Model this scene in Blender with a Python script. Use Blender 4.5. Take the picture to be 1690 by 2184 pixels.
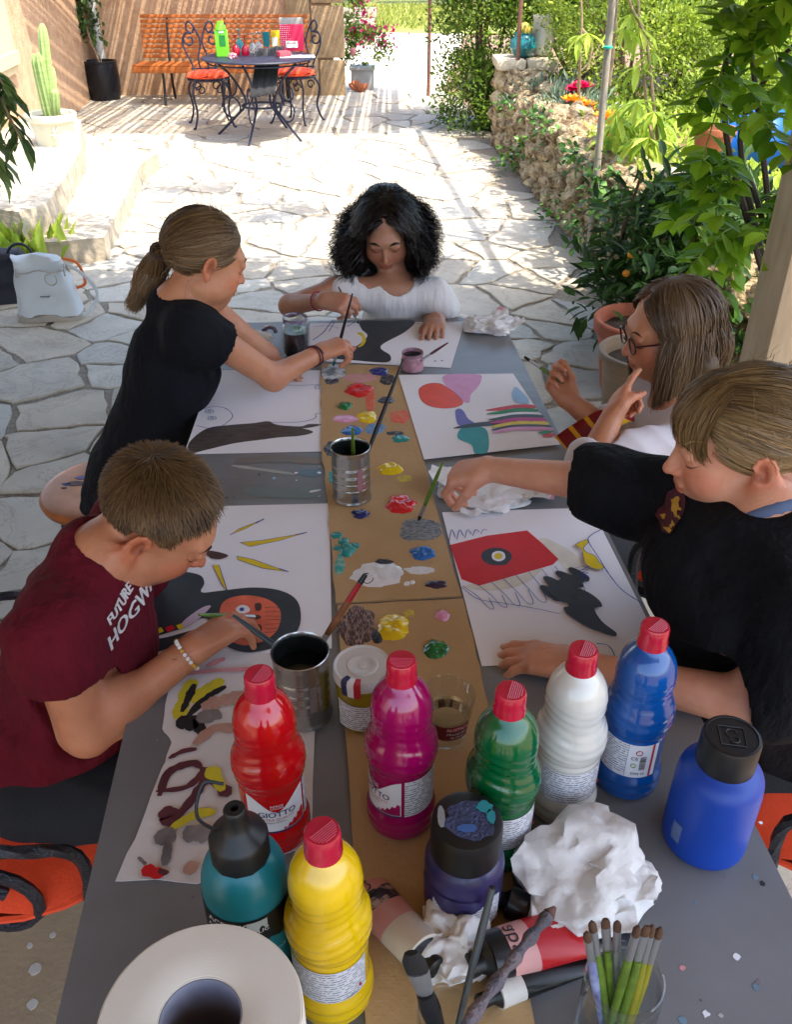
import bpy, bmesh, math, random
import numpy as np
from mathutils import Vector, Matrix, noise as mnoise
from mathutils.geometry import tessellate_polygon

for o in list(bpy.data.objects): bpy.data.objects.remove(o)
S = bpy.context.scene
COL = S.collection
random.seed(7); RNG = np.random.default_rng(11)
R = math.radians

# ---------------------------------------------------------------- camera
CAM_H, PITCH, FPX, W0, H0 = 1.69, R(33.0), 1880.0, 1690.0, 2184.0
cam = bpy.data.cameras.new('camera'); camo = bpy.data.objects.new('camera', cam); COL.objects.link(camo)
camo.location = (0, 0, CAM_H); camo.rotation_euler = (R(90) - PITCH, 0, 0)
cam.sensor_fit = 'VERTICAL'; cam.sensor_height = 24.0; cam.lens = 24.0 * FPX / H0
cam.clip_start = 0.02; cam.clip_end = 300
S.camera = camo
# ---------------------------------------------------------------- sky, sun, exposure
SUN = Vector((0.36, -0.24, 0.90)).normalized()
w = bpy.data.worlds.new('World'); S.world = w; w.use_nodes = True
nt = w.node_tree; nt.nodes.clear()
sky = nt.nodes.new('ShaderNodeTexSky'); sky.sky_type = 'NISHITA'; sky.sun_disc = False
sky.sun_elevation = math.asin(SUN.z); sky.sun_rotation = math.atan2(SUN.x, SUN.y)
sky.air_density = 1.0; sky.dust_density = 2.6; sky.ozone_density = 1.0
bg = nt.nodes.new('ShaderNodeBackground'); bg.inputs[1].default_value = 0.15
wo = nt.nodes.new('ShaderNodeOutputWorld')
nt.links.new(sky.outputs[0], bg.inputs[0]); nt.links.new(bg.outputs[0], wo.inputs[0])
sl = bpy.data.lights.new('sun', 'SUN'); sl.energy = 2.0; sl.angle = R(0.55); sl.color = (1.0, 0.90, 0.76)
so = bpy.data.objects.new('sun', sl); COL.objects.link(so)
so.rotation_euler = (-SUN).to_track_quat('-Z', 'Y').to_euler(); so.location = (3, -2, 9)
S.view_settings.view_transform = 'Standard'; S.view_settings.look = 'None'
S.view_settings.gamma = 1.0; S.view_settings.use_curve_mapping = False
S.view_settings.exposure = 2.3
S.cycles.use_denoising = True
S.cycles.max_bounces = 10; S.cycles.diffuse_bounces = 5; S.cycles.transparent_max_bounces = 12

# ---------------------------------------------------------------- measuring helpers (photo measured at 1690 x 2184)
CF = Vector((0, math.cos(PITCH), -math.sin(PITCH))); CU = Vector((0, math.sin(PITCH), math.cos(PITCH)))
def ray(u, v): return CF + Vector(((u - 845) / FPX, 0, 0)) + CU * ((1092 - v) / FPX)
def PZ(u, v, z=0.0):
    d = ray(u, v); t = (z - CAM_H) / d.z
    return Vector((d.x * t, d.y * t, z))
def PY(u, v, y):
    d = ray(u, v); t = y / d.y
    return Vector((d.x * t, y, CAM_H + d.z * t))
def PD(u, v, depth):
    return Vector((0, 0, CAM_H)) + ray(u, v) * depth
def rnd(a, b): return random.uniform(a, b)

# ---------------------------------------------------------------- materials
MATS = {}
def srgb(h):
    h = h.lstrip('#'); c = [int(h[i:i+2], 16) / 255 for i in (0, 2, 4)]
    return tuple(x / 12.92 if x <= .04045 else ((x + .055) / 1.055) ** 2.4 for x in c)
def M(name, col, rough=.6, var=.15, scale=12., bump=0., bscale=None, metal=0., spec=.5, col2=None, trans=0., ior=1.45,
      sss=0., detail=6., translucent=0., attr=None, coat=0., wave=None, bdist=.01, stretch=None, thr=(.3, .7), sheen=0., alpha=None):
    """procedural principled material: two-tone noise colour, fine bump"""
    if name in MATS: return MATS[name]
    if isinstance(col, str): col = srgb(col)
    if isinstance(col2, str): col2 = srgb(col2)
    m = bpy.data.materials.new(name); m.use_nodes = True; n = m.node_tree; N = n.nodes; L = n.links
    b = N['Principled BSDF']; b.inputs['Roughness'].default_value = rough; b.inputs['Metallic'].default_value = metal
    b.inputs['Specular IOR Level'].default_value = spec; b.inputs['IOR'].default_value = ior
    b.inputs['Transmission Weight'].default_value = trans; b.inputs['Coat Weight'].default_value = coat
    b.inputs['Coat Roughness'].default_value = .08
    if sheen: b.inputs['Sheen Weight'].default_value = sheen; b.inputs['Sheen Roughness'].default_value = .4
    if sss:
        b.inputs['Subsurface Weight'].default_value = sss; b.inputs['Subsurface Radius'].default_value = (.012, .005, .003)
        b.inputs['Subsurface Scale'].default_value = 1.0
    tc = N.new('ShaderNodeTexCoord'); src = tc.outputs['Object']
    if stretch:
        mp = N.new('ShaderNodeMapping'); mp.inputs['Scale'].default_value = stretch; L.new(src, mp.inputs[0]); src = mp.outputs[0]
    c1 = tuple(x * (1 - var) for x in col) if col2 is None else col
    c2 = tuple(min(1, x * (1 + var)) for x in col) if col2 is None else col2
    if attr:
        at = N.new('ShaderNodeAttribute'); at.attribute_name = attr; fac = at.outputs['Fac']
        rp = N.new('ShaderNodeValToRGB'); rp.color_ramp.elements[0].color = (*c1, 1); rp.color_ramp.elements[1].color = (*c2, 1)
        L.new(fac, rp.inputs[0]); colout = rp.outputs[0]
    else:
        nz = N.new('ShaderNodeTexNoise'); nz.inputs['Scale'].default_value = scale; nz.inputs['Detail'].default_value = detail
        nz.inputs['Roughness'].default_value = .6; L.new(src, nz.inputs['Vector'])
        rp = N.new('ShaderNodeValToRGB'); rp.color_ramp.elements[0].position = thr[0]; rp.color_ramp.elements[1].position = thr[1]
        rp.color_ramp.elements[0].color = (*c1, 1); rp.color_ramp.elements[1].color = (*c2, 1)
        L.new(nz.outputs['Fac'], rp.inputs[0]); colout = rp.outputs[0]
    L.new(colout, b.inputs['Base Color'])
    if bump:
        nb = N.new('ShaderNodeTexNoise'); nb.inputs['Scale'].default_value = bscale or scale * 4; nb.inputs['Detail'].default_value = 5
        L.new(src, nb.inputs['Vector'])
        bp = N.new('ShaderNodeBump'); bp.inputs['Strength'].default_value = bump; bp.inputs['Distance'].default_value = bdist
        L.new(nb.outputs['Fac'], bp.inputs['Height']); L.new(bp.outputs[0], b.inputs['Normal'])
    if translucent:
        tr = N.new('ShaderNodeBsdfTranslucent'); L.new(colout, tr.inputs[0])
        mx = N.new('ShaderNodeMixShader'); mx.inputs[0].default_value = translucent
        L.new(b.outputs[0], mx.inputs[1]); L.new(tr.outputs[0], mx.inputs[2]); L.new(mx.outputs[0], N['Material Output'].inputs[0])
    MATS[name] = m
    return m
def nodes_of(m): return m.node_tree.nodes, m.node_tree.links, m.node_tree.nodes['Principled BSDF']

# ---------------------------------------------------------------- objects
def wloc(o):
    v = Vector((0, 0, 0))
    while o is not None: v = v + o.location; o = o.parent
    return v
def tag(o, label=None, cat=None, group=None, kind=None):
    if label: o['label'] = label
    if cat: o['category'] = cat
    if group: o['group'] = group
    if kind: o['kind'] = kind
    return o
def thing(name, label, cat, loc=(0, 0, 0), group=None):
    o = bpy.data.objects.new(name, None); COL.objects.link(o); o.location = loc; o.empty_display_size = .05
    return tag(o, label, cat, group)
def link_mesh(name, me, parent=None, loc=None):
    o = bpy.data.objects.new(name, me); COL.objects.link(o)
    if parent is not None: o.parent = parent
    if loc is not None: o.location = loc
    return o
def np_mesh(name, V, F, mat, parent=None, smooth=True, attrs=None, mats=None, midx=None):
    """V (n,3) world coordinates, F (m,k) same-size faces"""
    V = np.asarray(V, np.float32); F = np.asarray(F, np.int32)
    if parent is not None: V = V - np.array(wloc(parent), np.float32)
    me = bpy.data.meshes.new(name); k = F.shape[1]
    me.vertices.add(len(V)); me.vertices.foreach_set('co', V.ravel())
    me.loops.add(F.size); me.loops.foreach_set('vertex_index', F.ravel())
    me.polygons.add(len(F)); me.polygons.foreach_set('loop_start', np.arange(0, F.size, k, dtype=np.int32))
    me.polygons.foreach_set('use_smooth', np.full(len(F), smooth, bool))
    for m in (mats or [mat]): me.materials.append(m)
    if midx is not None: me.polygons.foreach_set('material_index', np.asarray(midx, np.int32))
    for nm, (typ, arr) in (attrs or {}).items():
        a = me.attributes.new(nm, typ, 'POINT')
        a.data.foreach_set('value' if typ == 'FLOAT' else 'color', np.asarray(arr, np.float32).ravel())
    me.update(calc_edges=True); me.validate()
    return link_mesh(name, me, parent)

class MB:
    """collects shapes in world coordinates; build() links them as one mesh object"""
    def __init__(self): self.v = []; self.f = []; self.m = []; self.cur = 0
    def add(self, vs, fs):
        o = len(self.v); self.v += [tuple(x) for x in vs]; self.f += [tuple(i + o for i in f) for f in fs]; self.m += [self.cur] * len(fs)
        return self
    def box(self, c, s, rot=None, bev=0.):
        c = Vector(c); hx, hy, hz = s[0] / 2, s[1] / 2, s[2] / 2
        rm = rot if rot is not None else Matrix.Identity(3)
        if isinstance(rm, (int, float)): rm = Matrix.Rotation(rm, 3, 'Z')
        if not bev:
            vs = [c + rm @ Vector((x, y, z)) for x in (-hx, hx) for y in (-hy, hy) for z in (-hz, hz)]
            return self.add(vs, [(0, 1, 3, 2), (4, 6, 7, 5), (0, 4, 5, 1), (2, 3, 7, 6), (0, 2, 6, 4), (1, 5, 7, 3)])
        bm = bmesh.new(); bmesh.ops.create_cube(bm, size=1)
        for v in bm.verts: v.co = Vector((v.co.x * s[0], v.co.y * s[1], v.co.z * s[2]))
        bmesh.ops.bevel(bm, geom=bm.edges[:], offset=bev, segments=2, profile=.6, affect='EDGES')
        bm.verts.index_update()
        self.add([c + rm @ v.co for v in bm.verts], [[v.index for v in f.verts] for f in bm.faces]); bm.free(); return self
    def tube(self, pts, rad, n=8, caps=True, flat=1.0, twist=0.):
        pts = [Vector(p) for p in pts]; m = len(pts)
        rad = [rad] * m if isinstance(rad, (int, float)) else list(rad)
        T = [(pts[min(i + 1, m - 1)] - pts[max(i - 1, 0)]).normalized() for i in range(m)]
        a = Vector((0, 0, 1)) if abs(T[0].z) < .9 else Vector((1, 0, 0))
        N = (a - T[0] * a.dot(T[0])).normalized(); vs = []
        for i in range(m):
            N = (N - T[i] * N.dot(T[i])); N = N.normalized() if N.length > 1e-6 else T[i].orthogonal().normalized()
            B = T[i].cross(N)
            for k in range(n):
                t = 2 * math.pi * k / n + twist * i
                vs.append(pts[i] + N * (math.cos(t) * rad[i]) + B * (math.sin(t) * rad[i] * flat))
        fs = [(i * n + k, i * n + (k + 1) % n, (i + 1) * n + (k + 1) % n, (i + 1) * n + k) for i in range(m - 1) for k in range(n)]
        if caps: fs += [tuple(range(n - 1, -1, -1)), tuple(range((m - 1) * n, m * n))]
        return self.add(vs, fs)
    def lathe(self, prof, c=(0, 0, 0), n=32, caps=(True, True), rot=None, fn=None):
        c = Vector(c); rm = rot if rot is not None else Matrix.Identity(3); vs = []
        for (r, z) in prof:
            for k in range(n):
                t = 2 * math.pi * k / n; p = Vector((r * math.cos(t), r * math.sin(t), z))
                if fn: p = fn(p, t)
                vs.append(c + rm @ p)
        m = len(prof)
        fs = [(i * n + k, i * n + (k + 1) % n, (i + 1) * n + (k + 1) % n, (i + 1) * n + k) for i in range(m - 1) for k in range(n)]
        if caps[0]: fs.append(tuple(range(n - 1, -1, -1)))
        if caps[1]: fs.append(tuple(range((m - 1) * n, m * n)))
        return self.add(vs, fs)
    def ball(self, c, r, n=12, m=8, rot=None, jit=0.):
        c = Vector(c); r = (r, r, r) if isinstance(r, (int, float)) else r; rm = rot if rot is not None else Matrix.Identity(3)
        vs = [c + rm @ Vector((0, 0, -r[2]))]
        for i in range(1, m):
            ph = -math.pi / 2 + math.pi * i / m
            for k in range(n):
                t = 2 * math.pi * k / n; j = 1 + rnd(-jit, jit)
                vs.append(c + rm @ Vector((r[0] * math.cos(ph) * math.cos(t) * j, r[1] * math.cos(ph) * math.sin(t) * j, r[2] * math.sin(ph) * j)))
        vs.append(c + rm @ Vector((0, 0, r[2]))); e = len(vs) - 1
        fs = [(0, 1 + (k + 1) % n, 1 + k) for k in range(n)]
        fs += [(1 + i * n + k, 1 + i * n + (k + 1) % n, 1 + (i + 1) * n + (k + 1) % n, 1 + (i + 1) * n + k) for i in range(m - 2) for k in range(n)]
        fs += [(e, 1 + (m - 2) * n + k, 1 + (m - 2) * n + (k + 1) % n) for k in range(n)]
        return self.add(vs, fs)
    def prism(self, poly, z0, z1, cap=True):
        """extrude a 2-D polygon (list of xy) from z0 to z1"""
        n = len(poly); p3 = [Vector((p[0], p[1], 0)) for p in poly]
        tri = tessellate_polygon([p3])
        vs = [(p[0], p[1], z1) for p in poly] + [(p[0], p[1], z0) for p in poly]
        area = sum(poly[i][0] * poly[(i + 1) % n][1] - poly[(i + 1) % n][0] * poly[i][1] for i in range(n))
        fs = []
        for t in tri:
            a, b, c = [Vector((poly[i][0], poly[i][1], 0)) for i in t]
            t2 = t if (b - a).cross(c - a).z > 0 else t[::-1]
            fs.append(tuple(t2)); fs.append(tuple(i + n for i in t2[::-1]))
        for i in range(n):
            j = (i + 1) % n
            fs.append((i, i + n, j + n, j) if area > 0 else (i, j, j + n, i + n))
        return self.add(vs, fs)
    def build(self, name, mat, parent=None, smooth=True, angle=40):
        off = wloc(parent) if parent is not None else Vector((0, 0, 0))
        me = bpy.data.meshes.new(name)
        me.from_pydata([(x - off.x, y - off.y, z - off.z) for x, y, z in self.v], [], self.f)
        mats = mat if isinstance(mat, (list, tuple)) else [mat]
        for mm in mats: me.materials.append(mm)
        if len(mats) > 1: me.polygons.foreach_set('material_index', self.m)
        me.update()
        if smooth:
            me.polygons.foreach_set('use_smooth', [True] * len(me.polygons))
            me.set_sharp_from_angle(angle=R(angle))
        return link_mesh(name, me, parent)
def child_copy(root, loc=None, rotz=None, **kw):
    def rec(o, p):
        c = o.copy(); COL.objects.link(c); c.parent = p
        for ch in list(o.children): rec(ch, c)
        return c
    r = rec(root, None)
    if loc is not None: r.location = loc
    if rotz is not None: r.rotation_euler.z = rotz
    return tag(r, **kw)
def crom(P, n=8, closed=False):
    """Catmull-Rom through points"""
    P = [Vector(p) for p in P]; m = len(P); out = []
    seg = m if closed else m - 1
    for i in range(seg):
        p0 = P[(i - 1) % m] if closed or i > 0 else P[0] * 2 - P[1]
        p1 = P[i]; p2 = P[(i + 1) % m]
        p3 = P[(i + 2) % m] if closed or i + 2 < m else P[-1] * 2 - P[-2]
        for k in range(n):
            t = k / n
            out.append(.5 * ((2 * p1) + (p2 - p0) * t + (2 * p0 - 5 * p1 + 4 * p2 - p3) * t * t + (3 * p1 - p0 - 3 * p2 + p3) * t ** 3))
    if not closed: out.append(P[-1])
    return out
def text_data(txt, size=.02, align='CENTER'):
    cu = bpy.data.curves.new('t', 'FONT'); cu.body = txt; cu.size = size; cu.align_x = align; cu.resolution_u = 3
    o = bpy.data.objects.new('t', cu); COL.objects.link(o)
    dg = bpy.context.evaluated_depsgraph_get(); me = bpy.data.meshes.new_from_object(o.evaluated_get(dg))
    vs = [v.co.copy() for v in me.vertices]; fs = [tuple(p.vertices) for p in me.polygons]
    bpy.data.objects.remove(o); bpy.data.meshes.remove(me)
    return vs, fs
# ================================================================ materials of the place
m_earth = M('earth', '#8d7358', .95, scale=6, col2='#6b5644', bump=.6, bscale=60)
m_mortar = M('mortar', '#6f675a', .95, scale=45, col2='#9a9080', bump=1., bscale=140)
m_concrete = M('concrete', '#8f7a5e', .85, scale=5, col2='#a58f70', bump=.25, bscale=80)
m_plaster = M('plaster', '#c9a98a', .95, scale=9, col2='#b08c6c', bump=.7, bscale=55)
m_plaster2 = M('plaster_pale', '#d9cdbd', .95, scale=9, col2='#c5b49c', bump=.6, bscale=55)
m_gravel = M('gravel', '#cfc6b8', .95, scale=30, col2='#b5a998', bump=.7, bscale=120)
m_lawn = M('lawn_ground', '#6d7a35', .95, scale=3, col2='#8f9048', bump=.5, bscale=120)
m_stone_lt = M('limestone', '#b9ae9c', .9, scale=7, col2='#9a8d79', bump=.6, bscale=40)
def flag_mat(i, a, b):
    m = M('flagstone_%d' % i, a, .72, scale=4.5, col2=b, bump=.28, bscale=38, detail=9)
    N, L, bs = nodes_of(m)
    # per-stone offset of the veining
    tc = N.new('ShaderNodeObjectInfo'); mp = N.new('ShaderNodeMapping'); sc = N.new('ShaderNodeVectorMath'); sc.operation = 'SCALE'
    cb = N.new('ShaderNodeCombineXYZ'); L.new(tc.outputs['Random'], cb.inputs[0]); L.new(tc.outputs['Random'], cb.inputs[2])
    sc.inputs[3].default_value = 40; L.new(cb.outputs[0], sc.inputs[0])
    co = [n for n in N if n.type == 'TEX_COORD'][0]; L.new(co.outputs['Object'], mp.inputs[0]); L.new(sc.outputs[0], mp.inputs[1])
    for nz in [n for n in N if n.type == 'TEX_NOISE']: L.new(mp.outputs[0], nz.inputs['Vector'])
    # dark veins / pits
    col = [n for n in N if n.type == 'VALTORGB'][0]
    vz = N.new('ShaderNodeTexNoise'); vz.inputs['Scale'].default_value = 3.2; vz.inputs['Detail'].default_value = 12; vz.inputs['Roughness'].default_value = .72; vz.inputs['Distortion'].default_value = 1.2
    L.new(mp.outputs[0], vz.inputs['Vector'])
    r2 = N.new('ShaderNodeValToRGB'); r2.color_ramp.elements[0].position = .485; r2.color_ramp.elements[1].position = .515
    r2.color_ramp.elements[0].color = (1, 1, 1, 1); r2.color_ramp.elements[1].color = (1, 1, 1, 1)
    e = r2.color_ramp.elements.new(.50); e.color = (.62, .6, .56, 1)
    L.new(vz.outputs['Fac'], r2.inputs[0])
    mx = N.new('ShaderNodeMix'); mx.data_type = 'RGBA'; mx.blend_type = 'MULTIPLY'; mx.inputs[0].default_value = .8
    L.new(col.outputs[0], mx.inputs[6]); L.new(r2.outputs[0], mx.inputs[7])
    rd = N.new('ShaderNodeMapRange'); rd.inputs[3].default_value = .9; rd.inputs[4].default_value = 1.06; L.new(tc.outputs['Random'], rd.inputs[0])
    m2 = N.new('ShaderNodeMix'); m2.data_type = 'RGBA'; m2.blend_type = 'MULTIPLY'; m2.inputs[0].default_value = 1
    L.new(mx.outputs[2], m2.inputs[6]); L.new(rd.outputs[0], m2.inputs[7]); L.new(m2.outputs[2], bs.inputs['Base Color'])
    return m
FLAG = [flag_mat(0, '#a19c90', '#bab4a6'), flag_mat(1, '#9b9486', '#b4ab9a'), flag_mat(2, '#9a978e', '#b3afa3'), flag_mat(3, '#a59b89', '#beb3a0')]

# ================================================================ ground
g = MB(); g.add([(-60, -20, -.02), (60, -20, -.02), (60, 90, -.02), (-60, 90, -.02)], [(0, 1, 2, 3)])
tag(g.build('ground', m_earth, smooth=False), kind='structure')
g = MB(); g.add([(-4.2, -2, 0), (1.5, -2, 0), (1.35, 5, 0), (.8, 12.6, 0), (-4.2, 12.6, 0)], [(0, 1, 2, 3, 4)])
paving = tag(g.build('paving', m_mortar, smooth=False), kind='structure')
g = MB(); g.prism([(-2.6, -1.6), (-.12, -1.6), (-.2, 1.22), (-2.6, 1.34)], -.01, .012)
cf = tag(g.build('concrete_floor', m_concrete, smooth=False), kind='structure')
for (u, v, r) in ((172, 2082, .028), (230, 2085, .012), (247, 1908, .012), (74, 2067, .012), (68, 2142, .01), (63, 2017, .006), (112, 1995, .006), (190, 1740, .01), (60, 1950, .005)):
    p = PZ(u, v, .0125); k = MB(); k.prism([(p.x + r * (1 + .35 * mnoise.noise(Vector((i, u, 0)) * .7)) * math.cos(i * .4488), p.y + r * (1 + .35 * mnoise.noise(Vector((i, v, 3)) * .7)) * math.sin(i * .4488)) for i in range(14)], .0115, .0135); k.build('paint_splash', M('splash_white', '#b9b3a8', .7, var=.1, scale=60), cf, smooth=False)
g = MB(); g.prism([(-.65, 12.62), (.6, 12.62), (1.5, 21.5), (9, 26), (-9, 25), (-1.6, 21.5)], -.01, .006)
tag(g.build('gravel_path', m_gravel, smooth=False), kind='structure')
g = MB(); g.prism([(-20, 21.2), (-1.2, 21.8), (1.5, 21.3), (25, 23.5), (25, 60), (-20, 60)], -.01, .02)
lawn = tag(g.build('lawn', m_lawn, smooth=False), kind='structure')

def clip(poly, p, n):
    out = []
    for i in range(len(poly)):
        a, b = poly[i], poly[(i + 1) % len(poly)]
        da = (a[0] - p[0]) * n[0] + (a[1] - p[1]) * n[1]; db = (b[0] - p[0]) * n[0] + (b[1] - p[1]) * n[1]
        if da <= 0: out.append(a)
        if da * db < 0:
            t = da / (da - db); out.append((a[0] + (b[0] - a[0]) * t, a[1] + (b[1] - a[1]) * t))
    return out
def flagstones():
    st = random.Random(5); seeds = []
    y = .2
    row = 0
    while y < 12.6:
        x = -4.1 + (row % 2) * .17
        while x < 1.6:
            seeds.append((x + st.uniform(-.15, .15), y + st.uniform(-.19, .19))); x += st.choice([.2, .3, .42, .55, .62])
        y += .32; row += 1
    far = []; done = []
    for s in seeds:
        if s[1] < 1.36 and s[0] < -.1: continue
        if s[0] > 1.42 - .06 * s[1]: continue
        nb = sorted(seeds, key=lambda q: (q[0] - s[0]) ** 2 + (q[1] - s[1]) ** 2)[1:14]
        poly = [(s[0] - .6, s[1] - .6), (s[0] + .6, s[1] - .6), (s[0] + .6, s[1] + .6), (s[0] - .6, s[1] + .6)]
        for q in nb:
            dx, dy = q[0] - s[0], q[1] - s[1]; d = math.hypot(dx, dy); n = (dx / d, dy / d)
            gap = .005 + .014 * abs(math.sin(s[0] * 9 + q[0] * 9 + (s[1] + q[1]) * 5)) ** 1.5
            poly = clip(poly, ((s[0] + q[0]) / 2 - n[0] * gap, (s[1] + q[1]) / 2 - n[1] * gap), n)
            if len(poly) < 3: break
        if len(poly) < 3: continue
        # ragged outline
        out = []
        for i in range(len(poly)):
            a, b = poly[i], poly[(i + 1) % len(poly)]; d = math.hypot(b[0] - a[0], b[1] - a[1]); k = max(1, int(d / .06))
            for j in range(k):
                t = j / k; jit = .012 if j else .014
                out.append((a[0] + (b[0] - a[0]) * t + st.uniform(-jit, jit), a[1] + (b[1] - a[1]) * t + st.uniform(-jit, jit)))
        c = (sum(p[0] for p in out) / len(out), sum(p[1] for p in out) / len(out))
        h = st.uniform(.007, .013); tx, ty = st.uniform(-.006, .006), st.uniform(-.006, .006)
        top = [(c[0] + (p[0] - c[0]) * .965, c[1] + (p[1] - c[1]) * .965) for p in out]; n = len(out)
        Z = lambda p: h + (p[0] - c[0]) * tx + (p[1] - c[1]) * ty
        vs = [(p[0], p[1], Z(p)) for p in top] + [(p[0], p[1], Z(p) - .004) for p in out] + [(p[0], p[1], -.004) for p in out] + [(c[0], c[1], h)]
        fs = [(i, (i + 1) % n, 3 * n) for i in range(n)]
        for r in (0, 1): fs += [(r * n + i, (r + 1) * n + i, (r + 1) * n + (i + 1) % n, r * n + (i + 1) % n) for i in range(n)]
        d = Vector((c[0], c[1], -CAM_H)); dep = d.dot(CF); vis = dep > .3 and abs(d.x / dep * FPX) < 980 and abs(d.dot(CU) / dep * FPX) < 1250
        done.append((dep if vis else 99 + dep, c, vs, fs, st.randrange(4)))
    done.sort(key=lambda t: t[0])
    for dep, c, vs, fs, mi in done[:298]:
        me = bpy.data.meshes.new('flagstone'); me.from_pydata([(x - c[0], y - c[1], z) for x, y, z in vs], [], fs)
        me.materials.append(FLAG[mi]); o = link_mesh('flagstone', me, paving, (c[0], c[1], 0))
    b = MB()
    for dep, c, vs, fs, mi in done[298:]: b.cur = mi; b.add(vs, fs)
    tag(b.build('distant_flagstones', FLAG, paving, smooth=False), kind='stuff')
flagstones()

# ================================================================ rough-hewn helpers
def rough(bm_obj, amp, sc, seed=0, zkeep=None):
    me = bm_obj.data
    for v in me.vertices:
        p = v.co + bm_obj.location
        n = mnoise.noise_vector(p * sc + Vector((seed, seed * 2, 0)))
        a = amp if zkeep is None or v.co.z < zkeep else amp * .15
        v.co += n * a
    me.update()
def grid_prism(poly, z0, z1, step=.09):
    """prism with finely divided sides, for rough displaced faces"""
    pts = []
    for i in range(len(poly)):
        a, b = Vector(poly[i]), Vector(poly[(i + 1) % len(poly)]); k = max(1, int((b - a).length / step))
        pts += [a.lerp(b, j / k) for j in range(k)]
    n = len(pts); m = max(2, int((z1 - z0) / step * 1.6)); b = MB(); c = sum(pts, Vector((0, 0))) / n
    vs = []
    for r in range(m + 1):
        z = z0 + (z1 - z0) * r / m
        vs += [(p.x, p.y, z) for p in pts]
    ins = [p + (c - p).normalized() * .03 for p in pts]
    vs += [(p.x, p.y, z1 + .004) for p in ins]
    fs = [(r * n + i, r * n + (i + 1) % n, (r + 1) * n + (i + 1) % n, (r + 1) * n + i) for r in range(m + 1) for i in range(n)]
    o = (m + 1) * n
    p3 = [Vector((p.x, p.y, 0)) for p in ins]
    for t in tessellate_polygon([p3]):
        a, bb, cc = [p3[i] for i in t]; t = t if (bb - a).cross(cc - a).z > 0 else t[::-1]; fs.append(tuple(i + o for i in t))
    area = sum(pts[i].x * pts[(i + 1) % n].y - pts[(i + 1) % n].x * pts[i].y for i in range(n))
    b.add(vs, fs)
    return b
def q2(u, v, z): p = PZ(u, v, z); return (p.x, p.y)
# stone steps up to the house door (left)
lo = [q2(300, 350, .15), (-2.05, 8.05), (-3.4, 8.2), (-3.2, 5.3), q2(135, 515, .15), q2(222, 506, .15), q2(262, 430, .15)]
o = grid_prism(lo[::-1] if False else lo, -.02, .15).build('lower_step', m_stone_lt, angle=55); rough(o, .022, 9, 1, .145); tag(o, kind='structure')
hi = [q2(172, 318, .33), (-2.85, 8.6), (-4.1, 8.7), (-3.6, 5.9), q2(40, 452, .33), q2(96, 436, .33), q2(140, 375, .33)]
o = grid_prism(hi, .10, .33).build('upper_step', m_stone_lt, angle=55); rough(o, .024, 9, 4, .325); tag(o, kind='structure')

# ================================================================ house walls at the back
WY = 12.45
wall = thing('house_wall', 'sandy plastered house wall behind the orange bench', 'wall', (-2.3, WY, 0))
b = MB(); b.box((-2.5, WY + .16, 1.3), (3.4, .3, 2.6)); b.build('plaster', m_plaster, wall, smooth=False)
# large flat facing stones on its right end
m_facing = M('facing_stone', '#b59a78', .9, scale=5, col2='#96805f', bump=.5, bscale=30)
fx = [(-1.36, -.98, 0, .62), (-.97, -.64, 0, .42), (-1.36, -1.06, .635, 1.35), (-1.05, -.64, .435, 1.02), (-1.05, -.64, 1.035, 1.62), (-1.36, -1.06, 1.365, 2.0), (-1.05, -.64, 1.635, 2.2)]
for (x0, x1, z0, z1) in fx:
    k = MB(); k.box(((x0 + x1) / 2, WY - .01 - rnd(0, .015), (z0 + z1) / 2), (x1 - x0 - .012, .05, z1 - z0 - .012), bev=.008); k.build('facing_stone', m_facing, wall)
lw = thing('side_wall', 'peach plastered side wall of the house behind the cactus', 'wall', (-3.5, 10, 0))
b = MB(); A = Vector((-3.86, 12.45)); B = Vector((-3.28, 7.6)); n = Vector((-.3, -.03))
vs = [(A.x, A.y, -.05), (B.x, B.y, -.05), (B.x + n.x, B.y + n.y, -.05), (A.x + n.x, A.y + n.y, -.05)]
b.add(vs + [(x, y, 2.6) for x, y, _ in vs], [(0, 1, 5, 4), (1, 2, 6, 5), (2, 3, 7, 6), (3, 0, 4, 7), (4, 5, 6, 7)])
b.build('plaster', m_plaster, lw, smooth=False)
# timber shutter and ledge on that wall, near the left frame edge
m_shutter = M('shutter_wood', '#c5b592', .7, scale=8, stretch=(8, 8, 1), var=.12)
d2 = (B - A).normalized(); nn = Vector((-d2.y, d2.x)); nn = nn if nn.x > 0 else -nn
ang = math.atan2(d2.y, d2.x)
c = A.lerp(B, .86) + nn * .03
sh = thing('window_shutter', 'pale timber shutter panel on the side wall at the left edge', 'shutter', (c.x, c.y, .6))
for i in range(4):
    cc = c + d2 * (-.36 + i * .2); MB().box((cc.x, cc.y, 1.35), (.196, .035, 1.3), rot=ang).build('board', m_shutter, sh, smooth=False)
cc = c + nn * .03 + d2 * -.06; MB().box((cc.x, cc.y, .82), (.84, .03, .1), rot=ang).build('ledge', m_shutter, sh, smooth=False)
# drain pipe in the corner
m_pipe = M('zinc_pipe', '#b9bcb8', .5, var=.12, scale=20)
b = MB(); b.tube([(-3.70, 12.36, .35), (-3.72, 12.36, 1.4), (-3.72, 12.36, 2.5)], .055, 14)
for z in (.7, 1.6): b.lathe([(.06, -.02), (.063, -.012), (.063, .012), (.06, .02)], (-3.715, 12.36, z), 14)
tag(b.build('drain_pipe', m_pipe), 'pale grey drain pipe in the wall corner above the black pot', 'pipe')

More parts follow.
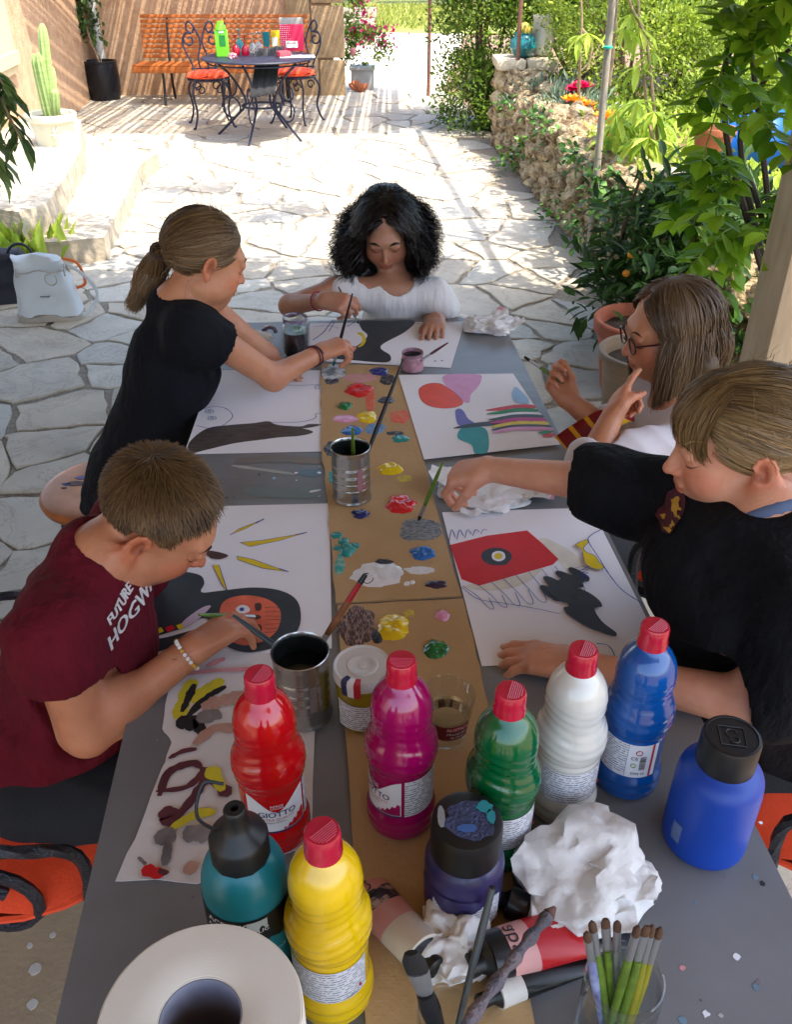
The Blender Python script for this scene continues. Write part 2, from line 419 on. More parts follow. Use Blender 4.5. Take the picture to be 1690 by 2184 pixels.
# ================================================================ what shades the terrace: porch roof, reed mat, wires (all above the frame)
m_timber = M('roof_timber', '#6d5640', .8, var=.2, scale=6, stretch=(1, 8, 8))
b = MB(); b.prism([(-4.6, -1.7), (2.15, -1.7), (2.15, 4.25), (-4.6, 4.38)], 2.5, 2.56)
for i in range(11): b.box((-4.3 + i * .62, 1.3, 2.44), (.08, 5.9, .12))
tag(b.build('porch_roof', M('roof_boards', '#b8a88e', .85, var=.15, scale=6, stretch=(1, 6, 6)), smooth=False), kind='structure')
b = MB(); b.box((-4.5, .9, 1.25), (.2, 7.0, 2.5))
tag(b.build('porch_wall', m_plaster2, smooth=False), kind='structure')
m_reed = M('reed', '#b79a68', .8, var=.2, scale=20)
b = MB(); x = -4.2; st = random.Random(9)
while x < 1.0:
    wd = st.uniform(.012, .06); b.box((x + wd / 2, 10.85, 2.5 + st.uniform(-.01, .01)), (wd, 3.5, .008), rot=st.uniform(-.008, .008)); x += wd + st.choice([.004, .012, .03, .006, .045])
tag(b.build('reed_mat', m_reed, smooth=False), kind='structure')
m_wire = M('wire_steel', '#4c4a46', .5, metal=.7)
pg = MB()
for gy in (5.15, 5.85, 6.7, 7.55, 8.45):
    pg.tube([(-4.4, gy - .05, 2.42), (-1.5, gy, 2.36), (2.2, gy + .04, 2.42)], .0085, 5)
pg.tube([(1.2, 9.3, 2.44), (1.62, 4.4, 2.44)], .028, 6)
pg.tube([(-.15, 9.2, 2.44), (.28, 4.4, 2.44)], .008, 5)
tag(pg.build('pergola_wires', m_wire), kind='structure')
# ================================================================ foliage helpers
LEAFT = {
 'oval': np.array([[0, 0, 0], [.28, .3, .06], [.3, .62, .05], [0, 1, -.06], [-.3, .62, .05], [-.28, .3, .06], [0, .5, 0]]),
 'lance': np.array([[0, 0, 0], [.14, .3, .05], [.13, .65, .03], [0, 1, -.14], [-.13, .65, .03], [-.14, .3, .05], [0, .5, -.01]]),
}
LEAFF = np.array([[0, 1, 6], [1, 2, 6], [2, 3, 6], [3, 4, 6], [4, 5, 6], [5, 0, 6]])
def leaves(name, P, D, size, mat, parent=None, shape='oval', up=None, var=None, rng=RNG, simple=False, roll=.9):
    """one leaf blade at each P pointing along D"""
    P = np.asarray(P, np.float64); D = np.asarray(D, np.float64); n = len(P)
    D = D / (np.linalg.norm(D, axis=1, keepdims=True) + 1e-9)
    U = np.zeros((n, 3)); U[:, 2] = 1; U = U + rng.normal(0, roll * .5, (n, 3))
    X = np.cross(D, U); X /= (np.linalg.norm(X, axis=1, keepdims=True) + 1e-9); Z = np.cross(X, D)
    T = LEAFT[shape]; F = LEAFF
    if simple: T = T[[0, 1, 3, 4]] if shape == 'oval' else T[[0, 1, 3, 4]]; F = np.array([[0, 1, 2], [0, 2, 3]])
    sz = (size * rng.uniform(.65, 1.25, n))[:, None, None]
    V = P[:, None, :] + sz * (T[None, :, 0:1] * X[:, None, :] + T[None, :, 1:2] * D[:, None, :] + T[None, :, 2:3] * Z[:, None, :])
    k = len(T); Fa = (F[None] + (np.arange(n) * k)[:, None, None]).reshape(-1, 3)
    vv = rng.uniform(0, 1, n) if var is None else np.clip(var + rng.normal(0, .12, n), 0, 1)
    return np_mesh(name, V.reshape(-1, 3), Fa, mat, parent, smooth=False, attrs={'var': ('FLOAT', np.repeat(vv, k))})
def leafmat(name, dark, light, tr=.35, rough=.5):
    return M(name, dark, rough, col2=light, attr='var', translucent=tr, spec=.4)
m_leaf_shrub = leafmat('leaf_shrub', '#3c5a1c', '#a5b83f')
m_leaf_hedge = leafmat('leaf_hedge', '#34541c', '#8aa63c')
m_leaf_dark = leafmat('leaf_dark', '#1f3619', '#4c7030', .25, .55)
m_leaf_wist = leafmat('leaf_wisteria', '#3f6b12', '#93ba2a', .5)
m_leaf_ivy = leafmat('leaf_ivy', '#1f3d18', '#5d8a35', .25, .35)
m_leaf_grey = leafmat('leaf_grey', '#5c7360', '#98ab8e', .2)
m_leaf_pale = leafmat('leaf_pale', '#7c9a2c', '#c4d65a', .45)
m_bark = M('bark', '#5d4a38', .9, var=.3, scale=20, bump=.5, bscale=80)
m_twig = M('twig', '#8f7a60', .9, var=.25, scale=30)
def crown(name, lobes, n, size, mat, parent, shape='oval', clump=.11, simple=True, seed=1, topbright=.45, shell=.55):
    """leaves gathered in clumps over the volume of several ellipsoid lobes: (centre, radii)"""
    rng = np.random.default_rng(seed); P = []; D = []; Vr = []
    vol = np.array([r[0] * r[1] + r[1] * r[2] + r[0] * r[2] for c, r in lobes]); vol /= vol.sum()
    for (c, r), f in zip(lobes, vol):
        c = np.array(c, float); r = np.array(r, float); nc = max(6, int(n * f / 55))
        d = rng.normal(0, 1, (nc, 3)); d /= np.linalg.norm(d, axis=1, keepdims=True)
        rad = rng.uniform(shell, 1.06, (nc, 1)) ** .6; cl = c + d * r * rad
        cv = rng.normal(0, .16, nc)
        for q, dd, vv in zip(cl, d, cv):
            m = int(55 * rng.uniform(.6, 1.4)); cs = clump * rng.uniform(.6, 1.3)
            pp = q + rng.normal(0, cs, (m, 3)) * np.array([1, 1, .75])
            P.append(pp); D.append(dd * .8 + rng.normal(0, .6, (m, 3)) + np.array([0, 0, .35]))
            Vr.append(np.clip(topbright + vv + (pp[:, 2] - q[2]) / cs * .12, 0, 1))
    return leaves(name, np.concatenate(P), np.concatenate(D), size, mat, parent, shape, var=np.concatenate(Vr), rng=rng, simple=simple)
def stems(base, tips, r0=.02, r1=.006, n=5):
    b = MB(); base = Vector(base)
    for t in tips:
        t = Vector(t); mid = base.lerp(t, .5) + Vector((rnd(-.1, .1), rnd(-.1, .1), .05)); pts = crom([base, mid, t], 4)
        b.tube(pts, [r0 + (r1 - r0) * i / (len(pts) - 1) for i in range(len(pts))], n)
    return b
def shrub(name, label, base, lobes, n, size, mat, group=None, cat='shrub', bark=m_bark, **kw):
    t = thing(name, label, cat, base, group)
    crown('foliage', lobes, n, size, mat, t, **kw)
    stems(base, [c for c, r in lobes] + [(c[0] + rnd(-1, 1) * r[0] * .6, c[1] + rnd(-1, 1) * r[1] * .6, c[2] + r[2] * .3) for c, r in lobes], .03, .008).build('stem', bark, t)
    return t

# ---- right-hand planting
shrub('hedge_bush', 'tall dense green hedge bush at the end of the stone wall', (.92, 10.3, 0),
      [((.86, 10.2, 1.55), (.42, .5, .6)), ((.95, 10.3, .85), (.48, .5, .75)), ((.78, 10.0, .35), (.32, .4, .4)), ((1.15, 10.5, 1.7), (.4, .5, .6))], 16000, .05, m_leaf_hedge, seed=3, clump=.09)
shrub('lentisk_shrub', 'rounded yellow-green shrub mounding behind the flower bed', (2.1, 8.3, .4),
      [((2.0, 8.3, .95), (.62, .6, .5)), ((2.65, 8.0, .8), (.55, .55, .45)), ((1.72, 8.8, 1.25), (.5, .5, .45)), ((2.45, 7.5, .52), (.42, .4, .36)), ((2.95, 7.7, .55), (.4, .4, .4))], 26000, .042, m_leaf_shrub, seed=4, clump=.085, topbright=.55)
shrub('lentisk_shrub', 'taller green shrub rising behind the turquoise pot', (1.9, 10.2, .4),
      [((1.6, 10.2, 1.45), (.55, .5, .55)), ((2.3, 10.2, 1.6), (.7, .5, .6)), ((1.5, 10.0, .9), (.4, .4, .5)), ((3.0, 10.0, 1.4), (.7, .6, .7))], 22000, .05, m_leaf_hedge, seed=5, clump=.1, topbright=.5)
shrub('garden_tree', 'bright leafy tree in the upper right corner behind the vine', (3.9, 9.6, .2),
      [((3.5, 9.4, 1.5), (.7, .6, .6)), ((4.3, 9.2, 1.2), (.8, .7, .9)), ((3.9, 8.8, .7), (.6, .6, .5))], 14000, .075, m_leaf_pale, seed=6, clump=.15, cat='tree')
shrub('garden_tree', 'dark trees closing off the far end of the lawn', (2, 31, 0),
      [((-4 + i * 2.1, 31 + (i % 3), 1.5 + (i % 2) * .6), (1.7, 1.2, 1.6)) for i in range(8)], 9000, .22, m_leaf_dark, seed=8, clump=.4, cat='tree')
# ---- lawn grass tufts
rg = np.random.default_rng(21); n = 9000
gp = np.stack([rg.uniform(-6, 6, n), rg.uniform(21.9, 30, n), np.full(n, .02)], 1)
tag(leaves('grass', gp, rg.normal(0, .35, (n, 3)) + [0, 0, 1], .14, leafmat('leaf_grass', '#6f7d2c', '#b3b25a', .4), None, 'lance', simple=True, rng=rg), 'short sunlit lawn grass beyond the path', 'grass', kind='stuff')

# ---- rough stone retaining wall
m_tufa = M('tufa', '#6a553c', .95, scale=9, col2='#c2ae88', bump=.9, bscale=30, detail=12, thr=(.38, .60))
N, L, bs = nodes_of(m_tufa); oi = N.new('ShaderNodeObjectInfo'); tc = [n for n in N if n.type == 'TEX_COORD'][0]; va = N.new('ShaderNodeVectorMath'); va.operation = 'ADD'; L.new(tc.outputs['Object'], va.inputs[0]); L.new(oi.outputs['Location'], va.inputs[1])
for nz in [n for n in N if n.type == 'TEX_NOISE']: L.new(va.outputs[0], nz.inputs['Vector']); nz.inputs['Scale'].default_value *= .3
[n for n in N if n.type == 'BUMP'][0].inputs['Distance'].default_value = .06
def rock_mesh(seed, sub=2, amp=.34):
    bm = bmesh.new(); bmesh.ops.create_icosphere(bm, subdivisions=sub, radius=.5)
    for v in bm.verts:
        p = v.co.copy(); q = p.normalized()
        v.co = p * (1 + amp * mnoise.noise(q * 1.7 + Vector((seed * 3.1, 0, 0))) + amp * .6 * mnoise.noise(q * 4.3 + Vector((seed, 5, 0))))
    me = bpy.data.meshes.new('stone'); bm.to_mesh(me); bm.free(); me.materials.append(m_tufa)
    me.polygons.foreach_set('use_smooth', [True] * len(me.polygons)); return me
ROCKS = [rock_mesh(i + 1, 3, .42) for i in range(7)]
WA, WB = Vector((.90, 9.3)), Vector((1.36, 3.1))
wd = (WB - WA).normalized(); wn = Vector((wd.y, -wd.x)); wn = wn if wn.x > 0 else -wn
def wtop(t): return .60 - .17 * t + .05 * math.sin(t * 23)
sw = thing('stone_wall', 'rough tufa stone retaining wall along the right of the terrace', 'wall', (1.1, 6.5, 0))
b = MB(); q = [WA + wn * .1, WB + wn * .1, WB + wn * .42, WA + wn * .42]
b.prism([(p.x, p.y) for p in q], -.02, .5); b.build('core', m_tufa, sw, smooth=False)
st = random.Random(3); t = 0.; L = (WB - WA).length; cnt = 0
s = 0.
while s < L:
    w0 = st.uniform(.13, .24); z = 0.; tt = s / L
    while z < wtop(tt) - .04:
        h = min(st.uniform(.10, .19), wtop(tt) - z + .05)
        p = WA + wd * (s + w0 / 2 + st.uniform(-.03, .03)) + wn * (.12 + st.uniform(-.02, .03) + z * .06)
        o = link_mesh('stone', st.choice(ROCKS), sw); o.location = Vector((p.x, p.y, z + h / 2)) - Vector((1.1, 6.5, 0))
        o.scale = (w0 * 1.02, w0 * 1.22, h * 1.28); o.rotation_euler = (st.uniform(-.3, .3), st.uniform(-.3, .3), st.uniform(0, 6.3)); z += h * .92; cnt += 1
    s += w0 * .86
for i in range(16):   # capping lumps
    p = WA + wd * (L * (i + .5) / 16) + wn * st.uniform(.2, .36); o = link_mesh('stone', st.choice(ROCKS), sw)
    o.location = Vector((p.x, p.y, wtop(i / 16) - .03)) - Vector((1.1, 6.5, 0)); o.scale = [st.uniform(.22, .34) for _ in range(2)] + [.2]; o.rotation_euler = (0, 0, st.uniform(0, 6))
# soil bed behind it
b = MB(); q = [WA + wn * .36, WB + wn * .36, Vector((6, 3.1)), Vector((6, 14)), Vector((1.0, 14))]
b.prism([(p.x, p.y) for p in q], -.02, .46); tag(b.build('planting_bed', m_earth, smooth=False), kind='structure')
# creeper and weeds rooted in the wall
wc = thing('wall_creeper', 'small leafy creepers rooted in the face of the stone wall', 'creeper', (1.1, 6.5, 0)); rg = np.random.default_rng(44); Pc = []; Dc = []
for (t_, z_, n_, s_) in ((.22, .12, 90, .06), (.30, .3, 20, .04), (.16, .5, 40, .05), (.42, .56, 40, .05), (.55, .54, 70, .06), (.66, .5, 110, .07), (.75, .47, 150, .09), (.84, .42, 180, .11), (.6, .2, 60, .06), (.48, .1, 50, .05), (.9, .3, 160, .11), (.36, .6, 40, .05)):
    p = WA + wd * (L * t_) - wn * .03; Pc.append(np.array([p.x, p.y, z_]) + rg.normal(0, 1, (n_, 3)) * [s_, s_ * 1.6, s_]); Dc.append(rg.normal(0, .5, (n_, 3)) + [-.5, -.3, .1])
leaves('foliage', np.concatenate(Pc), np.concatenate(Dc), .05, m_leaf_ivy, wc, 'oval', rng=rg)
# end pillar with cap stones
PX, PYY = 1.18, 9.15
pil = thing('stone_pillar', 'square rubble stone pillar with flat cap stones carrying the turquoise pot', 'pillar', (PX, PYY, 0))
st2 = random.Random(8)
for k in range(4):
    for i in range(2):
        for j in range(2):
            o = link_mesh('stone', st2.choice(ROCKS), pil); o.location = ((i - .5) * .22 + st2.uniform(-.02, .02), (j - .5) * .22, .09 + k * .165); o.scale = (.29, .29, .24); o.rotation_euler = (st2.uniform(-.2, .2), 0, st2.uniform(0, 6))
m_cap = M('cap_stone', '#c2b49c', .9, var=.2, scale=8, bump=.5, bscale=40)
for i, (dx, w1) in enumerate(((-.13, .27), (.16, .29))):
    k = MB(); k.box((PX + dx, PYY, .735), (w1, .5, .09), bev=.025); o = k.build('cap_stone', m_cap, pil); rough(o, .012, 14, i)
# ---- pots on the pillar
def potted_cactus_ball(c, r, mat, parent):
    b = MB(); b.lathe([(r * .3, 0), (r * .85, r * .3), (r, r * .9), (r * .8, r * 1.6), (r * .25, r * 1.95)], c, 24, fn=lambda p, t: Vector((p.x * (1 + .09 * math.cos(12 * t)), p.y * (1 + .09 * math.cos(12 * t)), p.z)))
    return b.build('cactus', mat, parent)
m_turq = M('glaze_turquoise', '#15838a', .15, col2='#0d5f66', scale=6, coat=.6)
pc = PY(1116, 108, 9.1); pc.z = .782
tp = thing('turquoise_pot', 'glossy turquoise round pot on the stone pillar', 'flower pot', pc)
MB().lathe([(.05, 0), (.085, .02), (.125, .08), (.118, .14), (.09, .17), (.082, .185), (.09, .2), (.08, .2), (.072, .17)], pc, 28, (True, False)).build('bowl', m_turq, tp)
potted_cactus_ball(pc + Vector((.0, 0, .165)), .06, M('cactus_gold', '#8fa04a', .7, col2='#c89a3c', scale=40), tp)
pc2 = PY(1157, 112, 9.2); pc2.z = .782
wp = thing('white_pot', 'tall white ceramic pot beside the turquoise one', 'flower pot', pc2)
MB().lathe([(.06, 0), (.085, .02), (.1, .12), (.1, .3), (.108, .31), (.108, .33), (.09, .33), (.085, .28)], pc2, 28, (True, True)).build('vessel', M('glaze_white', '#cdcabf', .35, var=.06), wp)

# ---- poles
m_rust = M('rusty_steel', '#7a5647', .8, var=.25, scale=30); m_bamboo = M('grey_pole', '#8d8577', .7, var=.25, scale=14, stretch=(6, 6, 1))
def pole(name, label, base, top, r, mat):
    b = MB(); b.tube([base, Vector(base).lerp(Vector(top), .5), top], [r * 1.05, r, r * .95], 10); return tag(b.build(name, mat), label, 'pole')
pb = PZ(914, 206, 0); pole('steel_pole', 'thin rusty steel pole standing alone beside the hedge', pb, pb + Vector((0, 0, 2.5)), .022, m_rust)
pb = PZ(1095, 322, 0.0); pt = PY(1112, 0, pb.y); pole('steel_pole', 'thin pinkish steel pole in front of the hedge and pillar', pb, pb + (pt - pb) * 1.5, .019, m_rust)
pb = PZ(1256, 562, 0.0); pt = PY(1307, 0, pb.y + .05); p3 = pb + (pt - pb) * 1.45; pole('garden_pole', 'thick grey garden pole leaning at the front of the stone wall', pb, p3, .021, m_bamboo)
tb = PY(1298, 101, pb.y); b = MB(); b.lathe([(.023, -.006), (.028, -.004), (.028, .004), (.023, .006)], tb, 12)
tag(b.build('plant_tie', M('green_tie', '#1fa08a', .5)), 'small green tie round the thick garden pole', 'tie')
# dry vine stems climbing
vine = thing('climbing_vine', 'young climbing vine with drooping leaves round the thick pole', 'vine', PZ(1415, 368, .46))
for pts in ([(1235, 200, 7.4), (1238, 120, 7.3), (1242, 40, 7.3), (1238, -30, 7.3)], [(1415, 365, 5.6), (1392, 290, 5.6), (1378, 200, 5.7), (1368, 100, 5.7), (1362, -20, 5.8)], [(1412, 360, 5.6), (1398, 250, 5.65), (1380, 90, 5.7), (1350, 20, 5.7), (1335, -30, 5.7)],
            [(1300, 180, 5.6), (1310, 100, 5.6), (1318, 0, 5.6)], [(1240, 60, 7.3), (1262, 90, 7.3), (1258, 130, 7.3), (1242, 150, 7.3)]):
    P = crom([PY(*p) for p in pts], 5); b = MB(); b.tube(P, [.012 - .006 * i / len(P) for i in range(len(P))], 6); b.build('stem', m_twig, vine)
def palm_leaves(name, spots, size, mat, parent, droop=.8, k=5, seed=2):
    rng = np.random.default_rng(seed); P = []; D = []
    for s in spots:
        a0 = rng.uniform(-.4, .4)
        for i in range(k):
            a = (i - (k - 1) / 2) * .5 + a0; P.append(np.array(s)); D.append(np.array([math.sin(a), rng.uniform(-.5, .2), -math.cos(a) * droop]))
    return leaves(name, P, D, size, mat, parent, 'lance', rng=rng, roll=.3)
rng = np.random.default_rng(4)
sp = [PY(rng.uniform(1295, 1405), rng.uniform(205, 345), rng.uniform(5.5, 6.1)) for _ in range(46)] + [PY(1395, 110, 5.7), PY(1365, 60, 5.7), PY(1350, 30, 5.7), PY(1255, 70, 7.2), PY(1330, 60, 5.6), PY(1235, 75, 7.2), PY(1360, 140, 5.7)]
palm_leaves('foliage', sp, .15, m_leaf_pale, vine)

# ---- flower clumps on the wall top
def flower_plant(label, cen, spread, n, flowers, mat, seed):
    rng = np.random.default_rng(seed); t = thing('flowering_plant', label, 'plant', cen)
    P = np.array(cen) + rng.normal(0, 1, (n, 3)) * np.array(spread); P[:, 2] = np.maximum(P[:, 2], cen[2] - .03)
    leaves('foliage', P, (P - np.array(cen)) * 2 + rng.normal(0, .3, (n, 3)) + [0, 0, .6], .085, mat, t, 'lance', rng=rng, simple=True)
    for (u, v, y, r, m) in flowers:
        c = PY(u, v, y); b = MB()
        r *= 2.1
        for ring, (cnt, rr, tilt) in enumerate(((9, r, .25), (7, r * .7, .7), (4, r * .4, 1.2))):
            for i in range(cnt):
                a = 6.283 * i / cnt + ring; d = Vector((math.cos(a) * math.cos(tilt), math.sin(a) * math.cos(tilt), math.sin(tilt))); s = d.cross(Vector((0, 0, 1))).normalized() * rr * .38
                b.add([c, c + d * rr * .6 + s, c + d * rr + Vector((0, 0, rr * .1)), c + d * rr * .6 - s], [(0, 1, 2, 3)])
        b.tube([c, c + Vector((0, .01, -.12))], .003, 4); b.build('flower', m, t, smooth=False)
    return t
m_fl_pink = M('petal_pink', '#d8125f', .6, var=.2, translucent=.3); m_fl_or = M('petal_orange', '#f09a10', .6, var=.15, translucent=.3); m_fl_mag = M('petal_magenta', '#c2186b', .6, var=.25, translucent=.35); m_fl_rose = M('petal_rose', '#e8a0a8', .6, var=.12, translucent=.3)
flower_plant('grey-leaved carnation with crimson pink flowers on the wall', PY(1225, 222, 7.9), (.1, .12, .06), 700,
   [(1232, 190, 7.8, .045, m_fl_pink), (1247, 188, 7.8, .045, m_fl_pink), (1222, 196, 7.8, .04, m_fl_pink), (1238, 180, 7.8, .03, m_fl_pink), (1216, 200, 7.8, .03, m_fl_pink), (1147, 238, 7.8, .025, m_fl_pink), (1182, 232, 7.7, .022, m_fl_pink), (1163, 226, 7.8, .02, m_fl_pink), (1243, 214, 7.7, .025, m_fl_pink), (1215, 193, 7.9, .03, m_fl_pink)], m_leaf_grey, 31)
flower_plant('low plant with bright orange flowers beside the thick pole', PY(1240, 245, 7.5), (.11, .1, .05), 600,
   [(1222, 217, 7.4, .05, m_fl_or), (1232, 221, 7.4, .04, m_fl_or), (1254, 226, 7.4, .04, m_fl_or), (1236, 242, 7.4, .038, m_fl_or), (1256, 237, 7.4, .035, m_fl_or), (1293, 253, 6.4, .05, m_fl_or), (1289, 266, 6.4, .035, m_fl_or), (1262, 248, 7.4, .028, m_fl_pink), (1212, 222, 7.5, .022, m_fl_pink), (1284, 288, 6.3, .022, m_fl_pink), (1308, 291, 6.3, .02, m_fl_pink)], m_leaf_grey, 32)
flower_plant('silvery cushion plant on the wall below the pillar', PY(1165, 210, 8.5), (.13, .1, .05), 700, [], m_leaf_grey, 33)
# low green ground cover on bed
rg = np.random.default_rng(41); n = 5200
gp = np.stack([rg.uniform(1.35, 3.6, n), rg.uniform(4.0, 8.0, n), np.full(n, .47) + rg.uniform(0, .12, n)], 1)
tag(leaves('ground_cover', gp, rg.normal(0, .5, (n, 3)) + [0, 0, .6], .075, m_leaf_pale, None, 'oval', simple=True, rng=rg), 'low leafy ground cover on the planting bed', 'ground cover', kind='stuff')

# ---- blue drum and clay pot among the shrubs
m_blue = M('blue_plastic', '#1560b8', .4, var=.1, scale=6)
bc = PY(1650, 300, 5.6)
br = thing('blue_barrel', 'bright blue plastic barrel half hidden by vine leaves', 'barrel', bc)
rot = Matrix.Rotation(R(78), 3, 'Y') @ Matrix.Rotation(.2, 3, 'X')
MB().lathe([(.12, -.3), (.17, -.285), (.185, -.26), (.185, -.1), (.193, -.09), (.193, -.07), (.185, -.06), (.185, .1), (.193, .11), (.193, .13), (.185, .14), (.18, .27), (.12, .3)], bc, 28, rot=rot).build('body', m_blue, br)
MB().lathe([(.045, -.34), (.045, -.3)], bc, 16, rot=rot).build('bung', M('bung', '#6b7f92', .5), br)
m_terra = M('terracotta', '#a3613f', .85, col2='#8a5236', scale=10, bump=.2, bscale=60)
def clay_pot(name, label, c, r, h, mat, soil=True, rim=.04, group=None, soilmat=None):
    t = thing(name, label, 'flower pot', c, group)
    MB().lathe([(r * .68, 0), (r * .72, .01), (r * .95, h - rim), (r * 1.05, h - rim + .004), (r * 1.07, h - .006), (r * 1.04, h), (r * .95, h), (r * .9, h - .02), (r * .86, h - .07)], c, 36, (True, False)).build('vessel', mat, t)
    if soil:
        b = MB(); b.lathe([(r * .89, h - .05), (r * .6, h - .045), (r * .25, h - .04)], c, 24, (False, True)); o = b.build('soil', soilmat or M('soil', '#2c241d', .98, scale=40, col2='#4a3d30', bump=1., bscale=120), t); rough(o, .008, 30, 3)
    return t
c = PY(1512, 352, 5.2); clay_pot('clay_pot', 'orange clay pot standing under the blue barrel', c, .11, .2, m_terra)
b = MB(); c = PY(1478, 382, 4.9); b.box(c, (.3, .22, .1), rot=.4, bev=.03); o = b.build('loose_stone', m_cap); rough(o, .02, 9, 5); tag(o, 'flat pale stone on the bed behind the citrus bush', 'stone')

# ---- citrus bush in a pot, foreground right
ct = thing('citrus_bush', 'dark glossy citrus bush with small orange fruit behind the girls', 'shrub', (1.22, 4.15, .0))
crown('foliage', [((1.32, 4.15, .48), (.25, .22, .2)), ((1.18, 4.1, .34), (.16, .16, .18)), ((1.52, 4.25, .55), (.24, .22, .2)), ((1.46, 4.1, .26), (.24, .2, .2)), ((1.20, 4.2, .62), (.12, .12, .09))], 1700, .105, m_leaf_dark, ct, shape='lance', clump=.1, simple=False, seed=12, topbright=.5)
stems((1.2, 4.12, .05), [(1.28, 4.15, .6), (1.1, 4.1, .45), (1.5, 4.25, .7), (1.12, 4.2, .8), (1.42, 4.1, .4)], .022, .006).build('trunk', m_bark, ct)
m_orange = M('kumquat', '#e08a1c', .45, var=.08)
for (u, v) in ((1347, 543), (1336, 583)):
    c = PY(u, v, 3.9); MB().ball(c, .016, 12, 8).build('fruit', m_orange, ct)
c = Vector((1.0, 3.47, 0)); clay_pot('terracotta_pot', 'red terracotta pot of dark soil behind the girl in glasses', c + Vector((.05, .15, 0)), .185, .33, M('terracotta_red', '#a8644a', .85, col2='#8f4f3a', scale=8, bump=.2, bscale=60), rim=.06)
c = Vector((.93, 3.03, 0)); m_stoneware = M('stoneware', '#8d745a', .6, col2='#6e5c48', scale=3, stretch=(1, 1, 14)); clay_pot('stoneware_pot', 'brown banded stoneware pot with pale rim beside the girl in glasses', c + Vector((.02, .12, 0)), .165, .38, m_stoneware, rim=.03)

# ---- ivy mass under the vine and wisteria spray in front of the post
rng = np.random.default_rng(13)
iv = thing('ivy', 'dark ivy tumbling over the wall end beside the timber post', 'ivy', (1.65, 3.2, 0))
crown('foliage', [((1.62, 3.0, .45), (.25, .25, .45)), ((1.9, 3.3, .6), (.3, .3, .4)), ((1.45, 3.4, .2), (.3, .3, .2)), ((2.1, 3.6, .8), (.3, .3, .3))], 2600, .06, m_leaf_ivy, iv, clump=.1, simple=False, seed=14)
stems((1.6, 3.1, 0), [(1.62, 3, .8), (1.9, 3.3, .9), (1.5, 3.4, .3)], .015, .005).build('stem', m_bark, iv)
ws = thing('wisteria', 'wisteria with bright green leaflets climbing at the right edge', 'climber', (1.75, 2.75, 0))
b = MB(); fronds = []
for pts in ([(1640, 620, 2.9), (1560, 340, 2.9), (1548, 210, 2.85), (1555, 120, 2.8), (1630, 10, 2.75), (1670, -60, 2.7)], [(1630, 560, 2.95), (1580, 300, 2.95), (1640, 160, 2.85), (1700, 90, 2.8)], [(1660, 600, 2.9), (1600, 380, 2.9), (1540, 330, 2.9)], [(1650, 520, 3.0), (1620, 250, 3.0), (1600, 60, 3.0), (1605, -40, 3.0)]):
    P = crom([PY(*p) for p in pts], 6); b.tube(P, [.011 - .005 * i / len(P) for i in range(len(P))], 6); fronds += P[3:]
b.build('stem', M('stem_dark', '#33291f', .8, var=.2), ws)
LP = []; LD = []; rb = MB()
st = random.Random(6)
targets = [(1440, 430), (1470, 385), (1500, 340), (1475, 240), (1530, 185), (1590, 90), (1545, 70), (1650, 60), (1660, 130), (1640, 200), (1600, 260), (1655, 300), (1500, 400), (1560, 400), (1670, 420), (1530, 460), (1640, 470), (1455, 590), (1480, 560), (1510, 600), (1560, 560), (1600, 500), (1550, 620), (1440, 470), (1480, 480), (1660, 560), (1690, 500), (1610, 140), (1575, 30), (1530, 30), (1660, 10), (1680, 240), (1690, 350), (1620, 80)]
for (u, v) in targets:
    y = st.uniform(2.5, 2.95); tip = PY(u, v, y); near = min(fronds, key=lambda q: (q - tip).length)
    if (near - tip).length > .34: near = tip + (near - tip).normalized() * .34
    near = near if (near - tip).length > .12 else tip + Vector((.14, .03, .08))
    P = crom([near, near.lerp(tip, .5) + Vector((0, 0, .03)), tip], 4); rb.tube(P, .0022, 4, caps=False)
    dirv = (tip - near).normalized(); side = dirv.cross(Vector((0, -.4, 1))).normalized()
    for k in range(1, len(P)):
        for sgn in (-1, 1): LP.append(P[k]); LD.append(dirv * .55 + side * sgn * .8 + Vector((0, 0, st.uniform(-.35, .1))))
    LP.append(tip); LD.append(dirv)
rb.build('leaf_stalk', m_leaf_pale if False else M('stalk', '#6f8a2a', .6), ws)
leaves('foliage', LP, LD, .074, m_leaf_wist, ws, 'oval', rng=rng, roll=.5)
# ---- timber post
pp = PY(1652, 600, 2.5)
m_post = M('painted_post', '#b3a184', .7, col2='#a08d70', scale=5, stretch=(6, 6, 1), bump=.15, bscale=60)
post = thing('timber_post', 'beige painted timber porch post behind the right-hand girl', 'post', (pp.x + .06, 2.5, 0))
MB().box((pp.x + .06, 2.5, 1.25), (.15, .15, 2.5), rot=.12, bev=.008).build('shaft', m_post, post)
MB().box((pp.x + .06, 2.5, .06), (.19, .19, .12), rot=.12, bev=.01).build('foot', m_post, post)

# ---- left edge: hanging ficus branch
fp0 = PY(-60, 140, 4.2); fb = thing('ficus_tree', 'drooping ficus branch with dark leaves at the left edge', 'plant', (fp0.x - .62, fp0.y + .05, 0))
MB().tube(crom([(fp0.x - .62, fp0.y + .05, .2), (fp0.x - .62, fp0.y + .03, .7), (fp0.x - .4, fp0.y, 1.15), tuple(PY(-60, 120, 4.2))], 5), [.02 - .0009 * i for i in range(16)], 8).build('trunk', m_bark, fb)
MB().tube(crom([(fp0.x - .6, fp0.y + .03, .8), tuple(PY(-80, 170, 4.2)), tuple(PY(-60, 200, 4.2))], 5), .006, 6).build('branch', m_bark, fb)
MB().lathe([(.11, .012), (.13, .03), (.17, .26), (.18, .27), (.18, .29), (.16, .29), (.15, .24), (.001, .24)], (fp0.x - .62, fp0.y + .05, 0), 28).build('vessel', m_bark, fb)
b = MB(); LP = []; LD = []; st = random.Random(16)
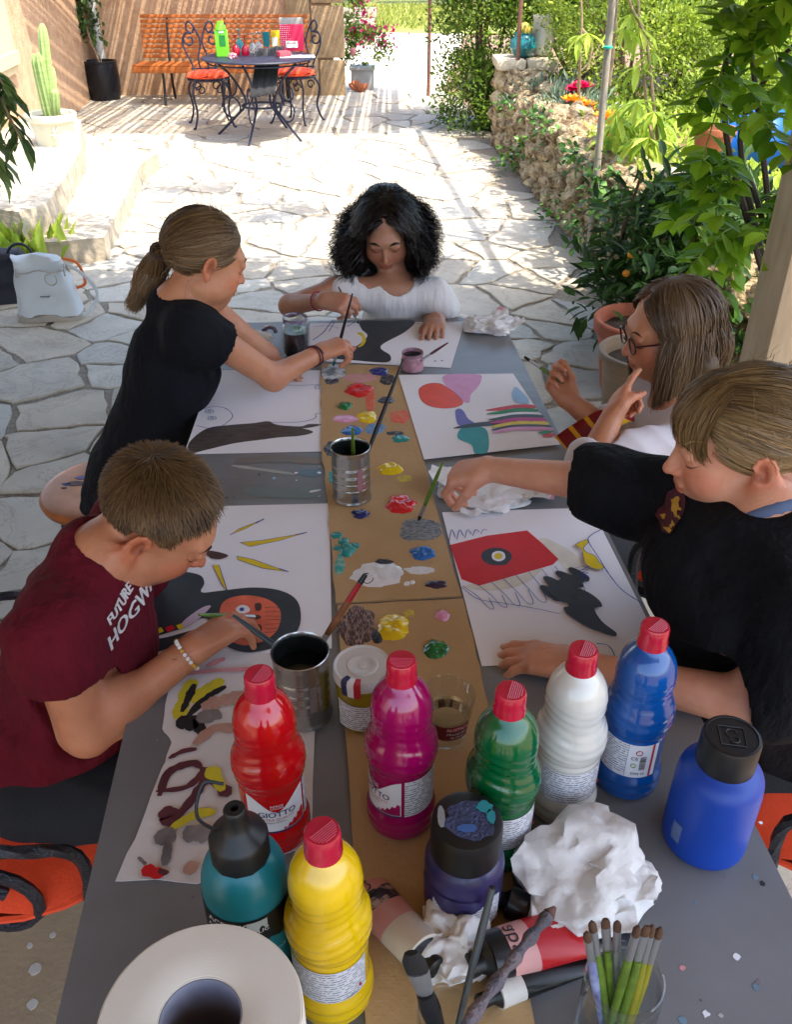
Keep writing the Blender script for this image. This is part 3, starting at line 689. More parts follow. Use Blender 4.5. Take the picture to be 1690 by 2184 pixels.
for pts in ([(-60, 120, 4.2), (-10, 190, 4.1), (20, 250, 4.05), (45, 300, 4.0)], [(-60, 200, 4.2), (-15, 300, 4.05), (0, 370, 4.0)], [(-50, 120, 4.2), (-5, 165, 4.1), (12, 190, 4.1)]):
    P = crom([PY(*p) for p in pts], 6); b.tube(P, .005, 5)
    for k, p in enumerate(P[3:]):
        for _ in range(2): LP.append(p); LD.append(Vector((st.uniform(-.5, .8), st.uniform(-.3, .3), -st.uniform(.3, 1))))
b.build('twig', m_twig, fb); leaves('foliage', LP, LD, .12, leafmat('leaf_ficus', '#31491f', '#7d9550', .3, .35), fb, 'lance', rng=RNG, roll=.5)
# tuft of yellow-green plant behind the handbag
c = PZ(40, 560, 0); rg = np.random.default_rng(17); n = 260; P = np.array(c) + rg.normal(0, 1, (n, 3)) * [.12, .1, .02]; P[:, 2] = np.abs(P[:, 2])
tf = thing('grass_tuft', 'sunlit yellow-green grassy tuft behind the handbags', 'plant', c); leaves('foliage', P, rg.normal(0, .3, (n, 3)) + [0, 0, 1], .24, m_leaf_pale, tf, 'lance', rng=rg, simple=True)

# vines over the wires and porch edge, above the frame: they dapple the terrace
vn = np.random.default_rng(23)
lob = [((-.6, 6.75, 2.42), (.3, .12, .06)), ((.1, 6.0, 2.42), (.3, .2, .06)), ((-1.0, 5.0, 2.4), (.5, .25, .08)), ((1.5, 5.2, 2.45), (.7, .5, .1)), ((1.9, 6.3, 2.45), (.5, .6, .1)), ((-1.7, 5.2, 2.4), (.5, .3, .06)), ((2.0, 7.8, 2.4), (.3, .5, .1)), ((-2.2, 6.6, 2.4), (.3, .2, .05)), ((-.3, 4.75, 2.42), (.4, .2, .06)), ((1.0, 4.6, 2.42), (.5, .25, .06))] + [((-2.6 + i * .42, 4.42 + .12 * math.sin(i * 2.3), 2.46), (.26, .16 + .08 * math.sin(i), .05)) for i in range(11)]
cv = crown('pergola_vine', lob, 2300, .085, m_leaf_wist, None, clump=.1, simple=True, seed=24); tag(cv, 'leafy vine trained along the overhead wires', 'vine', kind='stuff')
# ================================================================ bench
m_bench = M('bench_wood', '#b4662c', .6, col2='#94521f', scale=4, stretch=(1, 10, 10), bump=.1, bscale=60)
m_blackiron = M('black_iron', '#1b1c1f', .45, var=.3, scale=30, spec=.5)
BX0, BX1, BY = -3.1, -1.06, 11.95
bench = thing('garden_bench', 'long orange wooden slatted bench against the back wall', 'bench', ((BX0 + BX1) / 2, BY, 0))
for i in range(9):
    z = .49 + i * .053; MB().box(((BX0 + BX1) / 2, BY + .16 + i * .011, z), (BX1 - BX0, .02, .037), rot=Matrix.Rotation(-.2, 3, 'X'), bev=.004).build('back_slat', m_bench, bench)
for i in range(6):
    MB().box(((BX0 + BX1) / 2 - .01, BY + .06 - i * .075, .43), (BX1 - BX0 + .02, .062, .028), bev=.004).build('seat_slat', m_bench, bench)
MB().box(((BX0 + BX1) / 2 - .01, BY - .37, .395), (BX1 - BX0 + .02, .025, .06), bev=.004).build('seat_apron', m_bench, bench)
for x in (BX0 + .32, (BX0 + BX1) / 2, BX1 - .3):
    b = MB(); b.tube(crom([(x, BY - .3, .41), (x, BY - .31, .2), (x, BY - .36, .0)], 5), .016, 8)
    b.tube(crom([(x, BY + .12, .41), (x, BY + .15, .2), (x, BY + .2, .0)], 5), .016, 8); b.tube([(x, BY - .33, .41), (x, BY + .12, .41), (x, BY + .26, .93)], .015, 8)
    b.build('leg', m_blackiron, bench)

# ================================================================ wrought-iron chairs and table
m_blueiron = M('blue_iron', '#222c4a', .5, col2='#141722', scale=24, spec=.5)
m_ironpaint = M('navy_iron', '#191d27', .4, var=.35, scale=40, spec=.5, bump=.4, bscale=160)
m_cushion = M('orange_cotton', '#d8431a', .85, var=.14, scale=10, bump=.15, bscale=200, sheen=.2)
def spiral(c, r0, r1, a0, a1, ax, ay, n=18):
    return [Vector(c) + (Vector(ax) * math.cos(a0 + (a1 - a0) * i / n) + Vector(ay) * math.sin(a0 + (a1 - a0) * i / n)) * (r0 + (r1 - r0) * i / n) for i in range(n + 1)]
def cushion_mesh(c, r, h, n=40, m=7, tuft=True):
    """round tufted cushion"""
    vs = []; fs = []; c = Vector(c)
    for side in (1, -1):
        base = len(vs)
        for j in range(m + 1):
            for k in range(n):
                t = 2 * math.pi * k / n; rr = r * (1 - (j / m) ** 1.3 * .995) * (1 + .015 * math.cos(9 * t)); e = math.sqrt(max(0, 1 - (rr / r / 1.01) ** 4))
                z = h * (.5 * e) * (1.2 if side > 0 else .7)
                if tuft and side > 0:
                    z -= h * .14 * (abs(math.cos(t * 2.5)) ** 14) * min(1, rr / r * 2) + h * .32 * math.exp(-((rr / r - .42) ** 2) / .01) * (abs(math.cos(t * 2.5)) ** 30)
                vs.append(c + Vector((rr * math.cos(t), rr * math.sin(t), side * z)))
        for j in range(m):
            for k in range(n):
                f = (base + j * n + k, base + j * n + (k + 1) % n, base + (j + 1) * n + (k + 1) % n, base + (j + 1) * n + k); fs.append(f if side > 0 else f[::-1])
        fs.append(tuple(range(base + m * n, base + m * n + n)) if side > 0 else tuple(range(base + m * n + n - 1, base + m * n - 1, -1)))
    b = MB(); b.add(vs, fs); return b
def iron_chair(label, mat, r=.0085, twist=False, group=None, arms=False, cush=.22):
    t = thing('iron_chair', label, 'chair', (0, 0, 0), group); N8 = 6 if twist else 8
    def bar(pts, rr=None, n=5):
        P = crom(pts, n) if len(pts) < 12 else pts; b.tube(P, rr or r, N8, twist=.45 if twist else 0)
    b = MB(); ring = [(.205 * math.cos(a), .205 * math.sin(a), .45) for a in [i * 2 * math.pi / 28 for i in range(29)]]; b.tube(ring, r, 8, caps=False); b.tube([(x * .62, y * .62, .452) for x, y, z in ring], r * .7, 6, caps=False)
    for a in range(6): b.tube([(0, 0, .452), (.2 * math.cos(a * 1.047), .2 * math.sin(a * 1.047), .452)], r * .6, 5)
    b.build('seat_frame', mat, t)
    for sx in (-1, 1):
        for sy in (-1, 1):
            b = MB(); bar([(sx * .14, sy * .14, .45), (sx * .19, sy * .18, .34), (sx * .165, sy * .16, .16), (sx * .2, sy * .2, .02), (sx * .225, sy * .215, .006)], r * 1.15)
            b.build('leg', mat, t)
            b = MB(); b.tube(spiral((sx * .1, sy * .15, .36), .05, .018, 0, 6.5, (sx, 0, 0), (0, 0, 1), 16), r * .8, 6); b.build('scroll', mat, t)
    b = MB()
    for s in (-1, 1):
        bar([(s * .14, .15, .45), (s * .12, .2, .56), (s * .19, .24, .74), (s * .17, .26, .84), (s * .09, .27, .86)])
        b.tube(spiral((s * .12, .26, .795), .07, .02, 1.4, -5.2 if s > 0 else -5.2, (s, 0, 0), (0, .08, 1), 22), r, 6)
        bar([(s * .03, .18, .46), (s * .05, .22, .62), (s * .01, .25, .78), (s * .07, .27, .93), (s * .12, .275, .96), (s * .14, .27, .9), (s * .09, .265, .86), (s * .06, .262, .9)])
    b.tube([(-.14, .195, .53), (.14, .195, .53)], r * .8, 6)
    b.build('back_frame', mat, t)
    if arms:
        for s in (-1, 1):
            b = MB(); bar([(s * .17, .23, .7), (s * .26, .1, .68), (s * .27, -.08, .67), (s * .24, -.16, .62), (s * .21, -.14, .45)]); b.build('armrest', mat, t)
            b = MB(); b.tube(spiral((s * .235, -.02, .5), .07, .03, 1.5, 8.5, (0, 1, 0), (0, 0, 1), 20), r, 6); b.build('scroll', mat, t)
    if cush: 
        q = cushion_mesh((0, 0, .485), cush, .075).build('cushion', m_cushion, t)
        k = MB(); k.tube([(x * 1.0 * cush / .205, y * cush / .205, .482) for x, y, z in ring], .006, 6, caps=False); k.build('piping', m_cushion, q)
    return t
ch = iron_chair('blue-black scroll-backed chair with orange cushion left of the far table', m_blueiron, .0095)
ch.location = (-1.98, 10.25, .012); ch.rotation_euler.z = R(18)
child_copy(ch, (-1.08, 10.45, .012), R(-24), label='scroll-backed chair with orange cushion behind the black shirt', group=None)
# small third chair/stool ring in front
TC = Vector((-1.34, 9.6, 0))
bt = thing('bistro_table', 'round blue wrought-iron table with scroll legs on the sunny terrace', 'table', TC)
MB().lathe([(.52, .715), (.55, .718), (.555, .728), (.55, .736), (.52, .738)], TC, 48).build('table_top', m_blueiron, bt)
b = MB(); b.tube([(TC.x + .5 * math.cos(a), TC.y + .5 * math.sin(a), .69) for a in [i * 2 * math.pi / 40 for i in range(41)]], .008, 6, caps=False); b.build('apron_ring', m_blueiron, bt)
b = MB(); b.tube([(TC.x + .2 * math.cos(a), TC.y + .2 * math.sin(a), .3) for a in [i * 2 * math.pi / 30 for i in range(31)]], .01, 6, caps=False); b.build('brace_ring', m_blueiron, bt)
for a in (-.62, -1.75, 2.9, 1.2):
    d = Vector((math.cos(a), math.sin(a), 0)); b = MB()
    b.tube(crom([TC + d * .48 + Vector((0, 0, .7)), TC + d * .3 + Vector((0, 0, .55)), TC + d * .17 + Vector((0, 0, .33)), TC + d * .3 + Vector((0, 0, .18)), TC + d * .5 + Vector((0, 0, .01))], 6), .012, 7)
    b.tube(spiral(TC + d * .36 + Vector((0, 0, .45)), .11, .03, 2.4, 8.8, d, (0, 0, 1), 20), .009, 6); b.tube(spiral(TC + d * .33 + Vector((0, 0, .27)), .1, .09, 0, 6.2, d, (0, 0, 1), 18), .009, 6)
    b.build('leg', m_blueiron, bt)
# ---- on that table
TZ = .7385
def on(u, v): return PZ(u, v, TZ)
c = on(476, 121); b = MB(); b.box(c + Vector((0, 0, .115)), (.125, .07, .23), rot=.15, bev=.012); b.add([], [])
t = thing('green_carton', 'lime green carton bottle standing on the blue table', 'carton', c)
b.build('body', M('lime_print', '#5cc21c', .35, col2='#7fd63a', scale=3), t)
k = MB(); k.lathe([(.055, .23), (.05, .26), (.032, .285), (.032, .3), (.02, .305)], c, 18); k.build('shoulder', M('lime_cap', '#7ad329', .4, var=.1), t)
k = MB(); k.box(c + Vector((.012, -.0365, .14)), (.06, .002, .09), rot=.15); k.build('label', M('dark_green_print', '#1f7a34', .5), t, smooth=False)
k = MB(); k.box(c + Vector((.008, -.0375, .215)), (.05, .002, .022), rot=.15); k.build('label', M('white_print', '#e8eee0', .5), t, smooth=False)
def wineglass(c, mat, lab, grp):
    t = thing('wine_glass', lab, 'glass', c, grp)
    MB().lathe([(.034, 0), (.038, .02), (.036, .06), (.02, .085), (.006, .095)], c, 20, (False, False)).build('bowl', mat, t)
    b = MB(); b.lathe([(.005, .09), (.005, .165), (.03, .172), (.034, .176)], c, 18, (False, True)); b.build('stem', mat, t)
m_redglass = M('red_plastic_glass', '#c1133a', .2, trans=.35, var=.05); m_clear = M('clear_plastic', '#d5dde0', .12, trans=.75, var=.02); m_tealp = M('teal_plastic', '#14808c', .3, trans=.2, var=.05)
wineglass(on(504, 118), m_redglass, 'red plastic wine glass upside down nearest the green carton', 'upside-down glasses')
wineglass(on(524, 118), m_redglass, 'red plastic wine glass upside down right of its twin', 'upside-down glasses')
wineglass(on(540, 113), m_clear, 'clear plastic wine glass upside down next to the red ones', 'upside-down glasses')
wineglass(on(553, 110), m_clear, 'clear plastic wine glass upside down nearest the teal cup', 'upside-down glasses')
wineglass(on(512, 105), m_tealp, 'teal plastic glass upside down behind the red ones', 'upside-down glasses')
c = on(569, 104); t = MB().lathe([(.03, 0), (.032, .01), (.04, .13), (.042, .132), (.038, .13), (.03, .012)], c + Vector((0, 0, .02)), 20, (True, True)).build('teal_cup', m_tealp); tag(t, 'teal plastic cup beside the yellow carton', 'cup')
c = on(589, 102); b = MB(); b.box(c + Vector((0, 0, .08)), (.09, .06, .16), rot=.1, bev=.006); t = thing('yellow_carton', 'yellow and white carton next to the pink bag', 'carton', c); b.build('box', M('yellow_print', '#e6c21a', .5), t)
MB().box(c + Vector((-.004, -.033, .06)), (.06, .003, .08), rot=.1).build('label', M('white_print', '#e8eee0', .5), t, smooth=False)
c = on(624, 108); t = thing('pink_bag', 'pink dotted gift bag with grey top and white label', 'bag', c); b = MB()
b.box(c + Vector((0, 0, .12)), (.24, .06, .24), rot=.05, bev=.01)
m_dots = M('pink_dots', '#d8204f', .6, var=.04); N, L, bs = nodes_of(m_dots)
vo = N.new('ShaderNodeTexVoronoi'); vo.inputs['Scale'].default_value = 55; vo.inputs['Randomness'].default_value = .15; rp = N.new('ShaderNodeValToRGB'); rp.color_ramp.elements[0].position = .22; rp.color_ramp.elements[1].position = .3
rp.color_ramp.elements[0].color = (.9, .55, .6, 1); rp.color_ramp.elements[1].color = (*srgb('#d11f4c'), 1); tc = N.new('ShaderNodeTexCoord'); L.new(tc.outputs['Object'], vo.inputs['Vector']); L.new(vo.outputs['Distance'], rp.inputs[0]); L.new(rp.outputs[0], bs.inputs['Base Color'])
b.build('body', m_dots, t); MB().box(c + Vector((0, .0, .265)), (.235, .05, .06), rot=.05, bev=.006).build('top_edge', M('grey_paper', '#9a9690', .7), t); MB().box(c + Vector((0, -.036, .06)), (.12, .003, .06), rot=.05).build('label', M('white_print', '#e8eee0', .5), t, smooth=False)
k = MB(); k.box(c + Vector((-.005, -.0385, .072)), (.09, .001, .006), rot=.05); k.build('print_line', M('red_print', '#b52233', .6), t, smooth=False)
# papers and crumpled foil
m_paper = M('paper', '#e6e5e8', .75, var=.02, scale=6, bump=.03, bscale=40)
c = on(628, 122); b = MB(); b.box(c + Vector((.02, .05, .003)), (.34, .22, .003), rot=.15); tag(b.build('paper_stack', m_paper, smooth=False), 'loose white papers on the right of the blue table', 'paper')
def crumple(name, label, c, r, mat, seed, flat=.6, cat='tissue', n=3, spikes=.5, stretch=(1, 1), fine=.22):
    bm = bmesh.new(); bmesh.ops.create_icosphere(bm, subdivisions=n, radius=1)
    sd = Vector((seed * 7.3, seed * 1.7, seed * 3.9))
    for v in bm.verts:
        q = v.co.normalized(); a = abs(mnoise.noise(q * 1.6 + sd)); bb = 1 - abs(mnoise.noise(q * 3.1 + sd * 2)) * 2; d = 1 - abs(mnoise.noise(q * 6.5 + sd)) * 2
        f = .72 + spikes * (.55 * a + .22 * bb) + fine * d * .5
        z = q.z * f * flat; z = max(z, -flat * .32)
        v.co = Vector((q.x * f * stretch[0], q.y * f * stretch[1], z + flat * .32)) * r
    me = bpy.data.meshes.new(name); bm.to_mesh(me); bm.free(); me.materials.append(mat); o = link_mesh(name, me, None, c)
    return tag(o, label, cat)
crumple('foil_ball', 'small crumpled pink foil beside the green carton', on(496, 124), .05, M('foil_pink', '#c9a0a8', .3, metal=.5, col2='#8a4a56', scale=20), 2, .8, 'foil')
# black shirt draped over the edge
m_blackcloth = M('black_jersey', '#17181a', .9, var=.25, scale=8, bump=.1, bscale=200, sheen=.3)
def drape(name, label, pts_top, pts_bot, mat, cat, n=26, m=18, fold=.03, seed=1):
    vs = []
    for j in range(m + 1):
        for i in range(n + 1):
            s, q = i / n, j / m; a = Vector(pts_top[0]).lerp(Vector(pts_top[1]), s); bt_ = Vector(pts_bot[0]).lerp(Vector(pts_bot[1]), s)
            p = a.lerp(bt_, max(0, (q - .35) / .65)) if q > .35 else a + Vector((0, .2 * (.35 - q) / .35, 0))
            f = math.sin(s * 17 + seed + q * 2) * fold * (.4 + q) + mnoise.noise(Vector((s * 5, q * 4, seed))) * fold
            vs.append(p + Vector((f * .4, -abs(f) * .8 if q > .35 else 0, abs(f) if q <= .35 else 0)))
    fs = [(j * (n + 1) + i, j * (n + 1) + i + 1, (j + 1) * (n + 1) + i + 1, (j + 1) * (n + 1) + i) for j in range(m) for i in range(n)]
    b = MB(); b.add(vs, fs); o = b.build(name, mat, angle=80); s = o.modifiers.new('s', 'SOLIDIFY'); s.thickness = .006
    return tag(o, label, cat)
p0, p1 = on(545, 118), on(603, 112); 
drape('black_shirt', 'black shirt thrown over the front edge of the blue table', (p0 + Vector((0, -.1, .02)), p1 + Vector((0, -.02, .03))), (PY(536, 208, 9.02), PY(583, 200, 9.05)), m_blackcloth, 'shirt')
c = on(608, 119); b = MB(); b.box(c + Vector((0, -.1, .03)), (.13, .1, .05), rot=.5, bev=.02); o = b.build('red_pouch', M('coral_cloth', '#c8434f', .8)); rough(o, .01, 20); tag(o, 'coral red pouch beside the black shirt', 'pouch')

# ================================================================ pots by the house
bp = thing('black_pot', 'tall black ribbed pot in the wall corner with a climbing plant', 'flower pot', (PZ(243, 204, 0).x, 12.1, 0))
c = Vector(bp.location); prof = [(.15, 0), (.18, .02), (.205, .15), (.205, .3), (.195, .42), (.2, .425), (.2, .445), (.185, .445), (.18, .40)]
MB().lathe(prof, c, 32, (True, False)).build('vessel', M('black_glaze', '#15161c', .3, var=.3, scale=30, stretch=(1, 1, 12), spec=.4), bp)
MB().lathe([(.181, .405), (.08, .415)], c, 24, (False, True)).build('soil', M('soil', '#2c241d', .98), bp)
b = MB(); tips = []
P = crom([c + Vector((0, 0, .4)), c + Vector((-.08, 0, .7)), c + Vector((-.12, .05, 1.1)), c + Vector((-.1, .1, 1.8))], 6); b.tube(P, .012, 6); b.tube([p + Vector((.03 * math.sin(i), .02, 0)) for i, p in enumerate(P)], .008, 5); b.build('stem', m_twig, bp)
rg = np.random.default_rng(51); n = 420; sel = rg.integers(8, len(P), n); pp_ = np.array([P[i] for i in sel]) + rg.normal(0, 1, (n, 3)) * [.09, .05, .09]
leaves('foliage', pp_, rg.normal(0, .5, (n, 3)) + [0, -.2, -.5], .075, m_leaf_dark, bp, rng=rg)
# cactus
cp = PZ(119, 306, .335); ck = thing('cactus_pot', 'pale stone pot with a fleur-de-lis holding a tall columnar cactus', 'flower pot', cp)
m_pot = M('pale_cement', '#cdcbb4', .85, var=.1, scale=8, bump=.2, bscale=50)
MB().lathe([(.135, 0), (.14, .02), (.165, .16), (.19, .175), (.195, .215), (.188, .225), (.165, .222), (.155, .18)], cp, 36, (True, False)).build('vessel', m_pot, ck)
MB().lathe([(.16, .19), (.06, .2)], cp, 24, (False, True)).build('soil', M('soil_red', '#6d4a35', .98, bump=.8, bscale=90), ck)
b = MB(); fc = cp + Vector((.055, -.15, .1)); fr = Matrix.Rotation(-.3, 3, 'Z')
b.ball(fc + Vector((0, 0, .02)), (.012, .012, .04), 10, 8); b.ball(fc + Vector((-.024, .003, .02)), (.009, .01, .028), 10, 8, rot=Matrix.Rotation(-.7, 3, 'Y')); b.ball(fc + Vector((.024, .003, .02)), (.009, .01, .028), 10, 8, rot=Matrix.Rotation(.7, 3, 'Y')); b.box(fc + Vector((0, 0, -.012)), (.05, .016, .01)); b.ball(fc + Vector((0, 0, -.03)), (.014, .01, .018), 8, 6)
b.build('fleur_de_lis', m_pot, ck)
m_cact = M('cactus_green', '#7d9a55', .6, col2='#9bb070', scale=12, stretch=(1, 1, 5))
def cactus_col(base, top, r):
    base, top = Vector(base), Vector(top); ax = (top - base); L_ = ax.length; rot = Vector((0, 0, 1)).rotation_difference(ax).to_matrix()
    prof = [(r * .8, 0), (r, L_ * .15), (r, L_ * .5), (r * .95, L_ * .85), (r * .75, L_ * .95), (r * .3, L_)]
    b = MB(); b.lathe(prof, base, 42, rot=rot, fn=lambda p, t: Vector((p.x * (1 + .16 * math.cos(7 * t)), p.y * (1 + .16 * math.cos(7 * t)), p.z))); return b.build('cactus_stem', m_cact, ck)
for (u0, v0, u1, v1, r) in ((112, 262, 89, 50, .036), (104, 262, 71, 114, .03), (112, 264, 80, 112, .03), (118, 264, 107, 140, .034), (122, 263, 116, 190, .03)):
    a = PY(u0, v0, cp.y); a.z = max(a.z, cp.z + .19); cactus_col(a, PY(u1, v1, cp.y + rnd(-.05, .05)), r)
# planter with pink flowers beyond the wall end
pl = PZ(770, 196, 0); fp = thing('flower_planter', 'grey planter with tall pink-flowering climber at the wall end', 'planter', (pl.x, 13.0, 0)); c = Vector(fp.location)
b = MB(); b.box(c + Vector((.02, 0, .13)), (.3, .3, .26), bev=.01); b.box(c + Vector((.02, 0, .27)), (.34, .34, .04), bev=.008); b.build('box', M('zinc_grey', '#9a9c9c', .6, var=.1), fp)
crown('foliage', [((c.x + .05, 13.0, .5), (.28, .22, .22)), ((c.x - .02, 13.0, .95), (.16, .16, .4)), ((c.x - .05, 13, 1.5), (.13, .14, .4))], 2600, .06, m_leaf_hedge, fp, clump=.07, seed=61)
rg = np.random.default_rng(62); n = 420; z = rg.uniform(.55, 1.75, n); P = np.stack([c.x + rg.normal(0, .10, n) + .04, 12.92 + rg.normal(0, .1, n), z], 1)
P[:90] = np.stack([c.x + .25 + rg.normal(0, .14, 90), 12.9 + rg.normal(0, .1, 90), rg.uniform(.5, .8, 90)], 1)
leaves('blossom', P, rg.normal(0, 1, (n, 3)), .055, m_fl_mag, fp, rng=rg)
b = MB(); b.ball(PY(692 * .3405 + 518, 320 * .3405, 12.75), .045, 10, 8, jit=.1); b.build('rose', m_fl_rose, fp)
b = MB()
for i in range(7): b.ball((c.x - .1 + .025 * i, 12.72, .07 + .02 * math.sin(i)), (.035, .04, .07), 8, 6, rot=Matrix.Rotation((i - 3) * .3, 3, 'Y'))
tag(b.build('clay_shell', m_terra), 'terracotta shell ornament at the foot of the wall', 'ornament')
# low garden wall far behind
gw = thing('garden_wall', 'low pale stone garden wall beyond the pink flowers', 'wall', (-.9, 19, 0)); st = random.Random(71)
for k in range(4):
    x = -2.2
    while x < -.42:
        w1 = st.uniform(.25, .45); x1 = min(x + w1, -.36); b = MB(); b.box(((x + x1) / 2, 19 + st.uniform(-.02, .02), .08 + k * .155), (x1 - x - .015, .35, .145), bev=.02); b.build('stone', m_stone_lt, gw); x = x1

# ================================================================ handbags on the terrace
hb = PZ(112, 676, 0.012); m_whiteleather = M('white_leather', '#b9bec0', .5, var=.06, scale=5, bump=.12, bscale=25); m_tan = M('taupe_leather', '#9a9286', .6, var=.1)
bag = thing('white_handbag', 'white leather bucket handbag standing on the paving', 'handbag', hb)
def sackmesh(c, w0, w1, d0, d1, h, rot, n=36, m=14, crease=.012, lean=(0, 0)):
    vs = []; rm = Matrix.Rotation(rot, 3, 'Z'); c = Vector(c)
    for j in range(m + 1):
        t = j / m; w_, d_ = w0 + (w1 - w0) * t, d0 + (d1 - d0) * t
        for k in range(n):
            a = 2 * math.pi * k / n; ca, sa = math.cos(a), math.sin(a); e = .35
            x = math.copysign(abs(ca) ** e, ca) * w_ / 2; y = math.copysign(abs(sa) ** e, sa) * d_ / 2
            f = mnoise.noise(Vector((x * 9, y * 9, t * 3))) * crease * (t if t < .9 else 1.6)
            vs.append(c + rm @ Vector((x + f + lean[0] * t * t, y - f + lean[1] * t * t + .4 * f * math.sin(x * 60), h * t + (.012 * math.sin(x * 34 + 1) if t > .95 else 0))))
    b = MB(); fs = [(j * n + k, j * n + (k + 1) % n, (j + 1) * n + (k + 1) % n, (j + 1) * n + k) for j in range(m) for k in range(n)] + [tuple(range(n - 1, -1, -1)), tuple(range(m * n, m * n + n))]
    b.add(vs, fs); return b
sackmesh(hb + Vector((0, 0, .025)), .33, .235, .15, .065, .30, .12, crease=.035, lean=(-.03, .02)).build('body', m_whiteleather, bag, angle=60)
sackmesh(hb, .335, .33, .155, .15, .03, .12, m=2, crease=0).build('base', m_tan, bag, angle=60)
for s in (-1, 1):
    P = [hb + Matrix.Rotation(.12, 3, 'Z') @ Vector((s * .12 + rnd(-.002, .002), -.06 + .012 * i, .235 + .05 * math.sin(i * .4))) for i in range(10)]; MB().tube(P, .006, 6).build('side_tab', m_tan, bag)
P = [hb + Matrix.Rotation(.12, 3, 'Z') @ Vector((-.115 + .23 * i / 12, -.062 - .006 * math.sin(i), .262 - .006 * math.sin(i * .8))) for i in range(13)]; MB().tube(P, .004, 6).build('drawstring', m_tan, bag)
MB().tube(spiral(hb + Vector((.06, -.07, .225)), .03, .03, 1.2, 7.2, (1, 0, 0), (0, 0, 1), 18), .003, 5).build('cord_loop', m_tan, bag)
P = crom([hb + Vector((.12, 0, .29)), hb + Vector((.2, .02, .22)), hb + Vector((.25, .03, .12)), hb + Vector((.2, .0, .03)), hb + Vector((.15, -.02, .02))], 6); MB().tube(P, .009, 6, flat=.3).build('strap', m_whiteleather, bag)
P = crom([hb + Vector((.1, .04, .3)), hb + Vector((.17, .05, .27)), hb + Vector((.19, .05, .17)), hb + Vector((.14, .05, .14))], 6); MB().tube(P, .008, 6, flat=.5).build('strap', M('orange_strap', '#d0652a', .5), bag)
rm = Matrix.Rotation(.12, 3, 'Z'); k = MB(); k.tube([hb + rm @ Vector((-.02 + .008 * i, -.072 - .003 * (i % 2), .135 + .004 * math.sin(i * 2.4))) for i in range(7)], .0028, 5); k.build('metal_emblem', M('metal_letters', '#77777a', .3, metal=.8), bag)
c = PZ(30, 652, .012) + Vector((-.1, .1, 0)); db = thing('navy_bag', 'dark navy bag slumped behind the white handbag', 'bag', c)
sackmesh(c, .42, .3, .2, .12, .27, .3, crease=.05).build('body', M('navy_nylon', '#10121c', .6, var=.3), db, angle=70)
for s in (-.08, .16): MB().tube(spiral(c + Vector((s, -.02, .24)), .07, .07, .2, 2.9, (1, 0, 0), (0, .2, 1), 14), .008, 6).build('handle', M('navy_nylon', '#10121c', .6), db)
# ================================================================ the painting table
T = .74
m_table = M('table_laminate', '#7c7d7e', .36, col2='#6b6b6b', scale=3.5, bump=.04, bscale=30, spec=.45)
N, L, bs = nodes_of(m_table)   # dried smears of paint
nz = N.new('ShaderNodeTexNoise'); nz.inputs['Scale'].default_value = 7; nz.inputs['Detail'].default_value = 7; nz.inputs['Distortion'].default_value = .6
mp = N.new('ShaderNodeMapping'); mp.inputs['Scale'].default_value = (.5, 1.6, 1); tc = [n for n in N if n.type == 'TEX_COORD'][0]; L.new(tc.outputs['Object'], mp.inputs[0]); L.new(mp.outputs[0], nz.inputs['Vector'])
rp = N.new('ShaderNodeValToRGB'); rp.color_ramp.elements[0].position = .6; rp.color_ramp.elements[1].position = .72; rp.color_ramp.elements[0].color = (0, 0, 0, 1); rp.color_ramp.elements[1].color = (.45, .45, .45, 1); L.new(nz.outputs['Fac'], rp.inputs[0])
mx = N.new('ShaderNodeMix'); mx.data_type = 'RGBA'; base = [n for n in N if n.type == 'VALTORGB'][0]
L.new(rp.outputs[0], mx.inputs[0]); L.new(base.outputs[0], mx.inputs[6]); mx.inputs[7].default_value = (*srgb('#8fa3ad'), 1); L.new(mx.outputs[2], bs.inputs['Base Color'])
tb = thing('work_table', 'long grey table covered with painting things', 'table', (0, 1.35, 0))
FL, FR = Vector((-.519, 2.484)), Vector((.312, 2.548)); NL, NR = Vector((-.335, .22)), Vector((.496, .285))
b = MB(); b.prism([(p.x, p.y) for p in (NL, NR, FR, FL)], T - .028, T); b.build('table_top', m_table, tb, smooth=False)
m_leg = M('table_leg', '#3c3d40', .5, metal=.5)
for p in (NL, NR, FR, FL):
    q = Vector((p.x, p.y)).lerp((NL + FR) / 2, .12); MB().box((q.x, q.y, (T - .03) / 2), (.045, .045, T - .03), bev=.004).build('leg', m_leg, tb)

def zz(u, v, z): p = PZ(u, v, z); return (p.x, p.y)
def sheet(name, label, quad, z, th, mat, cat, sag=.0):
    pts = [zz(u, v, z) for u, v in quad]; c = Vector((sum(p[0] for p in pts) / len(pts), sum(p[1] for p in pts) / len(pts), z))
    t = thing(name, label, cat, c); b = MB(); b.prism(pts, z, z + th); b.build('sheet', mat, t, smooth=False); return t
LAY = {}
def patch(par, name, pts, mat, z, smooth=True, lift=.0006):
    """flat painted shape on a sheet"""
    P = [Vector((*zz(u, v, z), 0)) for u, v in pts]
    P = crom(P, 6, True) if smooth else P
    LAY[par] = LAY.get(par, 0) + 1; z1 = z + lift + LAY[par] * .00012
    b = MB(); b.prism([(p.x, p.y) for p in P], z1 - .0001, z1); return b.build(name, mat, par, smooth=False)
def oval(cu, cv, ru, rv, n=14, jit=.06): return [(cu + ru * math.cos(6.283 * i / n) * (1 + rnd(-jit, jit)), cv + rv * math.sin(6.283 * i / n) * (1 + rnd(-jit, jit))) for i in range(n)]
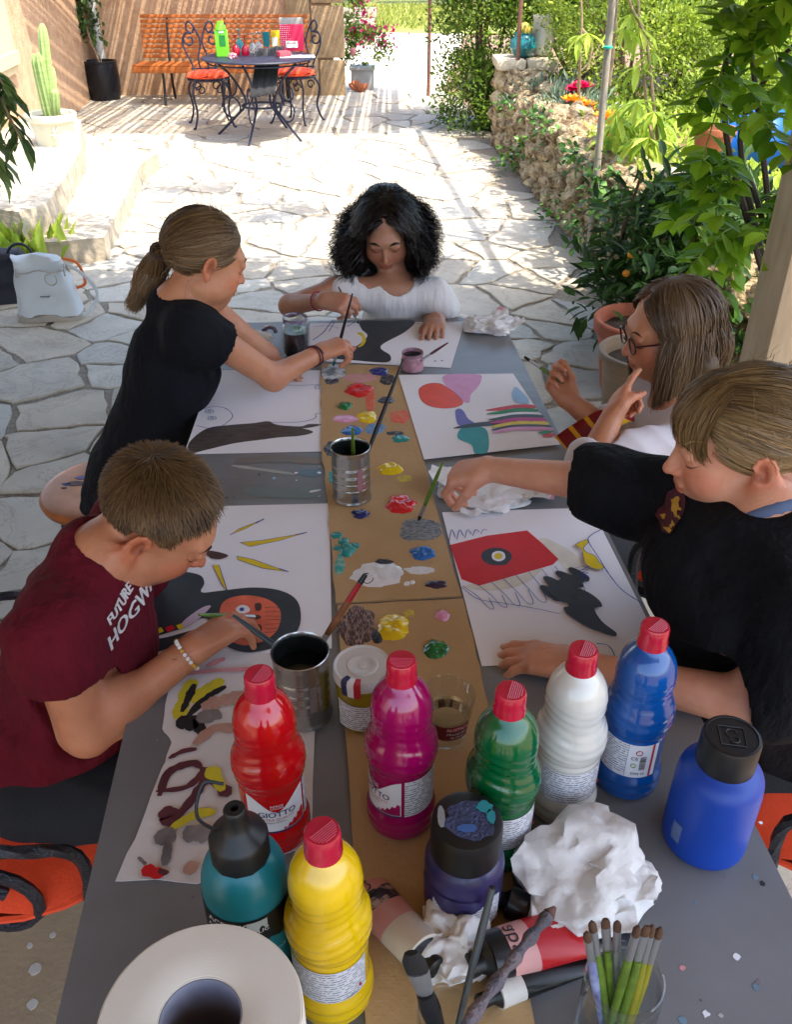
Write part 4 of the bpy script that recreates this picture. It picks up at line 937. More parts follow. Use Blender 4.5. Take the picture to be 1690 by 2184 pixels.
def stroke(par, name, pts, wdt, mat, z, closed=False, n=6, lift=.0006):
    P = crom([Vector((*zz(u, v, z), 0)) for u, v in pts], n, closed); m = len(P)
    LAY[par] = LAY.get(par, 0) + 1; z1 = z + lift + LAY[par] * .00012; vs = []; fs = []
    for i in range(m):
        a = P[(i + 1) % m if closed else min(i + 1, m - 1)] - P[(i - 1) % m if closed else max(i - 1, 0)]; nrm = Vector((-a.y, a.x, 0)).normalized()
        q_ = i / max(1, m - 1); ww = wdt * (.75 + .5 * abs(mnoise.noise(P[i] * 60)) + .25 * mnoise.noise(P[i] * 160)) * (1 if closed or wdt < .005 else min(1, .45 + 4 * min(q_, 1 - q_)))
        for s in (-1, 1): q = P[i] + nrm * s * ww / 2; vs.append((q.x, q.y, z1))
    for i in range(m if closed else m - 1): j = (i + 1) % m; fs.append((i * 2, i * 2 + 1, j * 2 + 1, j * 2))
    b = MB(); b.add(vs, fs); return b.build(name, mat, par, smooth=False)
pt = lambda n, c, r=.55, **k: M('gouache_' + n, c, r, var=k.pop('var', .1), scale=k.pop('scale', 25), **k)
g_black = pt('black', '#20242a', .5, col2='#343a42', scale=18); g_red = pt('red', '#c9141f', .5); g_orange = pt('orange', '#e2482a', .5); g_pink = pt('pink', '#d79cc4', .6); g_yel = pt('yellow', '#dcc010', .5)
g_teal = pt('teal', '#1f8f93', .5); g_vio = pt('violet', '#6f6fb4', .6); g_blue = pt('bluepen', '#2b4394', .6); g_lblue = pt('lightblue', '#93b9d8', .6); g_green = pt('green', '#0f7a3a', .5); g_mag = pt('magenta', '#b81d78', .5)
g_brown = pt('brown', '#5d524c', .6, col2='#2f2a28', scale=12, stretch=(2, 12, 1)); g_skin = pt('peach', '#e06a4a', .6, var=.2); g_choc = pt('choc', '#4a2a26', .5); g_cream = pt('cream', '#d9d3c2', .6); g_white = pt('white', '#e4e4e6', .5); g_pinkwash = pt('pinkwash', '#cf8f8f', .7, var=.2)
g_grey = pt('greywash', '#6d6568', .7, var=.4)
# ---- drawings
ZP = T + .001
A = sheet('drawing_sheet', 'far drawing sheet with a broad black shape in front of the curly-haired girl', [(662, 690), (992, 686), (962, 785), (640, 768)], ZP, .0006, m_paper, 'drawing')
f5 = lambda *P: [(518 + .3405 * x, 374 + .3405 * y) for x, y in P]
patch(A, 'painted_shape', f5((740, 915), (900, 912), (1075, 912), (1020, 980), (865, 1070), (925, 1130), (900, 1172), (700, 1160), (520, 1142), (600, 1110), (690, 1085), (780, 1010), (745, 965)), g_black, ZP)
patch(A, 'painted_shape', f5((715, 988), (750, 990), (772, 1030), (755, 1065), (718, 1080), (745, 1050), (748, 1015)), g_yel, ZP); patch(A, 'painted_shape', f5((640, 1110), (690, 1070), (712, 1085), (680, 1115)), pt('salmon', '#d88a88'), ZP)
stroke(A, 'pen_line', f5((437, 1035), (500, 990), (540, 940), (568, 905)), .0035, g_blue, ZP); stroke(A, 'pen_line', f5((540, 980), (575, 920)), .003, g_blue, ZP); stroke(A, 'pen_line', f5((650, 950), (730, 910)), .003, g_blue, ZP); stroke(A, 'pen_line', f5((1080, 930), (1180, 938), (1330, 918)), .0022, g_blue, ZP); stroke(A, 'pen_line', f5((440, 950), (540, 945), (600, 960)), .002, g_blue, ZP)
for x, y in ((1205, 1166), (1248, 1164)): patch(A, 'paint_spot', f5((x, y - 3), (x + 8, y), (x, y + 3), (x - 6, y)), g_black, ZP)
B_ = sheet('drawing_sheet', 'left drawing sheet with a brown painted broom under the girl in black', [(455, 790), (683, 790), (692, 963), (392, 969)], ZP, .0006, m_paper, 'drawing')
patch(B_, 'painted_shape', [(403, 945), (440, 915), (490, 907), (540, 903), (572, 899), (590, 906), (640, 913), (668, 922), (640, 930), (600, 933), (560, 938), (500, 946), (440, 960), (408, 966)], g_brown, ZP)
patch(B_, 'painted_shape', [(595, 908), (640, 910), (660, 905), (686, 906), (665, 912), (640, 914), (600, 912)], g_brown, ZP)
stroke(B_, 'pen_line', [(425, 875), (455, 868), (482, 872), (496, 888), (480, 905), (455, 915), (418, 908)], .002, g_blue, ZP)
for u, v in ((447, 878), (452, 893)): stroke(B_, 'pen_line', oval(u, v, 9, 4, 8, .05), .0018, g_blue, ZP, True); stroke(B_, 'pen_line', oval(u, v, 3, 2, 6, 0), .002, g_blue, ZP, True)
stroke(B_, 'pen_line', [(580, 902), (640, 901), (672, 893), (674, 884), (690, 882)], .002, g_blue, ZP); stroke(B_, 'pen_line', [(600, 822), (640, 823), (684, 821)], .002, g_blue, ZP); stroke(B_, 'pen_line', [(683, 826), (674, 824), (674, 831), (684, 829)], .002, g_blue, ZP)
C_ = sheet('drawing_sheet', 'near left drawing sheet with yellow rays and a black-haired orange face shape', [(380, 1082), (703, 1074), (708, 1383), (288, 1415)], ZP, .0006, m_paper, 'drawing')
for pts in ([(490, 1142), (510, 1128), (563, 1108), (525, 1128)], [(512, 1158), (560, 1153), (650, 1138), (600, 1153), (534, 1167)], [(505, 1187), (540, 1194), (612, 1220), (560, 1213), (508, 1195)], [(453, 1207), (467, 1206), (485, 1262), (474, 1250)]):
    patch(C_, 'painted_ray', pts, g_yel, ZP, False); stroke(C_, 'pen_line', pts + [pts[0]], .0014, g_blue, ZP, n=1)
for a, c_ in (((545, 1118), (563, 1108)), ((630, 1142), (655, 1137)), ((595, 1214), (615, 1221))): stroke(C_, 'pen_line', [a, c_], .003, g_blue, ZP, n=2)
patch(C_, 'painted_shape', [(430, 1178), (445, 1176), (470, 1180), (487, 1187), (470, 1194), (452, 1192), (440, 1184)], g_choc, ZP)
patch(C_, 'painted_shape', [(330, 1240), (380, 1222), (425, 1228), (436, 1245), (430, 1265), (470, 1262), (540, 1255), (600, 1262), (635, 1285), (641, 1330), (620, 1365), (580, 1385), (520, 1393), (470, 1370), (440, 1320), (380, 1345), (308, 1350)], g_black, ZP)
patch(C_, 'painted_shape', [(306, 1372), (360, 1360), (420, 1345), (440, 1355), (360, 1385), (300, 1398)], g_black, ZP)
patch(C_, 'painted_shape', [(478, 1285), (520, 1272), (570, 1280), (598, 1305), (592, 1345), (560, 1370), (515, 1378), (480, 1358), (468, 1320)], g_skin, ZP)
for v_ in (1302, 1352): patch(C_, 'painted_shape', oval(518, v_, 15, 9, 10, .05), g_white, ZP); patch(C_, 'painted_shape', oval(516, v_, 5, 4, 8, .05), g_blue, ZP)
for i in range(4):
    u = 312 + i * 24; patch(C_, 'painted_stripe', [(u - 8, 1352 - i * 5), (u + 8, 1346 - i * 5), (u + 14, 1354 - i * 5), (u - 2, 1362 - i * 5)], g_red if i % 2 == 0 else g_yel, ZP, False)
patch(C_, 'painted_shape', [(390, 1330), (430, 1300), (450, 1296), (430, 1318), (400, 1340)], pt('lilac', '#c9b3c4'), ZP)
for (u, v) in ((552, 1298), (552, 1344)): patch(C_, 'painted_shape', [(u - 8, v - 6), (u + 4, v - 8), (u + 6, v + 4), (u - 4, v + 8)], g_choc, ZP)
for i in range(7): stroke(C_, 'brush_line', [(565, 1300 + i * 9), (585, 1298 + i * 9 + (i % 3)), (600, 1302 + i * 8)], .0013, g_black, ZP)
ZD = T + .0055
D_ = sheet('drawing_sheet', 'right drawing sheet with red oval, teal body and rainbow stripes', [(850, 800), (1095, 797), (1196, 948), (905, 980)], ZD, .0006, m_paper, 'drawing')
f2 = lambda *P: [(518 + .3064 * x, 719 + .3064 * y) for x, y in P]
patch(D_, 'painted_shape', [(948, 801), (1020, 799), (1027, 812), (1018, 828), (1005, 842), (1000, 860), (975, 850), (955, 830)], g_pink, ZD)
patch(D_, 'painted_shape', f2((1226, 390), (1240, 350), (1300, 325), (1370, 325), (1420, 350), (1490, 400), (1533, 455), (1500, 485), (1420, 498), (1320, 488), (1250, 450)), g_orange, ZD); stroke(D_, 'pen_line', f2((1226, 390), (1240, 350), (1300, 325), (1370, 325), (1420, 350), (1490, 400), (1533, 455), (1500, 485), (1420, 498), (1320, 488), (1250, 450)), .0012, g_choc, ZD, True)
patch(D_, 'painted_shape', f2((1480, 520), (1510, 500), (1540, 520), (1570, 570), (1612, 600), (1560, 612), (1500, 612)), g_vio, ZD)
patch(D_, 'painted_shape', f2((1520, 640), (1600, 625), (1690, 640), (1715, 720), (1705, 800), (1660, 815), (1615, 808), (1590, 750), (1498, 705)), g_teal, ZD)
patch(D_, 'painted_shape', [(967, 914), (1000, 905), (1040, 900), (1085, 897), (1130, 905), (1085, 908), (1040, 910), (990, 914)], g_black, ZD)
patch(D_, 'painted_shape', [(1100, 826), (1115, 838), (1128, 852), (1125, 862), (1100, 858), (1092, 842)], g_lblue, ZD)
rb = [(g_red, 868), (g_green, 876), (g_white, 884), (g_black, 889), (g_mag, 896), (g_yel, 904), (g_black, 911), (g_pink, 916)]
for i, (mm, v) in enumerate(rb):
    u1 = 1138 + i * 5; patch(D_, 'painted_stripe', [(1036 + i * 2, v + 8), (1070, v + 1), (1105, v - 4), (u1, v - 3), (u1 + 3, v + 4), (1105, v + 3), (1070, v + 8)], mm, ZD)
patch(D_, 'painted_shape', [(1148, 925), (1165, 920), (1180, 922), (1168, 928)], g_green, ZD); patch(D_, 'painted_shape', [(1156, 930), (1178, 926), (1186, 930), (1170, 934)], g_red, ZD)
E_ = sheet('drawing_sheet', 'near right drawing sheet with a bird carrying a red envelope', [(943, 1093), (1262, 1083), (1423, 1404), (1028, 1421)], ZP, .0006, m_paper, 'drawing')
f6 = lambda *P: [(1093 + .353 * x, 1093 + .353 * y) for x, y in P]
patch(E_, 'painted_shape', [(1150, 1150), (1200, 1165), (1240, 1195), (1250, 1225), (1210, 1215), (1180, 1195), (1130, 1240), (1060, 1260), (985, 1252), (1040, 1240), (1140, 1215)], g_cream, ZP)
patch(E_, 'painted_shape', [(960, 1163), (1040, 1143), (1125, 1132), (1160, 1162), (1192, 1193), (1180, 1205), (1100, 1228), (1022, 1250), (985, 1236)], g_red, ZP, False)
patch(E_, 'painted_shape', oval(1061, 1188, 33, 19, 12, .09), g_black, ZP); patch(E_, 'painted_shape', oval(1064, 1187, 15, 11, 12, .04), g_white, ZP); patch(E_, 'painted_shape', oval(1064, 1187, 9, 6, 8, .2), g_yel, ZP)
for i in range(5): stroke(E_, 'pen_line', [(958 + i * 17, 1156 - i * 4), (964 + i * 17, 1131), (972 + i * 17, 1148 - i * 4)], .0016, g_blue, ZP)
for i in range(8):
    u = 988 + i * 28; v = 1252 - i * 6; stroke(E_, 'pen_line', [(u, v), (u + 32, v + 22 + i * 3), (u + 52, v + 44 + i * 3), (u + 66, v + 48 + i * 2), (u + 55, v + 25)], .0014, g_blue, ZP)
stroke(E_, 'pen_line', [(985, 1255), (1020, 1280), (1080, 1290), (1140, 1300), (1195, 1312)], .0014, g_blue, ZP)
for (u, v, a, l, w_) in ((1215, 1238, .5, 34, 9), (1190, 1252, .55, 36, 10), (1175, 1268, .6, 28, 9), (1235, 1228, .55, 26, 8), (1232, 1290, .5, 40, 12), (1255, 1278, .55, 34, 10), (1205, 1278, .6, 24, 8), (1240, 1318, .45, 42, 10), (1280, 1342, .45, 40, 8)):
    patch(E_, 'painted_feather', [(u + l * math.cos(t) * math.cos(a) - w_ * math.sin(t) * math.sin(a), v + l * math.cos(t) * math.sin(a) + w_ * math.sin(t) * math.cos(a)) for t in [i * .785 for i in range(8)]], g_black, ZP)
patch(E_, 'painted_shape', [(1168, 1262), (1185, 1245), (1215, 1230), (1242, 1226), (1258, 1238), (1236, 1252), (1225, 1282), (1200, 1288)], g_black, ZP); patch(E_, 'painted_shape', [(1205, 1305), (1232, 1285), (1258, 1275), (1285, 1296), (1268, 1302), (1285, 1330), (1316, 1356), (1270, 1348), (1228, 1326)], g_black, ZP)
patch(E_, 'painted_shape', [(1228, 1166), (1250, 1155), (1256, 1160), (1245, 1172), (1252, 1182), (1270, 1190), (1280, 1205), (1288, 1212), (1282, 1219), (1262, 1215), (1248, 1205), (1244, 1190), (1240, 1175)], g_yel, ZP); stroke(E_, 'pen_line', [(1228, 1166), (1250, 1155), (1256, 1160), (1245, 1172), (1252, 1182), (1270, 1190), (1280, 1205), (1288, 1212), (1282, 1219), (1262, 1215), (1248, 1205), (1244, 1190), (1240, 1175)], .0014, g_blue, ZP, True)
stroke(E_, 'pen_line', [(1285, 1132), (1262, 1145), (1255, 1158), (1275, 1190), (1300, 1230), (1330, 1265), (1372, 1292)], .0022, g_blue, ZP); stroke(E_, 'pen_line', [(1272, 1377), (1295, 1380), (1308, 1395), (1312, 1412)], .0018, g_blue, ZP)
for i in range(4): stroke(E_, 'pen_line', [(1228 + i * 3, 1215 + i * 6), (1255, 1212 + i * 7), (1240, 1220 + i * 6)], .0014, g_blue, ZP)

# ---- cardboard palettes
m_card = M('corrugated_card', '#bb9a6c', .85, col2='#ab8a5e', scale=5, bump=.12, bscale=150)
N, L, bs = nodes_of(m_card); bk = N.new('ShaderNodeTexBrick'); bk.inputs['Scale'].default_value = 60; bk.inputs['Mortar Size'].default_value = .03; bk.offset = .5
tc = [n for n in N if n.type == 'TEX_COORD'][0]; L.new(tc.outputs['Object'], bk.inputs['Vector']); bp2 = N.new('ShaderNodeBump'); bp2.inputs['Strength'].default_value = .25; bp2.inputs['Distance'].default_value = .004; L.new(bk.outputs['Fac'], bp2.inputs['Height'])
ob = [n for n in N if n.type == 'BUMP' and n != bp2][0]; L.new(ob.outputs[0], bp2.inputs['Normal']); L.new(bp2.outputs[0], bs.inputs['Normal'])
def ragged(pts, k=9, j=2.2):
    out = []
    for i in range(len(pts)):
        a, c_ = pts[i], pts[(i + 1) % len(pts)]
        for q in range(k): t = q / k; out.append((a[0] + (c_[0] - a[0]) * t + (rnd(-j, j) if q else 0), a[1] + (c_[1] - a[1]) * t + (rnd(-j, j) * .4 if q else 0)))
    return out
ZC = T + .0005
C1 = sheet('cardboard_palette', 'brown cardboard strip palette with many paint dabs in the middle of the table', ragged([(686, 779), (848, 783), (985, 1274), (716, 1288), (700, 1075), (686, 962)]), ZC, .004, m_card, 'cardboard')
C2 = sheet('cardboard_palette', 'second cardboard strip nearer the camera under the paint bottles', ragged([(720, 1294), (988, 1280), (1040, 1500), (1075, 1750), (1150, 2260), (785, 2260), (750, 1760)]), ZC, .004, m_card, 'cardboard')
def dab(par, label, cu, cv, ru, rv, mat, h=.006, seed=0, wob=.25, name='paint_dab', lump=.5):
    """thick puddle of paint squeezed on the card"""
    z0 = ZC + .004; c = PZ(cu, cv, z0); rx = (PZ(cu + ru, cv, z0) - c).length; ry = (PZ(cu, cv - rv, z0) - c).length
    n, m = 40, 9; vs = []
    for j in range(m + 1):
        q = j / m
        for k in range(n):
            a = 6.2832 * k / n; e = 1 + wob * (mnoise.noise(Vector((math.cos(a) * 1.6 + seed, math.sin(a) * 1.6, seed * 2))) + .6 * mnoise.noise(Vector((math.cos(a) * 4 + seed, math.sin(a) * 4, seed))))
            x, y = math.cos(a) * rx * e * q, math.sin(a) * ry * e * q
            hh = h * (1 - q ** 3.5) * (.75 + lump * mnoise.noise(Vector((x * 70, y * 70, seed * 3.)))+ lump * .5 * mnoise.noise(Vector((x * 180, y * 180, seed)))) if j < m else -.0003
            vs.append((c.x + x, c.y + y, z0 + max(hh, .0002 if j < m else -.0003)))
    fs = [(j * n + k, (j + 1) * n + k, (j + 1) * n + (k + 1) % n, j * n + (k + 1) % n) for j in range(m) for k in range(n)]
    b = MB(); b.add(vs, fs); o = b.build(name, mat, par, angle=75); o['label'] = label; return o
def wet(n, c, **k): return M('wet_' + n, c, .22, var=.08, scale=60, coat=.5, **k)
w_blue = wet('ultramarine', '#15267c'); w_red = wet('red', '#c91423'); w_green = wet('green', '#0c6b34'); w_yel = wet('yellow', '#e3c211'); w_cy = wet('cyanblue', '#1a62a8'); w_white = wet('white', '#dcdcdc'); w_teal = wet('teal', '#13857f'); w_pink = wet('pink', '#d992b4'); w_pur = wet('purple', '#2c2040'); w_navy = wet('navy', '#10205e')
d_grey = M('print_grey', '#4b5158', .6, col2='#8f8f8c', scale=120, stretch=(1, 4, 1), thr=(.42, .55)); d_brown = M('print_brown', '#43292a', .5, col2='#9a7f72', scale=110, stretch=(4, 1, 1), thr=(.48, .6)); d_lb = M('print_blue', '#4f82bd', .6, col2='#8aa0a8', scale=120, thr=(.42, .6)); d_rose = M('print_rose', '#c98d92', .5, col2='#b39b7a', scale=90, thr=(.5, .65)); d_or = M('print_orange', '#d8563a', .5, col2='#c58a5a', scale=60, thr=(.5, .7)); d_yel = M('print_yellow', '#cdb92e', .6, col2='#b59a55', scale=90, thr=(.45, .6)); d_teal = M('print_teal', '#2a9a94', .5, col2='#8fae9a', scale=80, thr=(.45, .62)); d_clear = M('print_clear', '#c9c9c6', .3, col2='#6e7276', scale=40, thr=(.45, .6)); d_dk = M('print_dark', '#2a2733', .5, col2='#6d6a6a', scale=80, thr=(.5, .62))
for a in [(C1, 'translucent white and grey smear at the far end', 712, 795, 26, 17, d_clear, .002), (C1, 'grey smear beside the white one', 708, 812, 15, 9, d_dk, .001), (C1, 'glossy ultramarine blue dab', 809, 792, 20, 9, w_blue, .006), (C1, 'dark slate smear under the blue dab', 826, 809, 16, 13, d_dk, .0015), (C1, 'pale pink smear', 764, 806, 38, 10, d_rose, .0012), (C1, 'lumpy bright red dab', 766, 831, 30, 15, w_red, .008),
          (C1, 'orange-red brushed smear', 790, 853, 10, 28, d_or, .0012), (C1, 'dark violet scrape', 824, 854, 18, 8, w_pur, .003), (C1, 'small green dab', 736, 866, 16, 9, w_green, .007), (C1, 'yellow dab near the far end', 783, 889, 22, 13, w_yel, .007), (C1, 'flat orange-red patch', 853, 889, 22, 15, d_or, .0015), (C1, 'pink brushed smear', 735, 893, 28, 9, w_pink, .002), (C1, 'blue dab behind the can', 752, 918, 22, 11, w_cy, .005), (C1, 'light blue print', 801, 915, 23, 12, d_lb, .001),
          (C1, 'teal scrape', 854, 935, 20, 9, w_teal, .003), (C1, 'grey scrape', 843, 924, 20, 5, d_dk, .001), (C1, 'dark violet print left of the can', 704, 957, 14, 16, d_dk, .001), (C1, 'teal print left of the can', 707, 1016, 8, 14, d_teal, .001), (C1, 'yellow dab right of the can', 832, 999, 29, 14, w_yel, .008), (C1, 'faint yellow print', 862, 1020, 17, 8, d_yel, .0008), (C1, 'lumpy red dab near the grey print', 856, 1075, 32, 20, w_red, .009), (C1, 'navy blue dab', 770, 1096, 19, 10, w_navy, .008), (C1, 'broad grey ribbed print under the brush tip', 897, 1131, 48, 24, d_grey, .0012),
          (C1, 'teal lump', 718, 1142, 12, 8, w_teal, .004), (C1, 'teal lump', 740, 1172, 18, 15, w_teal, .007), (C1, 'teal lump', 757, 1163, 12, 6, w_teal, .003), (C1, 'teal lump', 733, 1155, 12, 8, w_teal, .004), (C1, 'teal lump', 720, 1168, 9, 7, w_teal, .003), (C1, 'faded teal streak', 724, 1206, 12, 22, d_teal, .001), (C1, 'blue oval dab', 901, 1180, 28, 16, w_cy, .009), (C1, 'large white puddle', 805, 1225, 56, 27, w_white, .005), (C1, 'black scrape on the white puddle', 820, 1199, 20, 6, g_black, .007), (C1, 'thin white smear', 895, 1216, 34, 9, w_white, .002), (C1, 'white drop', 868, 1245, 7, 5, w_white, .002), (C1, 'white drop', 880, 1242, 6, 5, w_white, .002), (C1, 'purple scrape', 931, 1246, 24, 9, w_pur, .004),
          (C2, 'brown ribbed print', 763, 1333, 41, 44, d_brown, .002), (C2, 'thick yellow puddle', 838, 1339, 35, 28, w_yel, .009), (C2, 'black crumbs beside the yellow', 805, 1358, 13, 15, g_black, .004), (C2, 'faint yellow print', 873, 1308, 13, 9, d_yel, .0008), (C2, 'small pink dab', 944, 1313, 17, 12, w_pink, .007), (C2, 'glossy green dab', 929, 1385, 27, 20, w_green, .01)]:
    dab(a[0], a[1], a[2], a[3], a[4], a[5], a[6], a[7], seed=a[2] * .037 + a[3] * .011)

# ---- painted rag sheet at the left
ZR = T + .0012
RG = sheet('rag_paper', 'long white paper rag stained with black, yellow and brown strokes', ragged([(470, 1388), (600, 1396), (640, 1470), (672, 1548), (662, 1800), (540, 1850), (420, 1886), (330, 1876), (246, 1880), (300, 1760), (345, 1640), (366, 1585), (346, 1555), (365, 1450)], 4, 3), ZR, .0012, M('rag_paper', '#d3cfcb', .85, var=.05, scale=9, bump=.35, bscale=18), 'paper')
ZR2 = ZR + .0006
st_b = M('stain_black', '#1c1c1e', .7, var=.3); st_y = M('stain_yellow', '#cbbf2c', .7, var=.2); st_m = M('stain_maroon', '#5a2a32', .7, var=.35); st_br = M('stain_brown', '#9a6a55', .75, col2='#c9a898', scale=14); st_g = M('stain_grey', '#57504f', .75, col2='#9a9492', scale=16)
for pts, wd_, mm in (([(378, 1535), (395, 1490), (412, 1450)], .028, st_y), ([(410, 1500), (440, 1475), (475, 1450)], .028, st_y), ([(388, 1520), (402, 1490), (415, 1460)], .013, st_b), ([(400, 1530), (440, 1490), (482, 1465)], .014, st_b), ([(375, 1545), (410, 1540), (430, 1545)], .03, st_b), ([(400, 1560), (420, 1540), (430, 1570)], .02, st_b), ([(420, 1530), (450, 1530), (470, 1520)], .03, st_g), ([(430, 1510), (480, 1495), (540, 1485)], .028, st_br), ([(415, 1590), (460, 1555), (510, 1560)], .02, st_br), ([(340, 1700), (360, 1650), (410, 1630), (430, 1640)], .014, st_m), ([(333, 1690), (400, 1680), (440, 1640)], .01, st_m), ([(360, 1620), (390, 1605), (420, 1600)], .01, st_m), ([(430, 1640), (440, 1660), (400, 1720), (370, 1750)], .014, st_m), ([(345, 1730), (365, 1745), (355, 1765)], .03, st_m), ([(440, 1650), (470, 1680), (490, 1700)], .02, st_m), ([(445, 1640), (460, 1660), (475, 1690)], .022, st_y), ([(365, 1770), (420, 1740), (460, 1735)], .016, st_y), ([(330, 1795), (360, 1785), (375, 1780)], .03, st_g), ([(390, 1785), (420, 1780), (450, 1785)], .028, st_g), ([(360, 1800), (352, 1850)], .015, st_g), ([(305, 1855), (330, 1865), (352, 1868)], .018, g_red), ([(345, 1870), (352, 1858)], .016, st_m), ([(395, 1850), (420, 1860)], .02, st_br), ([(295, 1832), (312, 1848)], .006, st_g), ([(440, 1425), (465, 1415), (480, 1408)], .012, g_pinkwash), ([(380, 1445), (450, 1435), (560, 1430)], .01, g_pinkwash), ([(560, 1520), (600, 1600), (620, 1700)], .03, st_br)):
    stroke(RG, 'stain', pts, wd_, mm, ZR2, lift=.0012)
stroke(C1, 'table_streak', [(300, 0), (301, 1)], .0001, g_white, ZC) if False else None
tb_s = lambda pts, wd_, mm: stroke(tb, 'paint_streak', pts, wd_, mm, T, lift=.0003)
tb_s([(495, 993), (560, 1002), (630, 1012)], .012, M('dry_white', '#a9a9a4', .6, var=.1)); tb_s([(640, 1005), (670, 1010), (690, 1004)], .035, M('dry_blue', '#66808f', .6, var=.15)); tb_s([(520, 1045), (600, 1052), (690, 1050)], .05, M('dry_green', '#74847f', .5, col2='#6b7378', scale=18)); tb_s([(500, 985), (600, 978), (690, 985)], .04, M('dry_tan', '#84796c', .55, col2='#6f6f70', scale=9)); tb_s([(660, 1050), (685, 1045)], .008, g_white)

st = random.Random(77)
for i in range(46):   # stray splashes on the bare table
    u, v = (st.uniform(300, 420), st.uniform(1500, 2150)) if i % 3 == 0 else ((st.uniform(1430, 1640), st.uniform(1700, 2180)) if i % 3 == 1 else (st.uniform(430, 690), st.uniform(975, 1065)))
    p = PZ(u, v, T); r = st.uniform(.0012, .005); k = MB(); k.prism([(p.x + r * st.uniform(.6, 1.3) * math.cos(j * .698), p.y + r * st.uniform(.6, 1.3) * math.sin(j * .698)) for j in range(9)], T + .0001, T + .0006); k.build('paint_spot', st.choice([g_white, M('dry_white', '#a9a9a4', .6), g_lblue, g_grey, g_pinkwash, M('dry_blue', '#66808f', .6), g_black]), tb, smooth=False)
# ================================================================ bottles and jars on the table
m_label = M('label_white', '#d9d9dc', .45, var=.03, scale=8)
m_fine = M('label_fineprint', '#d2d2d6', .5, var=.02)
N, L, bs = nodes_of(m_fine)
tc = [n for n in N if n.type == 'TEX_COORD'][0]; sp = N.new('ShaderNodeSeparateXYZ'); L.new(tc.outputs['Object'], sp.inputs[0])
wv = N.new('ShaderNodeMath'); wv.operation = 'MULTIPLY'; wv.inputs[1].default_value = 2 * math.pi / .0040; L.new(sp.outputs[2], wv.inputs[0]); sn = N.new('ShaderNodeMath'); sn.operation = 'SINE'; L.new(wv.outputs[0], sn.inputs[0])
nz = N.new('ShaderNodeTexNoise'); nz.inputs['Scale'].default_value = 420; nz.inputs['Detail'].default_value = 1; mp = N.new('ShaderNodeMapping'); mp.inputs['Scale'].default_value = (.6, .6, .9); L.new(tc.outputs['Object'], mp.inputs[0]); L.new(mp.outputs[0], nz.inputs['Vector'])
gt = N.new('ShaderNodeMath'); gt.operation = 'GREATER_THAN'; gt.inputs[1].default_value = .15; L.new(sn.outputs[0], gt.inputs[0]); g2 = N.new('ShaderNodeMath'); g2.operation = 'GREATER_THAN'; g2.inputs[1].default_value = .46; L.new(nz.outputs['Fac'], g2.inputs[0])
ml = N.new('ShaderNodeMath'); ml.operation = 'MULTIPLY'; L.new(gt.outputs[0], ml.inputs[0]); L.new(g2.outputs[0], ml.inputs[1]); mx = N.new('ShaderNodeMix'); mx.data_type = 'RGBA'; L.new(ml.outputs[0], mx.inputs[0]); mx.inputs[6].default_value = (*srgb('#d2d2d6'), 1); mx.inputs[7].default_value = (*srgb('#77787f'), 1); L.new(mx.outputs[2], bs.inputs['Base Color'])
m_navyprint = M('print_navy', '#1c2350', .5, var=.03); m_redprint = M('print_red', '#b01c2a', .5, var=.03); m_blackprint = M('print_black', '#1a1a1c', .5, var=.03); m_whiteprint = M('print_white', '#dedede', .5, var=.03); m_greenprint = M('print_green', '#8aa838', .5)
m_redcap = M('cap_red', '#a50f2a', .22, col2='#c21c3c', scale=30, coat=.5)
def lerp_prof(P, n):
    zs = [p[1] for p in P]; rs = [p[0] for p in P]; out = []
    for i in range(n + 1): z = zs[0] + (zs[-1] - zs[0]) * i / n; out.append((float(np.interp(z, zs, rs)), z))
    # smooth
    for _ in range(2): out = [out[0]] + [((out[i - 1][0] + 2 * out[i][0] + out[i + 1][0]) / 4, out[i][1]) for i in range(1, len(out) - 1)] + [out[-1]]
    return out
def arc_patch(c, rfun, a0, a1, z0, z1, off=.0006, n=30, m=12, top=None, bot=None):
    """label patch on a lathed body; top/bot = functions of s in 0..1 giving z"""
    vs = []; fs = []
    for j in range(m + 1):
        for i in range(n + 1):
            s = i / n; a = a0 + (a1 - a0) * s; zb = bot(s) if bot else z0; zt = top(s) if top else z1; z = zb + (zt - zb) * j / m; r = rfun(z) + off
            vs.append((c.x + r * math.cos(a), c.y + r * math.sin(a), c.z + z))
    fs = [(j * (n + 1) + i, j * (n + 1) + i + 1, (j + 1) * (n + 1) + i + 1, (j + 1) * (n + 1) + i) for j in range(m) for i in range(n)]
    b = MB(); b.add(vs, fs); return b
def arc_text(txt, c, rfun, a, z, size, off=.0011, bold=0., slant=0.):
    vs, fs = text_data(txt, size); b = MB(); out = []
    for v in vs: zz_ = z + v.y; r = rfun(zz_) + off; th = a + (v.x + slant * v.y) / r; out.append((c.x + r * math.cos(th), c.y + r * math.sin(th), c.z + zz_))
    b.add(out, fs)
    if bold:
        b.add([(x + bold, y, z) for x, y, z in out], fs)
    return b
GP = lerp_prof([(.036, 0), (.0425, .004), (.0435, .012), (.0435, .036), (.0395, .044), (.0395, .108), (.0415, .115), (.0445, .128), (.0435, .145), (.0375, .160), (.0355, .17), (.0365, .185), (.0365, .2), (.0335, .214), (.027, .226), (.019, .236), (.017, .24)], 96)
gz = [p[1] for p in GP]; gr = [p[0] for p in GP]
def g_r(z): return float(np.interp(z, gz, gr))
